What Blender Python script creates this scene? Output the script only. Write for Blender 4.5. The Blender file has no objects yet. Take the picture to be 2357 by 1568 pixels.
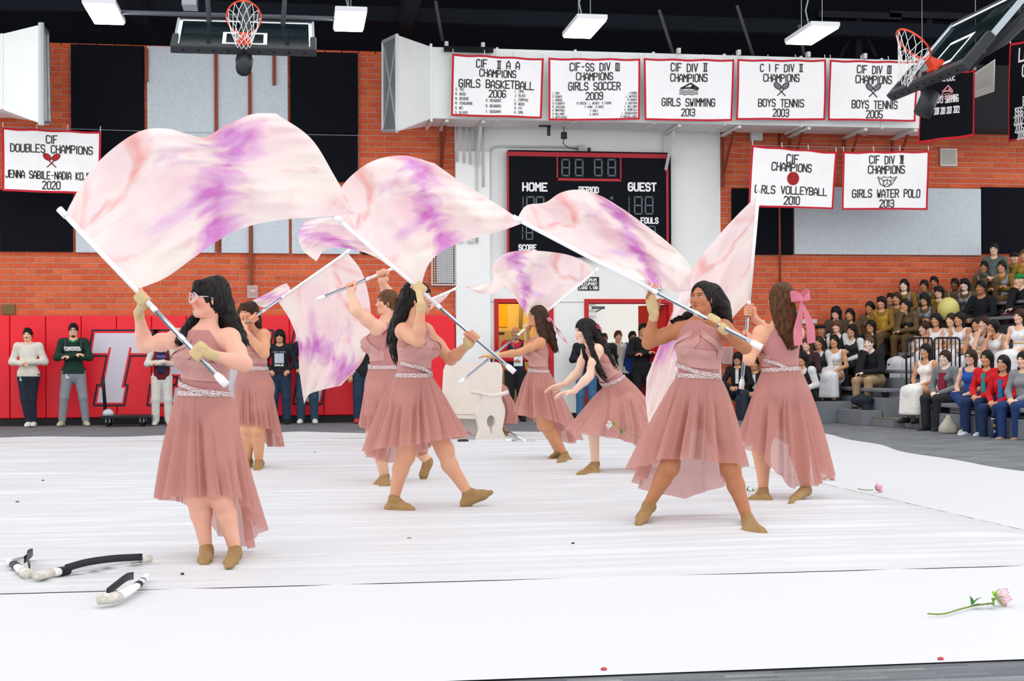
import bpy, bmesh, math, random
import numpy as np
from mathutils import Matrix, Vector
random.seed(7); rng = np.random.default_rng(11)
SC = bpy.context.scene; COL = SC.collection

# ---------------------------------------------------------------- camera
F, CX, CY, H = 3300.0, 1178.5, 834.0, 1.068
YAW, ROLL = math.radians(8.53), -0.0048
_c, _s = math.cos(ROLL), math.sin(ROLL)
FW = np.array([math.sin(YAW), math.cos(YAW), 0.0])
RT0 = np.array([math.cos(YAW), -math.sin(YAW), 0.0]); UP0 = np.array([0, 0, 1.0])
RT = _c * RT0 + _s * UP0; UP = -_s * RT0 + _c * UP0
CAM = np.array([0, 0, H])
cd = bpy.data.cameras.new('camera'); cam = bpy.data.objects.new('camera', cd); COL.objects.link(cam)
cam.matrix_world = Matrix(((RT[0], UP[0], -FW[0], 0), (RT[1], UP[1], -FW[1], 0), (RT[2], UP[2], -FW[2], H), (0, 0, 0, 1)))
cd.sensor_width = 36.0; cd.lens = F / 2357 * 36.0
cd.shift_y = (CY - 784.0) / 2357.0; cd.clip_end = 200; cd.clip_start = 0.05
SC.camera = cam

# ---------------------------------------------------------------- world and exposure
W = bpy.data.worlds.new('world'); SC.world = W; W.use_nodes = True
W.node_tree.nodes['Background'].inputs[0].default_value = (0.975, 0.985, 1.0, 1)
W.node_tree.nodes['Background'].inputs[1].default_value = 1.40  # uniform ambient fill, added in place of bounce from walls not built
SC.view_settings.view_transform = 'Standard'; SC.view_settings.look = 'None'
SC.view_settings.exposure = 0.15; SC.view_settings.gamma = 1.0
SC.cycles.max_bounces = 8; SC.cycles.diffuse_bounces = 3; SC.cycles.transparent_max_bounces = 14; SC.cycles.caustics_reflective = False; SC.cycles.caustics_refractive = False
LAMP = 12.0          # strength of the ceiling fixtures' diffusers

# ---------------------------------------------------------------- from the photograph's frame to the room
def ray(x, y): return FW + RT * (x - CX) / F - UP * (y - CY) / F
def at(x, y, d): return CAM + ray(x, y) * d
def floor_at(x, y, z=0.0):
    r = ray(x, y); return CAM + r * ((z - H) / r[2])
def onY(x, y, Y):
    r = ray(x, y); return CAM + r * (Y / r[1])
def onX(x, y, X):
    r = ray(x, y); return CAM + r * (X / r[0])
def depth(p): return float((np.asarray(p) - CAM) @ FW)

# ---------------------------------------------------------------- materials
def lin(c):
    if isinstance(c, str):
        c = c.lstrip('#'); c = [int(c[i:i + 2], 16) / 255 for i in (0, 2, 4)]
    return tuple((v / 12.92 if v <= 0.04045 else ((v + 0.055) / 1.055) ** 2.4) for v in c)
MATS = {}
def M(name, col='#888888', rough=0.6, metal=0.0, noise=0.0, nscale=20.0, bump=0.0, bscale=60.0, spec=0.4, emit=0.0, alpha=1.0, trans=0.0, sheen=0.0, random_obj=0.0):
    if name in MATS: return MATS[name]
    m = bpy.data.materials.new(name); m.use_nodes = True; MATS[name] = m
    nt = m.node_tree; N = nt.nodes; L = nt.links; b = N['Principled BSDF']
    rgb = lin(col) if isinstance(col, str) else col
    b.inputs['Base Color'].default_value = (*rgb, 1); b.inputs['Roughness'].default_value = rough
    b.inputs['Metallic'].default_value = metal; b.inputs['Specular IOR Level'].default_value = spec
    b.inputs['Alpha'].default_value = alpha
    if sheen: b.inputs['Sheen Weight'].default_value = sheen
    if trans: b.inputs['Transmission Weight'].default_value = trans
    if emit: b.inputs['Emission Color'].default_value = (*rgb, 1); b.inputs['Emission Strength'].default_value = emit
    tc = None
    if noise or bump:
        tc = N.new('ShaderNodeTexCoord')
    if noise or random_obj:
        hs = N.new('ShaderNodeHueSaturation'); hs.inputs['Color'].default_value = (*rgb, 1)
        if noise:
            nz = N.new('ShaderNodeTexNoise'); nz.inputs['Scale'].default_value = nscale; nz.inputs['Detail'].default_value = 4
            L.new(tc.outputs['Object'], nz.inputs['Vector'])
            mr = N.new('ShaderNodeMapRange'); mr.inputs[1].default_value = 0.3; mr.inputs[2].default_value = 0.7
            mr.inputs[3].default_value = 1 - noise; mr.inputs[4].default_value = 1 + noise
            L.new(nz.outputs[0], mr.inputs[0])
        if random_obj:
            oi = N.new('ShaderNodeObjectInfo'); m2 = N.new('ShaderNodeMapRange')
            m2.inputs[3].default_value = 1 - random_obj; m2.inputs[4].default_value = 1 + random_obj
            L.new(oi.outputs['Random'], m2.inputs[0])
            if noise:
                mu = N.new('ShaderNodeMath'); mu.operation = 'MULTIPLY'
                L.new(mr.outputs[0], mu.inputs[0]); L.new(m2.outputs[0], mu.inputs[1]); L.new(mu.outputs[0], hs.inputs['Value'])
            else: L.new(m2.outputs[0], hs.inputs['Value'])
        else: L.new(mr.outputs[0], hs.inputs['Value'])
        L.new(hs.outputs[0], b.inputs['Base Color'])
    if bump:
        n2 = N.new('ShaderNodeTexNoise'); n2.inputs['Scale'].default_value = bscale; n2.inputs['Detail'].default_value = 3
        L.new(tc.outputs['Object'], n2.inputs['Vector'])
        bp = N.new('ShaderNodeBump'); bp.inputs['Strength'].default_value = bump; bp.inputs['Distance'].default_value = 0.02
        L.new(n2.outputs[0], bp.inputs['Height']); L.new(bp.outputs[0], b.inputs['Normal'])
    return m
def node_mat(name):
    m = bpy.data.materials.new(name); m.use_nodes = True; MATS[name] = m
    return m, m.node_tree.nodes, m.node_tree.links, m.node_tree.nodes['Principled BSDF']

# ---------------------------------------------------------------- mesh helpers
def mesh_np(name, V, Fq, smooth=True, color=None, uv=None):
    """Fq: int array (n,4) or (n,3), or a list of faces"""
    me = bpy.data.meshes.new(name)
    V = np.asarray(V, np.float32)
    if isinstance(Fq, np.ndarray):
        k = Fq.shape[1]; n = len(Fq)
        me.vertices.add(len(V)); me.vertices.foreach_set('co', V.ravel())
        me.loops.add(n * k); me.loops.foreach_set('vertex_index', Fq.astype(np.int32).ravel())
        me.polygons.add(n); me.polygons.foreach_set('loop_start', np.arange(0, n * k, k, dtype=np.int32))
        me.update(calc_edges=True); me.validate()
    else:
        me.from_pydata([tuple(map(float, v)) for v in V], [], [tuple(f) for f in Fq]); me.update()
    if smooth: me.polygons.foreach_set('use_smooth', np.ones(len(me.polygons), bool))
    if color is not None:
        a = me.color_attributes.new('Col', 'FLOAT_COLOR', 'POINT')
        c4 = np.ones((len(V), 4), np.float32); c4[:, :3] = color; a.data.foreach_set('color', c4.ravel())
    if uv is not None:
        l = me.uv_layers.new(name='UVMap'); vi = np.empty(len(me.loops), np.int32); me.loops.foreach_get('vertex_index', vi)
        l.data.foreach_set('uv', np.asarray(uv, np.float32)[vi].ravel())
    return me
def obj(name, me, mat=None, parent=None):
    o = bpy.data.objects.new(name, me); COL.objects.link(o)
    if name in ('lettering', 'net', 'strands', 'maker_name'): o['kind'] = 'stuff'
    if mat is not None and me is not None and not me.materials: me.materials.append(mat)
    if parent is not None: o.parent = parent; o.matrix_parent_inverse = parent.matrix_basis.inverted()
    return o
def tag(o, label=None, cat=None, group=None, kind=None):
    if label: o['label'] = label
    if cat: o['category'] = cat
    if group: o['group'] = group
    if kind: o['kind'] = kind
    return o
def thing(name, label, cat, loc=(0, 0, 0), group=None, kind=None, rz=0.0):
    o = bpy.data.objects.new(name, None); COL.objects.link(o); o.location = tuple(map(float, loc)); o.rotation_euler = (0, 0, rz)
    o.empty_display_size = 0.1
    return tag(o, label, cat, group, kind)
def copy_tree(o, parent=None):
    c = o.copy(); COL.objects.link(c); c.parent = parent
    for ch in list(o.children): copy_tree(ch, c)
    return c
class MB:
    def __init__(s): s.v = []; s.f = []
    def add(s, V, Fs):
        b = len(s.v); s.v += [tuple(map(float, v)) for v in V]; s.f += [tuple(i + b for i in f) for f in Fs]; return s
    def box(s, lo, hi, R=None, o=None):
        x0, y0, z0 = lo; x1, y1, z1 = hi
        V = np.array([(x0, y0, z0), (x1, y0, z0), (x1, y1, z0), (x0, y1, z0), (x0, y0, z1), (x1, y0, z1), (x1, y1, z1), (x0, y1, z1)], float)
        if R is not None: V = V @ np.asarray(R).T
        if o is not None: V = V + np.asarray(o)
        return s.add(V, [(0, 3, 2, 1), (4, 5, 6, 7), (0, 1, 5, 4), (1, 2, 6, 5), (2, 3, 7, 6), (3, 0, 4, 7)])
    def hexa(s, P):   # 8 corners: bottom ring 0-3, top ring 4-7
        return s.add(P, [(0, 3, 2, 1), (4, 5, 6, 7), (0, 1, 5, 4), (1, 2, 6, 5), (2, 3, 7, 6), (3, 0, 4, 7)])
    def tube(s, pts, r, n=10, cap=True, flat=None):
        pts = [np.asarray(p, float) for p in pts]; m = len(pts)
        rs = r if hasattr(r, '__len__') else [r] * m
        V = []; prev = None
        for i, p in enumerate(pts):
            t = pts[min(i + 1, m - 1)] - pts[max(i - 1, 0)]; t = t / (np.linalg.norm(t) + 1e-9)
            if prev is None:
                a = np.array([0, 0, 1.0]) if abs(t[2]) < 0.9 else np.array([1.0, 0, 0])
                u = np.cross(a, t)
            else: u = prev - t * (prev @ t)
            u /= np.linalg.norm(u) + 1e-9; prev = u; w = np.cross(t, u)
            for k in range(n):
                an = 2 * math.pi * k / n
                V.append(p + rs[i] * (math.cos(an) * u + math.sin(an) * w * (flat or 1.0)))
        Fs = [(i * n + k, i * n + (k + 1) % n, (i + 1) * n + (k + 1) % n, (i + 1) * n + k) for i in range(m - 1) for k in range(n)]
        if cap: Fs += [tuple(range(n - 1, -1, -1)), tuple((m - 1) * n + k for k in range(n))]
        return s.add(V, Fs)
    def prism(s, poly, fn, d0, d1):
        """poly: 2D points; fn(u,v,d)->3D; extruded from d0 to d1"""
        n = len(poly)
        V = [fn(u, v, d0) for u, v in poly] + [fn(u, v, d1) for u, v in poly]
        return s.add(V, [tuple(range(n - 1, -1, -1)), tuple(range(n, 2 * n))] + [(i, (i + 1) % n, n + (i + 1) % n, n + i) for i in range(n)])
    def sphere(s, c, r, nu=12, nv=8, R=None):
        r = np.array(r if hasattr(r, '__len__') else (r, r, r), float); V = []
        for j in range(nv + 1):
            ph = math.pi * j / nv
            for i in range(nu):
                th = 2 * math.pi * i / nu
                p = np.array([math.sin(ph) * math.cos(th), math.sin(ph) * math.sin(th), math.cos(ph)]) * r
                if R is not None: p = np.asarray(R) @ p
                V.append(p + np.asarray(c))
        return s.add(V, [(j * nu + i, (j + 1) * nu + i, (j + 1) * nu + (i + 1) % nu, j * nu + (i + 1) % nu) for j in range(nv) for i in range(nu)])
    def build(s, name, mat, parent=None, smooth=False, bevel=0.0, fix=True):
        me = bpy.data.meshes.new(name); me.from_pydata(s.v, [], s.f); me.update()
        if fix:
            bm = bmesh.new(); bm.from_mesh(me); bmesh.ops.recalc_face_normals(bm, faces=bm.faces); bm.to_mesh(me); bm.free()
        if smooth: me.polygons.foreach_set('use_smooth', np.ones(len(me.polygons), bool))
        o = obj(name, me, mat, parent)
        if bevel:
            md = o.modifiers.new('bevel', 'BEVEL'); md.width = bevel; md.segments = 2; md.limit_method = 'ANGLE'
        return o
def crom(P, n):
    """Catmull-Rom through P, n samples"""
    P = np.asarray(P, float)
    if len(P) == 2: return P[0] + np.linspace(0, 1, n)[:, None] * (P[1] - P[0])
    Q = np.vstack([2 * P[0] - P[1], P, 2 * P[-1] - P[-2]])
    d = np.r_[0, np.cumsum(np.linalg.norm(np.diff(P[:, :2], axis=0), axis=1))]; d /= d[-1]
    t = np.linspace(0, 1, n); seg = np.clip(np.searchsorted(d, t, 'right') - 1, 0, len(P) - 2)
    u = ((t - d[seg]) / (d[seg + 1] - d[seg]))[:, None]
    p0, p1, p2, p3 = Q[seg], Q[seg + 1], Q[seg + 2], Q[seg + 3]
    return 0.5 * (2 * p1 + (p2 - p0) * u + (2 * p0 - 5 * p1 + 4 * p2 - p3) * u ** 2 + (3 * p1 - p0 - 3 * p2 + p3) * u ** 3)
def nrm(v): v = np.asarray(v, float); return v / (np.linalg.norm(v) + 1e-12)

# ---------------------------------------------------------------- block lettering (strokes on a 4 x 6 grid)
GL = {'A': '00 04 26 44 40/02 42', 'B': '00 06 36 45 44 33 03/33 42 41 30 00', 'C': '45 36 16 05 01 10 30 41', 'D': '00 06 26 45 41 20 00',
      'E': '46 06 00 40/03 33', 'F': '46 06 00/03 33', 'G': '45 36 16 05 01 10 30 41 43 23', 'H': '00 06/40 46/03 43', 'I': '20 26',
      'J': '46 41 30 10 01', 'K': '00 06/46 03 40', 'L': '06 00 40', 'M': '00 06 23 46 40', 'N': '00 06 40 46', 'O': '10 30 41 45 36 16 05 01 10',
      'P': '00 06 36 45 44 33 03', 'R': '00 06 36 45 44 33 03/23 40', 'S': '45 36 16 05 04 13 33 42 41 30 10 01', 'T': '06 46/26 20',
      'U': '06 01 10 30 41 46', 'V': '06 20 46', 'W': '06 10 23 30 46', 'X': '00 46/06 40', 'Y': '06 23 46/23 20', 'Z': '06 46 00 40', 'Q': '10 30 41 45 36 16 05 01 10/22 40',
      '0': '10 30 41 45 36 16 05 01 10', '1': '15 26 20', '2': '05 16 36 45 44 00 40', '3': '05 16 36 45 44 33 13/33 42 41 30 10 01', '4': '30 36 02 42',
      '5': '46 06 03 33 42 41 30 10 01', '6': '45 36 16 05 01 10 30 41 42 33 03', '7': '06 46 10', '8': '13 04 05 16 36 45 44 33 13 02 01 10 30 41 42 33',
      '9': '01 10 30 41 45 36 16 05 04 13 43', '-': '13 33', '.': '10 11', ',': '00 11', '@': '06 46/00 40/16 10/36 30', '#': '06 46/00 40/06 00/26 20/46 40', '&': '06 46/00 40/16 10/26 30 46'}
def stroke_quads(P, w):
    out = []
    for a, b in zip(P[:-1], P[1:]):
        a = np.asarray(a, float); b = np.asarray(b, float); d = b - a; l = np.hypot(*d)
        if l < 1e-6: continue
        d /= l; n = np.array([-d[1], d[0]]) * w / 2; a2 = a - d * w * 0.45; b2 = b + d * w * 0.45
        out.append([a2 - n, b2 - n, b2 + n, a2 + n])
    return out
def text_quads(txt, cu, cv, h, wscale=1.0, stroke=0.16, align='c', shear=0.0, gap=1.5):
    """quads in (u,v); cv is the baseline"""
    unit = h / 6; cw = unit * wscale; x = 0; qs = []
    for ch in txt:
        if ch == ' ': x += 5.6; continue
        adv = 1.0 if ch in 'I1.' else 4.0
        off = -2.0 + 0.5 if ch in 'I1' else (-1 if ch == '.' else 0)
        for pl in GL[ch].split('/'):
            P = [((x + off + int(p[0])) * cw + shear * int(p[1]) * unit, int(p[1]) * unit) for p in pl.split()]
            qs += stroke_quads(P, stroke * h)
        x += adv + gap
    Wd = (x - gap) * cw
    o = {'c': cu - Wd / 2, 'l': cu, 'r': cu - Wd}[align]
    return [[(p[0] + o, p[1] + cv) for p in q] for q in qs]
def quads_mesh(qs, fn, nv=None):
    nv = -FW if nv is None else np.asarray(nv, float)
    V = [np.asarray(fn(*p), float) + nv * (i % 9) * 1.5e-4 for i, q in enumerate(qs) for p in q]
    return mesh_np('lettering', V, [(4 * i, 4 * i + 1, 4 * i + 2, 4 * i + 3) for i in range(len(qs))], smooth=False)
# ================================================================ the room
WY = 26.0                     # inner face of the back wall
WX0, WX1 = -9.0, 15.2         # side walls
def wall_pt(x, y, d=0.0): return onY(x, y, WY - d)

# carpet: loop-pile tiles in streaked greys
m, N, L, b = node_mat('carpet_tiles')
tc = N.new('ShaderNodeTexCoord'); mp = N.new('ShaderNodeMapping'); mp.inputs['Scale'].default_value = (1.4, 7.0, 1)
L.new(tc.outputs['Object'], mp.inputs[0])
bk = N.new('ShaderNodeTexBrick'); bk.inputs['Scale'].default_value = 1.0; bk.inputs['Mortar Size'].default_value = 0.004
bk.inputs['Color1'].default_value = (*lin('#5a5e64'), 1); bk.inputs['Color2'].default_value = (*lin('#84878a'), 1); bk.inputs['Mortar'].default_value = (*lin('#74767c'), 1)
L.new(mp.outputs[0], bk.inputs[0])
nz = N.new('ShaderNodeTexNoise'); nz.inputs['Scale'].default_value = 1.0; nz.inputs['Detail'].default_value = 5
mp2 = N.new('ShaderNodeMapping'); mp2.inputs['Scale'].default_value = (1.5, 14.0, 1); L.new(tc.outputs['Object'], mp2.inputs[0]); L.new(mp2.outputs[0], nz.inputs[0])
n3 = N.new('ShaderNodeTexNoise'); n3.inputs['Scale'].default_value = 160; L.new(tc.outputs['Object'], n3.inputs[0])
mx = N.new('ShaderNodeMix'); mx.data_type = 'RGBA'; mx.blend_type = 'OVERLAY'; mx.inputs[0].default_value = 0.75
L.new(bk.outputs[0], mx.inputs[6]); L.new(nz.outputs[0], mx.inputs[7])
m4 = N.new('ShaderNodeMix'); m4.data_type = 'RGBA'; m4.blend_type = 'OVERLAY'; m4.inputs[0].default_value = 0.6
L.new(mx.outputs[2], m4.inputs[6]); L.new(n3.outputs[0], m4.inputs[7]); L.new(m4.outputs[2], b.inputs['Base Color']); b.inputs['Roughness'].default_value = 0.95
bp = N.new('ShaderNodeBump'); bp.inputs['Strength'].default_value = 0.6; bp.inputs['Distance'].default_value = 0.01; L.new(n3.outputs[0], bp.inputs['Height']); L.new(bp.outputs[0], b.inputs['Normal'])
fl = MB().box((WX0, -8, -0.12), (WX1, 31, 0.0)).build('floor', MATS['carpet_tiles']); tag(fl, 'grey streaked carpet tiles around the white tarp', None, None, 'structure')

# brick wall: mortar slab with openings left by building it in pieces, bricks proud of it
mortar = M('mortar', '#c2ab98', 0.95, noise=0.12, nscale=9)
X_L, X_W0, X_W1 = WX0, 2.86, 7.86      # left brick | white plaster | right brick
TOPZ = 6.65
wall = MB().box((X_L, WY, 0), (X_W0, WY + 0.3, TOPZ)).build('wall_back', mortar); tag(wall, 'red brick back wall left of the white plaster bay', None, None, 'structure')
wallr = MB().box((X_W1, WY, 0), (WX1, WY + 0.3, TOPZ)).build('wall_back_right', mortar); tag(wallr, 'red brick back wall behind the bleachers', None, None, 'structure')
brickm, N, L, b = node_mat('brick_red')
oi = N.new('ShaderNodeObjectInfo'); tc = N.new('ShaderNodeTexCoord'); geo = N.new('ShaderNodeNewGeometry')
cr = N.new('ShaderNodeValToRGB'); e = cr.color_ramp.elements; e[0].position = 0; e[0].color = (*lin('#cc5636'), 1); e[1].position = 1; e[1].color = (*lin('#dd6a3f'), 1)
e2 = cr.color_ramp.elements.new(0.5); e2.color = (*lin('#d05a33'), 1)
rn = N.new('ShaderNodeMath'); rn.operation = 'ADD'; L.new(oi.outputs['Random'], rn.inputs[0]); L.new(geo.outputs['Random Per Island'], rn.inputs[1])
fr = N.new('ShaderNodeMath'); fr.operation = 'FRACT'; L.new(rn.outputs[0], fr.inputs[0]); L.new(fr.outputs[0], cr.inputs[0])
nz = N.new('ShaderNodeTexNoise'); nz.inputs['Scale'].default_value = 30; nz.inputs['Detail'].default_value = 5; L.new(geo.outputs['Position'], nz.inputs[0])
mx = N.new('ShaderNodeMix'); mx.data_type = 'RGBA'; mx.blend_type = 'OVERLAY'; mx.inputs[0].default_value = 0.45; L.new(cr.outputs[0], mx.inputs[6]); L.new(nz.outputs[0], mx.inputs[7])
L.new(mx.outputs[2], b.inputs['Base Color']); b.inputs['Roughness'].default_value = 0.85
BW, BH, MO = 0.305, 0.1016, 0.012
def brick_mesh(w):
    c = 0.004; x0, x1, z0, z1 = -w / 2, w / 2, -(BH - MO) / 2, (BH - MO) / 2
    V = [(x0, 0, z0), (x1, 0, z0), (x1, 0, z1), (x0, 0, z1), (x0 + c, -0.012, z0 + c), (x1 - c, -0.012, z0 + c), (x1 - c, -0.012, z1 - c), (x0 + c, -0.012, z1 - c)]
    return V, [(4, 5, 6, 7), (0, 1, 5, 4), (1, 2, 6, 5), (2, 3, 7, 6), (3, 0, 4, 7)]
BME = {}
def lay_bricks(rects, parent, x_lo, x_hi, keep):
    """rects: list of (x0,x1,z0,z1) that show brick; keep(x,z) -> True: a brick of its own"""
    rest = MB(); n = 0; done = set()
    for (rx0, rx1, rz0, rz1) in rects:
        for k in range(int(rz0 / BH) - 1, int(rz1 / BH) + 1):
            z = (k + 0.5) * BH
            if z < rz0 - BH / 2 or z > rz1 + BH / 2: continue
            off = (k % 2) * BW / 2 + 0.06
            for i in range(int((rx0 - off) / BW) - 2, int((rx1 - off) / BW) + 2):
                x0 = max(off + i * BW, x_lo); x1 = min(off + (i + 1) * BW, x_hi)
                if x1 - x0 < 0.05 or x1 < rx0 or x0 > rx1 or (i, k) in done: continue
                done.add((i, k)); w = round(x1 - x0 - MO, 3); xc = (x0 + x1) / 2
                V, Fc = brick_mesh(w)
                if keep(xc, z) and n < 300:
                    n += 1
                    if w not in BME: BME[w] = mesh_np('brick', V, Fc, False); BME[w].materials.append(brickm)
                    o = bpy.data.objects.new('brick', BME[w]); COL.objects.link(o); o.location = (xc, WY, z); o.parent = parent
                else: rest.add([(x + xc, y + WY, zz + z) for x, y, zz in V], Fc)
    if rest.v:
        o = rest.build('brickwork', brickm, parent, fix=False); o['kind'] = 'stuff'
PADTOP = 1.925
lay_bricks([(-5.6, 2.86, 1.80, 3.16), (-5.6, 2.86, 3.1, 6.65)], wall, X_L, X_W0, lambda x, z: z < 3.17 and -5.1 < x)
lay_bricks([(7.86, 15.1, 0.0, 6.65)], wallr, X_W1, WX1, lambda x, z: 1.75 < z < 3.16 and x < 12.6)

# dark band above the brick, ceiling deck, beams
dark = M('ceiling_paint', '#0a0c12', 0.9, noise=0.15, nscale=3, spec=0.08); dark2 = M('steel_dark', '#0d0f14', 0.6, spec=0.15); dark3 = M('beam_dark', '#12151d', 0.8, spec=0.1)
tag(MB().box((WX0, WY + 0.02, TOPZ), (WX1, WY + 0.3, 10.5)).build('wall_top', dark), 'black upper wall under the ceiling deck', None, None, 'structure')
tag(MB().box((WX0, 23.6, 10.2), (WX1, WY + 0.3, 10.5)).build('ceiling', dark), 'dark painted ceiling deck', None, None, 'structure')
white_wall = M('plaster_white', '#f4f5f4', 0.8, noise=0.02, nscale=2)
for i, (zz, yy) in enumerate(((7.0, 25.0), (7.35, 23.0))):
    t = MB().box((WX0, yy - 0.1, zz), (WX1, yy + 0.1, zz + 0.25)).build('ceiling_beam', dark3)
    tag(t, ['dark steel beam running along the ceiling nearest the back wall', 'dark steel beam across the ceiling in front of the lamps'][i], None, None, 'structure')
for i, x in enumerate((-2.6, 1.9)):
    y0 = 25.6
    t = MB().box((x - 0.12, 19.0, 6.92), (x + 0.12, 25.6, 7.25)).build('roof_joist', dark3); tag(t, ['dark roof joist left of the front basket', 'dark roof joist right of the front basket'][i], None, None, 'structure')
tag(MB().box((WX0, 21.2 - 0.08, 10.2), (WX1, 21.2 + 0.08, 10.35)).build('roof_purlin', dark2), 'dark roof purlin carrying the ceiling lamps', None, None, 'structure')
# truss struts over the right banners
for i, px in enumerate((1975, 2137)):
    t = thing('roof_truss', ['black roof truss with slanted struts over the tennis banners', 'black roof truss with slanted struts behind the side basket'][i], 'truss', onY(px, 128, 25.2))
    a = onY(px, 45, 25.2); bq = onY(px, 132, 25.2)
    MB().tube([a, bq], 0.07, 6).build('post', dark2, t)
    for s in (-1, 1):
        MB().tube([a, onY(px + s * 42, 132, 25.2)], 0.035, 6).build('strut', dark2, t)
    MB().box((a[0] - 0.8, 25.1, a[2]), (a[0] + 0.8, 25.3, a[2] + 0.12)).build('chord', dark2, t)
for i, (xa, ya, xb, yb) in enumerate(((1003, 35, 1018, 88), (1518, 55, 1550, 122), (1697, 45, 1733, 122), (1840, 90, 1850, 120))):
    t = MB().tube([onY(xa, ya - 30, 23.6), onY(xb, yb + 4, 25.2)], 0.03, 6).build('hanger_rod', M('rod_grey', '#3d4149', 0.5), None)
    tag(t, ['slanted grey hanger rod above the duct elbow', 'slanted hanger rod above the soccer banner', 'slanted hanger rod above the swimming banner', 'short hanger rod under the rightmost ceiling lamp'][i], 'rod')
t = MB().tube([onY(270, 28, 21.3), onY(800, 44, 21.3)], 0.035, 8).build('conduit_pipe', M('pipe_grey', '#4a4f58', 0.4), None, True); tag(t, 'long grey pipe running behind the front basket', 'pipe')

# white plaster bay with two doorways
def dx(px): return float(wall_pt(px, 840)[0])
D1 = (3.64, 4.60); D2 = (5.32, 6.86); DH = 2.15
wb = MB()
zt = TOPZ
for (x0, x1, z0, z1) in ((X_W0, D1[0], 0, DH), (D1[1], D2[0], 0, DH), (D2[1], X_W1, 0, DH), (X_W0, X_W1, DH, zt)):
    wb.box((x0, WY - 0.02, z0), (x1, WY + 0.28, z1))
wp = wb.build('wall_plaster', white_wall); tag(wp, 'white painted plaster bay with two red framed doorways', None, None, 'structure')
# a faint control joint at door height and a left pilaster
tag(MB().box((X_W0, WY - 0.16, 0), (X_W0 + 0.62, WY - 0.021, 4.9)).build('trim_1', white_wall), 'shallow white pilaster at the left of the plaster bay', None, None, 'structure')
tag(MB().box((X_W0 + 0.621, WY - 0.028, DH + 0.015), (X_W1, WY - 0.021, DH + 0.03)).build('trim_2', M('joint_grey', '#b9bbba', 0.8)), 'thin joint line across the plaster at door height', None, None, 'structure')
base_m = M('rubber_base', '#17171a', 0.6)
for i, (x0, x1) in enumerate(((X_W0 - 8.2, X_W0), (X_W0 + 0.63, D1[0] - 0.08), (D1[1] + 0.08, D2[0] - 0.08), (D2[1] + 0.08, X_W1 + 1.4))):
    tag(MB().box((x0, WY - 0.05, 0), (x1, WY - 0.022, 0.13)).build('baseboard_%s' % ['left', 'door', 'middle', 'right'][i], base_m), 'black rubber base strip along the %s of the back wall' % ['padded part', 'pilaster side', 'white part', 'right part'][i], None, None, 'structure')
redp = M('door_red', '#c4121c', 0.45)
for i, (x0, x1) in enumerate((D1, D2)):
    t = thing('door_%d' % (i + 1), ['red door frame of the lit storeroom doorway', 'red door frame of the open doorway to daylight'][i], None, ((x0 + x1) / 2, WY, 0), kind='structure')
    MB().box((x0 - 0.07, WY - 0.05, 0), (x0 + 0.01, WY + 0.3, DH + 0.08)).build('jamb', redp, t, bevel=0.006)
    MB().box((x1 - 0.01, WY - 0.05, 0), (x1 + 0.07, WY + 0.3, DH + 0.08)).build('jamb', redp, t, bevel=0.006)
    MB().box((x0 + 0.011, WY - 0.05, DH), (x1 - 0.011, WY + 0.3, DH + 0.08)).build('head', redp, t, bevel=0.006)
    if i == 1:
        R = Matrix.Rotation(math.radians(-62), 3, 'Z')
        lf = MB().box((-0.78, -0.022, 0.01), (0, 0.022, DH - 0.02), R=np.array(R), o=(x1 - 0.03, WY + 0.02, 0)).build('leaf', redp, t)
        MB().box((-0.62, -0.07, 1.0), (-0.1, -0.03, 1.06), R=np.array(R), o=(x1 - 0.03, WY + 0.02, 0)).build('push_bar', M('chrome', '#c8ccd0', 0.25, 1.0), lf)
        for q, px in enumerate((1377, 1505)):
            c = wall_pt(px, 708, -0.05)
            MB().box(c - np.array([0.12, 0.03, 0.03]), c + np.array([0.12, 0.03, 0.02])).tube([c + np.array([0.1, 0, 0]), c + np.array([0.0, -0.12, -0.05]), c + np.array([-0.05, -0.02, -0.08])], 0.012, 6).build('door_closer', M('closer_grey', '#5b5f66', 0.4), t)
# storeroom seen through the left doorway
yel = M('store_wall', '#f0d488', 0.8)
sr = MB()
sr.box((3.2, 28.6, 0), (5.1, 28.7, 3.0)).box((3.1, 26.32, 0), (3.2, 28.7, 3.0)).box((5.05, 26.32, 0), (5.15, 28.7, 3.0)).box((3.1, 26.32, 2.9), (5.15, 28.7, 3.0))
tag(sr.build('wall_store', yel), 'warm yellow storeroom walls behind the left doorway', None, None, 'structure')
lo = bpy.data.lights.new('storeroom_lamp', 'POINT'); lo.energy = 34; lo.color = (1.0, 0.83, 0.5); lo.shadow_soft_size = 0.2
lob = bpy.data.objects.new('storeroom_lamp', lo); COL.objects.link(lob); lob.location = (4.2, 27.2, 2.6)
t = thing('refrigerator', 'tan storeroom refrigerator behind the bald man', 'refrigerator', (4.1, 28.3, 0))
frm = M('fridge_tan', '#a8956c', 0.5)
MB().box((3.5, 28.05, 0.02), (4.45, 28.55, 1.72)).build('body', frm, t, bevel=0.02)
MB().box((3.52, 28.0, 0.1), (4.43, 28.045, 1.1)).build('door', frm, t, bevel=0.01); MB().box((3.52, 28.0, 1.13), (4.43, 28.045, 1.70)).build('door', frm, t, bevel=0.01)
MB().box((3.58, 27.95, 0.6), (3.61, 27.995, 1.05)).build('handle', M('handle_dark', '#4a4436', 0.4), t); MB().box((3.85, 27.985, 1.62), (4.05, 27.997, 1.66)).build('badge', M('badge_black', '#1b1a18', 0.4), t)
t = tag(MB().box((3.62, 28.57, 1.78), (4.2, 28.595, 2.52)).build('paper_notice', M('notice_yellow', '#f2bd1f', 0.7, noise=0.08, nscale=5)), 'large yellow paper notice on the storeroom wall', 'notice')
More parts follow.
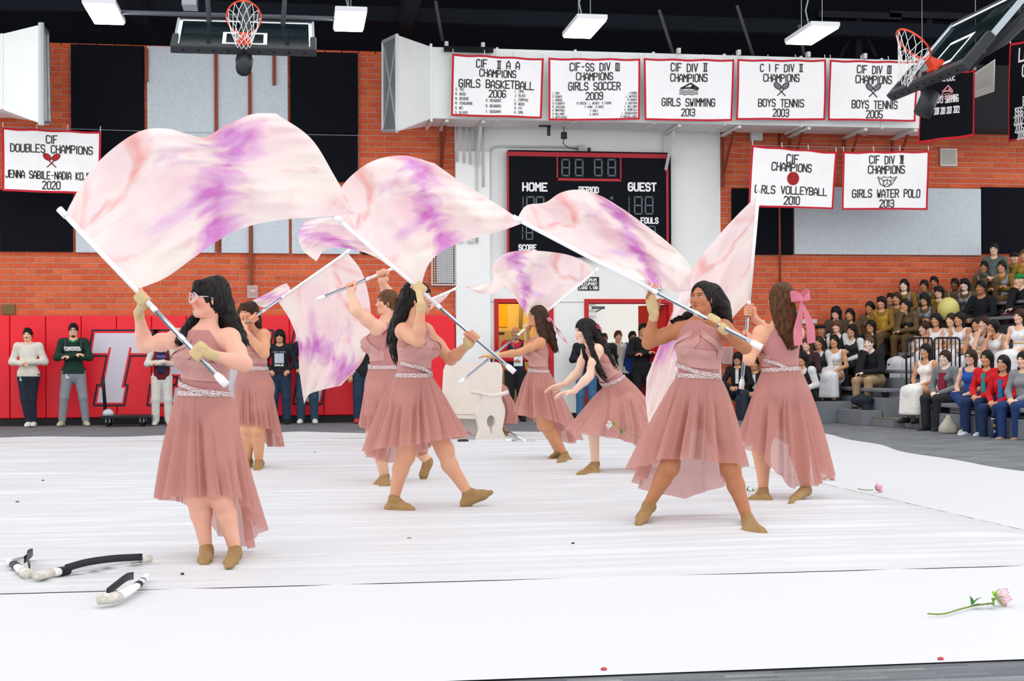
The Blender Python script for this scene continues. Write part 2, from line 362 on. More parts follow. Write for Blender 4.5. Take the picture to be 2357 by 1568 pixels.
tag(MB().tube([(4.44, 28.45, 1.74), (4.46, 28.45, 2.3), (4.62, 28.45, 2.5), (4.8, 28.45, 2.52), (5.0, 28.45, 2.45)], 0.035, 10).build('hose', M('hose_grey', '#a99f86', 0.4), None, True), 'grey curved hose arching behind the storeroom refrigerator', 'hose')
# daylight court beyond the right doorway
tag(MB().box((2.0, 26.31, -0.1), (12.5, 46, -0.02)).build('ground_outside', M('concrete_pale', '#d9d7d0', 0.9)), 'pale sunlit concrete outside the open doorway', None, None, 'structure')
tag(MB().box((5.2, 38, 0), (16.0, 38.2, 6.5)).build('wall_outside', M('stucco_white', '#f6f5f2', 0.9)), 'white sunlit building across the yard', None, None, 'structure')
yt = thing('wall_louver', 'pale louvred vent on the white building seen through the doorway', 'vent', (7.0, 37.97, 3.3))
for q in range(6): MB().box((7.3, 37.93, 2.15 + q * 0.16), (8.0, 37.99, 2.25 + q * 0.16)).build('slat', M('slat_grey', '#dfe2e4', 0.7), yt)
yf = thing('iron_fence', 'thin black iron fence in the sunlit yard behind the doorway', 'fence', (9.3, 34, 0))
fm = M('iron_black', '#4a4d52', 0.5)
for q in range(26): MB().tube([(7.2 + q * 0.12, 34, 0), (7.2 + q * 0.12, 34, 1.55)], 0.012, 5).build('bar', fm, yf)
for zz in (0.25, 1.4): MB().box((7.15, 33.98, zz), (10.3, 34.02, zz + 0.04)).build('rail', fm, yf)

# acoustic panels (px boxes on the wall)
pk = M('panel_black', '#14161d', 1.0, spec=0.1, noise=0.15, nscale=40, bump=0.15, bscale=200); pg = M('panel_grey', '#cbd3db', 0.95, noise=0.09, nscale=30, bump=0.25, bscale=120)
def wrect(px0, py0, px1, py1): 
    a = wall_pt(px0, py1); c = wall_pt(px1, py0); return float(a[0]), float(c[0]), float(a[2]), float(c[2])
panels = [(165, 108, 332, 303, pk, 'upper black acoustic panel beside the grey panels, left of the basket'), (172, 301, 336, 579, pk, None), (2, 440, 168, 579, pk, 'black acoustic panel under the doubles banner at the left edge'),
          (-90, 440, -2, 579, pk, 'black acoustic panel cut by the left picture edge'),
          (340, 112, 496, 304, pg, 'wide grey acoustic panel left of the basket'), (176, 306, 340, 582, pg, None), (500, 120, 572, 304, pg, 'narrow grey acoustic panel under the front basket'), (577, 120, 662, 304, pg, 'grey acoustic panel right of the basket cylinder'),
          (668, 124, 823, 306, pk, 'upper black acoustic panel right of the basket'), (668, 310, 823, 418, pk, 'lower black acoustic panel above the second flag'),
          (343, 306, 500, 582, pg, 'tall grey panel behind the biggest flag'), (510, 306, 578, 583, pg, 'narrow grey panel behind the biggest flag, under its lower edge'), (582, 306, 664, 584, pg, 'grey panel right of the narrow one below the biggest flag'), (672, 470, 827, 585, pg, 'grey panel behind the small curled flag end'),
          (834, 420, 905, 586, pk, 'small black panel behind the second flag'),
          (1683, 436, 1822, 586, pk, 'black acoustic panel behind the upright flag pole'), (1826, 436, 2254, 586, pg, 'long grey acoustic panel under the water polo banner'), (2257, 434, 2420, 584, pk, 'black acoustic panel behind the top bleacher row')]
npan = 0
for (x0, y0, x1, y1, mt, lb) in panels:
    if lb is None:
        lb = {172: 'middle black acoustic panel behind the biggest flag', 176: 'grey acoustic panel crossed by the first flag pole'}[x0]
        if x0 == 172: y1 = 440
        if x0 == 176: y0 = 445
    a0, a1, z0, z1 = wrect(x0, y0, x1, y1)
    o = MB().box((a0, WY - 0.075, z0), (a1, WY - 0.013, z1)).build('acoustic_panel', mt, None, bevel=0.008); tag(o, lb, 'panel', 'acoustic wall panels')
# brown conduit strips between the panels
cond = M('conduit_brown', '#8a3f24', 0.6)
for i, (xa, ya, yb) in enumerate(((337, 112, 188), (631, 126, 196), (497, 122, 580), (575, 165, 655))):
    a = wall_pt(xa, ya, 0.1); c = wall_pt(xa + (4 if ya == 165 else 3), yb, 0.1)
    tag(MB().box((a[0] - 0.03, WY - 0.12, c[2]), (a[0] + 0.03, WY - 0.0745, a[2])).build('conduit_strip', cond), ['brown conduit strip at the left of the grey panels', 'short brown conduit strip right of the basket', 'long brown conduit strip left of the basket cylinder', 'brown conduit from the basket cylinder down to the fire alarm'][i], 'conduit')
a = wall_pt(1793, 300, 0.09); c = wall_pt(1795, 700, 0.09)
tag(MB().tube([(a[0], WY - 0.1, a[2]), (a[0], WY - 0.1, c[2])], 0.022, 8).build('conduit_strip', cond, None, True), 'brown conduit running down behind the volleyball banner', 'conduit')

# wall pads with the school letters printed on
padm = M('pad_vinyl', '#f20a26', 0.42, noise=0.04, nscale=2, bump=0.08, bscale=40, spec=0.5)
PADW = 0.6; PX0 = -4.93
pads_x = [PX0 + i * PADW for i in range(-2, 14)]
for i, x in enumerate(pads_x):
    x1 = min(x + PADW, X_W0 - 0.01)
    if x1 - x < 0.1: continue
    o = MB().box((x + 0.004, WY - 0.085, 0.13), (x1 - 0.004, WY - 0.013, PADTOP)).build('wall_pad', padm, None, bevel=0.018)
    o.modifiers[0].segments = 3
    lab = ['first red wall pad, cut by the left edge', 'second red wall pad'][i] if i < 2 else None
    names = {2: 'red wall pad behind the man in the white sweater', 3: 'red wall pad between the two men on the left', 4: 'red wall pad behind the man in the green sweater', 5: 'red wall pad with the left half of the white letter T', 6: 'red wall pad with the right half of the letter T', 7: 'red wall pad behind the person in the maroon jacket', 8: 'red wall pad hidden behind the leftmost dancer', 9: 'red wall pad behind the leftmost dancer\'s long hair', 10: 'red wall pad behind the man in the black hoodie', 11: 'red wall pad with the last white letter, behind the white flag', 12: 'plain red wall pad right of the last letter', 13: 'red wall pad behind the plaid shirt', 14: 'red wall pad behind the dancer with long black hair', 15: 'last narrow red wall pad beside the white pilaster'}
    tag(o, lab or names.get(i, 'red wall pad'), 'pad', 'red padded wall panels')
# printed letters: outline dark, red inline, pale fill
from mathutils.geometry import tessellate_polygon
def letter(polys, name, label):
    t = thing(name, label, 'letter', wall_pt(*polys[0][0], 0.09))
    cols = [('outline', M('print_dark', '#241a2c', 0.5), 0.004), ('inline', padm, 0.008), ('fill', M('print_white', '#dcd5e2', 0.5), 0.012)]
    P = polys[0]
    for (nm, mt, lift), wd in zip(cols, (17.0, 8.5, 0)):
        if wd:
            obj(nm, quads_mesh(stroke_quads(list(P) + [P[0]], wd), lambda x, y, l=lift: wall_pt(x, y, 0.085 + l)), mt, t); continue
        V = [wall_pt(x, y, 0.085 + lift) for x, y in P]
        tri = tessellate_polygon([[Vector((x, -y, 0)) for x, y in P]]); me = mesh_np(nm, V, [tuple(q) for q in tri], False)
        obj(nm, me, mt, t)
Tf = [(219, 767), (345, 767), (338, 813), (301, 813), (303, 800), (298, 800), (279, 893), (287, 893), (281, 927), (223, 927), (229, 893), (238, 893), (256, 800), (251, 800), (248, 813), (211, 813)]
def letter3(Pf, name, label): letter([Pf], name, label)
letter3(Tf, 'wall_letter', 'white slanted letter T with dark outline on the red pads')
Hf = [(360, 767), (412, 767), (405, 813), (397, 813), (393, 832), (420, 832), (424, 813), (416, 813), (422, 767), (474, 767), (467, 813), (459, 813), (446, 893), (454, 893), (449, 927), (397, 927), (403, 893), (410, 893), (416, 862), (388, 862), (382, 893), (390, 893), (384, 927), (346, 927), (351, 893), (357, 893), (371, 813), (353, 813)]
letter3(Hf, 'wall_letter', 'white slanted letter behind the leftmost dancer and the maroon jacket')
Ef = [(520, 767), (622, 767), (612, 813), (560, 813), (555, 832), (600, 832), (594, 862), (548, 862), (543, 885), (600, 885), (592, 927), (500, 927), (507, 885), (525, 813), (512, 813)]
letter3(Ef, 'wall_letter', 'white slanted letter beside the man in the black hoodie')
Sf = [(683, 767), (775, 767), (766, 800), (738, 800), (722, 890), (742, 890), (735, 924), (682, 924), (688, 890), (694, 890), (708, 800), (676, 800)]
letter3(Sf, 'wall_letter', 'white slanted letter half hidden by the white hanging flag')

# tarp: wrinkled main sheet, smooth front strip, smooth right strip
def tarp_mat(name, rough):
    m, N, L, b = node_mat(name)
    b.inputs['Base Color'].default_value = (*lin('#d5d6d9'), 1); b.inputs['Roughness'].default_value = rough; b.inputs['Specular IOR Level'].default_value = 0.45
    tc = N.new('ShaderNodeTexCoord'); mp = N.new('ShaderNodeMapping'); mp.inputs['Scale'].default_value = (0.6, 5.0, 1); L.new(tc.outputs['Object'], mp.inputs[0])
    nz = N.new('ShaderNodeTexNoise'); nz.inputs['Scale'].default_value = 1.6; nz.inputs['Detail'].default_value = 6; L.new(mp.outputs[0], nz.inputs[0])
    bp = N.new('ShaderNodeBump'); bp.inputs['Strength'].default_value = 0.35 if rough < 0.5 else 0.12; bp.inputs['Distance'].default_value = 0.03; L.new(nz.outputs[0], bp.inputs['Height']); L.new(bp.outputs[0], b.inputs['Normal'])
    return m
tarp_mat('vinyl_wrinkled', 0.42); tarp_mat('vinyl_smooth', 0.6)
def tarp(name, x0, x1, y0, y1, nx, ny, hf, mat, label, edge=None):
    X, Y = np.meshgrid(np.linspace(x0, x1, nx), np.linspace(y0, y1, ny), indexing='ij')
    if edge: X, Y = edge(X, Y)
    Z = hf(X, Y); V = np.stack([X, Y, Z], -1).reshape(-1, 3); I = np.arange(nx * ny).reshape(nx, ny)
    Q = np.stack([I[:-1, :-1], I[1:, :-1], I[1:, 1:], I[:-1, 1:]], -1).reshape(-1, 4)
    o = obj(name, mesh_np(name, V, Q), MATS[mat]); return tag(o, label, 'tarp')
XS = 4.52
ph = rng.uniform(0, 6.28, 40)
def wr(X, Y):
    Z = np.zeros_like(X)
    for i in range(14):
        ky = 9 + i * 3.1; kx = (ph[i] - 3.1) * 0.35
        env = 0.5 + 0.5 * np.sin(X * (0.5 + 0.13 * i) + ph[i + 14] + 0.5 * np.sin(Y * 0.7 + i))
        Z += env ** 2 * np.maximum(0, np.sin(ky * Y + kx * X + ph[i] + 0.8 * np.sin(0.6 * X + i))) ** 3 * 0.012 / (1 + 0.08 * i)
    fold = np.exp(-((((X * 0.55 + Y * 0.25) % 1.37) - 0.68) / 0.02) ** 2) * 0.004
    fade = np.clip((XS - X) / 0.5, 0, 1) * np.clip((Y - 6.9) / 0.35, 0, 1) * np.clip((20.2 - Y) / 0.2, 0, 1)
    return 0.010 + (Z + fold) * fade
XS = 4.52
tarp('floor_tarp', -6.5, XS, 6.9, 20.2, 150, 420, wr, 'vinyl_wrinkled', 'large wrinkled white floor tarp under the dancers')
tarp('floor_tarp', -6.5, XS, 20.15, 21.35, 120, 16, lambda X, Y: 0.016 + 0.05 * np.exp(-((X + 0.1) / 0.5) ** 2) * np.clip(Y - 20.6, 0, 1) + 0.012 * np.exp(-((Y - 21.3) / 0.1) ** 2) * (1 + np.sin(X * 3)), 'vinyl_smooth', 'smooth white tarp strip along the back, nearest the wall')
tarp('floor_tarp', -6.5, 8.2, 4.756, 6.895, 80, 24, lambda X, Y: 0.007 + 0.005 * np.exp(-((Y - 6.88) / 0.05) ** 2) * np.maximum(0, np.sin(X * 5 + 2 * np.sin(X * 2))) ** 4, 'vinyl_smooth', 'smooth white tarp strip nearest the camera')
def redge(X, Y):
    s = (X - XS) / (7.1 - XS); return XS + s * (7.15 - XS + 0.35 * np.sin((Y - 17) * 0.45) + 0.06 * np.sin(Y * 2.3)), Y
tarp('floor_tarp', XS - 0.06, 7.1, 6.91, 21.3, 30, 90, lambda X, Y: 0.013 + 0.002 * np.clip((X - 4.6) / 0.5, 0, 1) * (1 + np.sin(Y * 2 + X)), 'vinyl_smooth', 'smooth white tarp strip along the right, beside the bleachers', redge)
sm = MB().box((-6.5, 6.889, 0.001), (8.2, 6.906, 0.004)).build('tarp_seam', M('seam_black', '#15161c', 0.7)); tag(sm, 'thin black seam between the front tarp strip and the big tarp', 'seam')
# ================================================================ overhead: lamps, ducts, banners, baskets
lampd = M('lamp_diffuser', '#ffffff', 0.4, emit=LAMP); lampc = M('lamp_housing', '#d5d9dd', 0.4); wire = M('wire_grey', '#8b9096', 0.5)
LZ, LYs, LW, LL = 6.1, 21.2, 0.42, 1.15
def lamp(x, y, label, seen):
    t = thing('ceiling_lamp', label, 'lamp', (x, y, LZ), 'linear high bay ceiling lamps')
    MB().box((-LW / 2 - 0.02, -LL / 2 - 0.02, 0.0), (LW / 2 + 0.02, LL / 2 + 0.02, 0.07), o=(x, y, LZ)).build('housing', lampc, t, bevel=0.01)
    MB().box((-LW / 2, -LL / 2, -0.025), (LW / 2, LL / 2, -0.001), o=(x, y, LZ)).build('diffuser', lampd, t)
    MB().box((-0.07, -0.2, 0.071), (0.07, 0.2, 0.14), o=(x, y, LZ)).build('driver_box', lampc, t, bevel=0.01)
    for s in (-1, 1): MB().tube([(x, y + s * 0.45, LZ + 0.07), (x, y + s * 0.45, 10.19)], 0.006, 5).build('cable', wire, t)
    MB().tube([(x, y + 0.1, LZ + 0.14), (x - 0.06, y + 0.1, LZ + 0.4), (x + 0.03, y + 0.1, LZ + 0.75), (x, y + 0.1, 10.19)], 0.012, 6).build('power_cord', wire, t, True)
lab4 = ['ceiling lamp nearest the left edge, above the grey panels', 'lit ceiling lamp right of the front basket', 'lit ceiling lamp hanging above the soccer banner', 'lit ceiling lamp hanging above the tennis banners']
lx = [float(onY(p, 40, LYs)[0]) for p in (240, 805, 1345, 1868)]
for i in range(4): lamp(lx[i], LYs, lab4[i], True)

# white duct along the back wall
ductm = M('duct_white', '#eceeed', 0.45, noise=0.03, nscale=2); galv = M('duct_galvanised', '#9aa1a6', 0.4, 0.6, noise=0.15, nscale=6)
DY = 24.9
dt = thing('air_duct', 'long white air duct on brackets behind the champions banners', 'duct', onY(1500, 285, 25.3))
tl, bl = onY(992, 112, DY), onY(992, 272, DY)
zt_, zb_ = float(onY(1500, 122, DY)[2]), float(onY(1500, 283, DY)[2])
xe = float(onY(2190, 200, DY)[0])
MB().box((tl[0], DY, zb_), (xe, 25.75, zt_)).build('run', ductm, dt, bevel=0.01)
P2t, P2b = onY(918, 82, 23.7), onY(918, 301, 23.7); P3t, P3b = onY(886, 97, 24.9), onY(886, 302, 24.9)
A = [P2b, (tl[0], DY, zb_), (tl[0], 25.75, zb_), P3b, P2t, (tl[0], DY, zt_), (tl[0], 25.75, zt_), P3t]
MB().hexa(A).build('elbow', ductm, dt)
gv = nrm(np.cross(P3t - P2t, UP0)); gv = gv if gv[0] < 0 else -gv
fr = MB()
Q = [P2b, P3b, P3t, P2t]
MB().add([q + gv * 0.02 for q in Q], [(0, 1, 2, 3)]).build('outlet_screen', galv, dt)
for a, c in ((0, 1), (1, 2), (2, 3), (3, 0), (0, 2), (1, 3)):
    MB().tube([Q[a] + gv * 0.03, Q[c] + gv * 0.03], 0.035 if abs(a - c) in (1, 3) else 0.015, 6).build('outlet_frame', M('flange_grey', '#b9bfc3', 0.4, 0.4), dt)
MB().box((-0.02, -0.03, zb_ - 0.06), (0.02, 0.9, zt_ + 0.05), o=(tl[0], DY, 0)).build('flange', ductm, dt)
for px in (1145, 1325, 1505, 1668, 1845, 2030):
    x = float(onY(px, 280, DY)[0])
    MB().box((x - 0.02, DY - 0.015, zb_ - 0.02), (x + 0.02, 25.77, zt_ + 0.02)).build('flange', ductm, dt)
bro = M('bracket_brown', '#7c3420', 0.6)
for i, px in enumerate((1028, 1112, 1562, 1700, 1860, 1990, 2105)):
    x = float(onY(px, 280, DY)[0]); br = M('bracket_white', '#d3d4d0', 0.5)
    h = MB().box((x - 0.03, DY - 0.06, zb_ - 0.07), (x + 0.03, WY - 0.1, zb_ - 0.022)).build('bracket', br, dt)
    dk = bro if (px < 1040 or px > 1660) else br
    MB().tube([(x, 25.2, zb_ - 0.07), (x, WY - 0.14, zb_ - 0.75)], 0.03, 6).build('brace', dk, h)
    MB().box((x - 0.03, DY - 0.07, zt_ + 0.0), (x + 0.03, DY + 0.05, zt_ + 0.09)).build('clip', br, dt)
    MB().box((x - 0.025, WY - 0.14, zb_ - 1.0), (x + 0.025, WY - 0.09, zb_)).build('wall_strut', dk, h)
tag(MB().box((onY(1022, 120, 24.8)[0], 24.75, onY(1022, 118, 24.8)[2]), (onY(1135, 110, 24.8)[0], 24.85, onY(1135, 110, 24.8)[2])).build('mounting_rail', dark2), 'black rail on top of the duct above the basketball banner', 'rail')
x0 = float(onY(2190, 200, DY)[0])
tag(MB().box((x0, 25.1, zb_ + 0.05), (WX1 - 0.05, 25.7, zt_ + 0.0)).build('black_soffit', M('soffit_black', '#15161a', 0.9)), 'black boxed soffit continuing right of the white duct', None, None, 'structure')
# left duct outlet
d2 = thing('air_duct', 'white duct outlet with grey flange at the upper left edge', 'duct', onY(50, 280, 24.8))
a1, a2 = onY(6, 78, 24.9), onY(6, 252, 24.9); b1, b2 = onY(92, 57, 23.8), onY(92, 284, 23.8); c1, c2 = onY(106, 75, 25.0), onY(110, 283, 25.0)
MB().hexa([a2, b2, c2, (a2[0], 25.75, a2[2]), a1, b1, c1, (a1[0], 25.75, a1[2])]).build('elbow', ductm, d2)
MB().box((-8.0, 24.9, a2[2]), (a1[0], 25.75, a1[2])).build('run', ductm, d2)
MB().tube([b1 + np.array([0.02, 0, 0.03]), b2 + np.array([0.02, 0, -0.03])], 0.05, 6).build('flange', M('flange_grey', '#b9bfc3', 0.4, 0.4), d2)
for q in ((b1, c1), (b2, c2), (c1, c2)): MB().tube([q[0] + np.array([0.02, 0, 0]), q[1] + np.array([0.02, 0, 0])], 0.035, 6).build('flange', galv, d2)
MB().tube([a1 + np.array([0, -0.02, 0]), a2 + np.array([0, -0.02, 0])], 0.025, 6).build('flange', ductm, d2)

# ---------------------------------------------------------------- banners
clothw = M('banner_white', '#f8f7f8', 0.85, noise=0.02, nscale=4); clothk = M('banner_black', '#101218', 0.95, spec=0.1, noise=0.1, nscale=8); redb = M('banner_red', '#c3152b', 0.8); inkk = M('ink_black', '#141216', 0.7); inkw = M('ink_white', '#e6e4e6', 0.7); inkr = M('ink_red', '#b11a22', 0.7); inkg = M('ink_grey', '#77767c', 0.7)
def banner(label, c4, Yl, Yr, lines, cloth=clothw, ink=inkk, amp=0.02, seed=0, emb=None, border=0.035):
    """c4: px corners tl,tr,br,bl; Yl/Yr room depth of left/right edge"""
    P = [onY(*c4[0], Yl), onY(*c4[1], Yr), onY(*c4[2], Yr), onY(*c4[3], Yl)]
    nv = nrm(np.cross(P[1] - P[0], P[3] - P[0])); nv = nv if nv @ FW < 0 else -nv
    Wd, Hd = np.linalg.norm(P[1] - P[0]), np.linalg.norm(P[3] - P[0]); asp = Hd / Wd
    r = np.random.default_rng(seed); p = r.uniform(0, 6.28, 4)
    def pos(u, v, lift=0.0):   # u 0..1, v 0..1 up
        q = (1 - u) * ((1 - v) * P[3] + v * P[0]) + u * ((1 - v) * P[2] + v * P[1])
        w = amp * (math.sin(7 * u + p[0] + 1.5 * v) + 0.6 * math.sin(13 * u + p[1] - 3 * v)) * (0.35 + 0.65 * (1 - v)) + amp * 0.5 * math.sin(4 * v + p[2])
        return q + nv * (w + lift) - np.array([0, 0, 0.006 * (1 - math.cos(6.28 * 3 * u)) * v])
    t = thing('champions_banner', label, 'banner', P[3], 'championship banners')
    n1, n2 = 28, 18; V = [pos(i / n1, j / n2) for i in range(n1 + 1) for j in range(n2 + 1)]
    Q = np.array([(i * (n2 + 1) + j, (i + 1) * (n2 + 1) + j, (i + 1) * (n2 + 1) + j + 1, i * (n2 + 1) + j + 1) for i in range(n1) for j in range(n2)])
    obj('cloth', mesh_np('cloth', V, Q), cloth, t)
    e = border / Wd; ev = border / Hd
    for (u0, u1, v0, v1) in ((0, 1, 0, ev), (0, 1, 1 - ev, 1), (0, e, ev, 1 - ev), (1 - e, 1, ev, 1 - ev)):
        k1, k2 = (28, 1) if u1 - u0 > 0.5 else (1, 18)
        V = [pos(u0 + (u1 - u0) * i / k1, v0 + (v1 - v0) * j / k2, 0.004) for i in range(k1 + 1) for j in range(k2 + 1)]
        Q = np.array([(i * (k2 + 1) + j, (i + 1) * (k2 + 1) + j, (i + 1) * (k2 + 1) + j + 1, i * (k2 + 1) + j + 1) for i in range(k1) for j in range(k2)])
        obj('border', mesh_np('border', V, Q), redb, t)
    for ln in lines:
        txt, cu, cv, h, ws, st, al, mt = (list(ln) + [None] * 8)[:8]
        qs = text_quads(txt, 0, 0, h, (ws or 1.0) * 0.80, (st or 0.17) * (0.78 if ink is inkk else 0.85), al or 'c')
        # v units are banner heights: horizontal scale by aspect
        me = quads_mesh(qs, lambda u, v: pos(cu + u * asp, cv + v, 0.007))
        obj('lettering', me, mt or ink, t)
    if emb: emb(t, lambda u, v, l=0.008: pos(u, v, l), asp)
    for u in (0.01, 0.35, 0.66, 0.99):
        a = pos(u, 1.0); MB().tube([a, a + np.array([0, 0.02, 0.09])], 0.008, 5).build('tie', M('tie_white', '#d8d8d8', 0.6), t)
    return t
def ring(cu, cv, ru, rv, n=14, a0=0, a1=6.2832): return [(cu + ru * math.cos(a0 + (a1 - a0) * i / n), cv + rv * math.sin(a0 + (a1 - a0) * i / n)) for i in range(n + 1)]
def strokes(pls, w, asp):
    out = []
    for P in pls: out += stroke_quads([(a, b_ / 1.0) for a, b_ in P], w)
    return out
def fan(P): return P
def emb_rackets(fill, line, cx_=0.5, cy_=0.52, s=1.0):
    def f(t, pos, asp):
        for sd in (-1, 1):
            P = ring(cx_ + sd * 0.045 * s, cy_ + 0.045 * s, 0.036 * s, 0.055 * s)
            V = [pos(cx_ + sd * 0.045 * s, cy_ + 0.045 * s, 0.007)] + [pos(u + sd * 0.3 * (v - cy_ - 0.045 * s), v, 0.007) for u, v in P]
            obj('emblem_racket', mesh_np('emblem_racket', V, [(0, i, i + 1) for i in range(1, len(P))], False), fill, t)
            qs = stroke_quads([(u + sd * 0.3 * (v - cy_ - 0.045 * s), v) for u, v in P], 0.010 * s) + stroke_quads([(cx_ + sd * 0.028 * s, cy_ - 0.01 * s), (cx_ - sd * 0.045 * s, cy_ - 0.115 * s)], 0.012 * s)
            obj('emblem_racket_frame', quads_mesh(qs, lambda u, v: pos(u, v, 0.009)), line, t)
    return f
def emb_swim(mt, dv=0.0):
    def f(t, pos0, asp):
        pos = lambda u, v, l: pos0(u, v + dv, l)
        qs = stroke_quads([(0.43, 0.535), (0.52, 0.61), (0.60, 0.53)], 0.022) + stroke_quads([(0.42, 0.525), (0.5, 0.535), (0.6, 0.515)], 0.025) + stroke_quads(ring(0.545, 0.545, 0.012, 0.02, 8), 0.02)
        for k in range(3): qs += stroke_quads([(0.40 + i * 0.02, 0.49 - k * 0.03 + 0.008 * math.sin(i * 1.57)) for i in range(11)], 0.011)
        obj('emblem_swimmer', quads_mesh(qs, lambda u, v: pos(u, v, 0.008)), mt, t)
    return f
def emb_ball(t, pos, asp):
    P = ring(0.5, 0.50, 0.07, 0.115, 20); V = [pos(0.5, 0.50)] + [pos(u, v) for u, v in P]
    obj('emblem_ball', mesh_np('emblem_ball', V, [(0, i, i + 1) for i in range(1, len(P))], False), inkr, t)
    qs = []
    for a in (0.3, 2.4, 4.5):
        for k in (0.35, 0.7): qs += stroke_quads([(0.5 + 0.07 * k * math.cos(a + q), 0.50 + 0.115 * k * math.sin(a + q)) for q in np.linspace(-0.9, 0.9, 7)], 0.007)
    obj('emblem_seam', quads_mesh(qs, lambda u, v: pos(u, v, 0.011)), M('seam_dark_red', '#5d0d12', 0.7), t)
def emb_polo(t, pos, asp):
    qs = stroke_quads([(0.40, 0.56), (0.43, 0.44), (0.48, 0.40), (0.52, 0.40), (0.57, 0.44), (0.62, 0.56), (0.56, 0.54), (0.55, 0.57), (0.51, 0.55), (0.47, 0.57), (0.45, 0.54), (0.40, 0.56)], 0.009)
    qs += stroke_quads(ring(0.51, 0.455, 0.045, 0.06, 12), 0.008)
    for P in ([(0.41, 0.53), (0.47, 0.51), (0.47, 0.46)], [(0.61, 0.53), (0.55, 0.5), (0.55, 0.46)], [(0.48, 0.42), (0.51, 0.45), (0.55, 0.42)], [(0.51, 0.45), (0.51, 0.52)], [(0.45, 0.49), (0.51, 0.52), (0.56, 0.49)]): qs += stroke_quads(P, 0.007)
    obj('emblem_winged_ball', quads_mesh(qs, lambda u, v: pos(u, v, 0.008)), inkk, t)
BY = 24.72
nm = lambda rows, cu, v0, dv, al, h=0.042: [(r_, cu, v0 - i * dv, h, 0.85, 0.16, al) for i, r_ in enumerate(rows)]
banner('white girls basketball championship banner, leftmost on the duct', [(1041, 123), (1252, 134), (1247, 273), (1038, 267)], BY, BY,
       [('CIF  @ A A', 0.5, 0.80, 0.125, 0.82), ('CHAMPIONS', 0.5, 0.655, 0.115, 0.85), ('GIRLS BASKETBALL', 0.49, 0.475, 0.125, 0.87), ('2006', 0.5, 0.325, 0.115, 0.85)]
       + nm(['S. YEE', 'R. WOOD', 'N. BEDDOE', 'M. YSAGUIRRE', 'A. WEI', 'S. OLIVAS'], 0.045, 0.415, 0.075, 'l') + nm(['L. SIMS', 'J. BLIED', 'L. COMPISE', 'R. WOOD', 'A. ITO', 'A. SIMS'], 0.69, 0.415, 0.07, 'l') + nm(['R. NEABORS', 'R. NEABORS', 'T. GODDARD'], 0.38, 0.25, 0.09, 'l'), seed=1)
banner('white girls soccer championship banner, second on the duct', [(1262, 133), (1474, 135), (1472, 276), (1262, 278)], BY, BY,
       [('CIF-SS DIV #', 0.5, 0.80, 0.12, 0.85), ('CHAMPIONS', 0.5, 0.65, 0.115, 0.85), ('GIRLS SOCCER', 0.5, 0.49, 0.12, 0.85), ('2009', 0.5, 0.335, 0.115, 0.85)]
       + nm(['L ENG', 'S GOWER', 'L DANDIE', 'A STARRITT', 'M JACKSON', 'K MARTINEZ', 'A WILLIAMS', 'D APPLEROSE'], 0.045, 0.42, 0.055, 'l', 0.036) + nm(['J RUBIO', 'L WATHEN', 'M MAHER', 'E KRESSIN', 'L MELLAND', 'K RUMFOLA', 'L HENDERSON', 'H MACWILLIAMS'], 0.965, 0.42, 0.055, 'r', 0.036)
       + nm(['M GREEN  L WEBER  G CHUNG', 'Y PARK  A BOCK', 'Y BALL', 'S SMITH'], 0.5, 0.26, 0.06, 'c', 0.036), seed=2)
banner('white girls swimming championship banner, third on the duct', [(1481, 134), (1690, 137), (1684, 279), (1483, 277)], BY, BY,
       [('CIF DIV @', 0.5, 0.80, 0.125, 0.85), ('CHAMPIONS', 0.5, 0.635, 0.12, 0.85), ('GIRLS SWIMMING', 0.5, 0.24, 0.12, 0.85), ('2013', 0.5, 0.08, 0.115, 0.85)], seed=3, emb=emb_swim(inkk))
banner('white boys tennis championship banner of 2003, fourth on the duct', [(1697, 136), (1901, 137), (1899, 277), (1694, 276)], BY, BY,
       [('C I F DIV @', 0.5, 0.80, 0.12, 0.85), ('CHAMPIONS', 0.5, 0.635, 0.12, 0.85), ('BOYS TENNIS', 0.5, 0.22, 0.12, 0.87), ('2003', 0.5, 0.06, 0.12, 0.85)], seed=4, emb=emb_rackets(inkg, inkk))
banner('white boys tennis championship banner of 2005, behind the side basket net', [(1909, 138), (2115, 141), (2108, 280), (1907, 277)], BY, BY,
       [('CIF DIV #', 0.5, 0.79, 0.125, 0.85), ('CHAMPIONS', 0.5, 0.625, 0.125, 0.85), ('BOYS TENNIS', 0.52, 0.21, 0.125, 0.87), ('2005', 0.52, 0.05, 0.125, 0.85)], seed=5, emb=emb_rackets(inkg, inkk))
banner('white girls volleyball championship banner with a red ball', [(1731, 334), (1927, 350), (1918, 482), (1722, 476)], 24.9, 24.9,
       [('CIF', 0.48, 0.76, 0.14, 0.85), ('CHAMPIONS', 0.48, 0.62, 0.13, 0.85), ('GIRLS VOLLEYBALL', 0.49, 0.235, 0.125, 0.87), ('2010', 0.5, 0.06, 0.13, 0.85)], seed=6, emb=emb_ball)
banner('white girls water polo championship banner with a winged ball', [(1940, 349), (2139, 347), (2137, 483), (1939, 483)], 24.9, 24.9,
       [('CIF DIV &', 0.5, 0.79, 0.13, 0.85), ('CHAMPIONS', 0.5, 0.62, 0.13, 0.85), ('GIRLS WATER POLO', 0.51, 0.215, 0.13, 0.85), ('2013', 0.51, 0.045, 0.125, 0.85)], seed=7, emb=emb_polo)
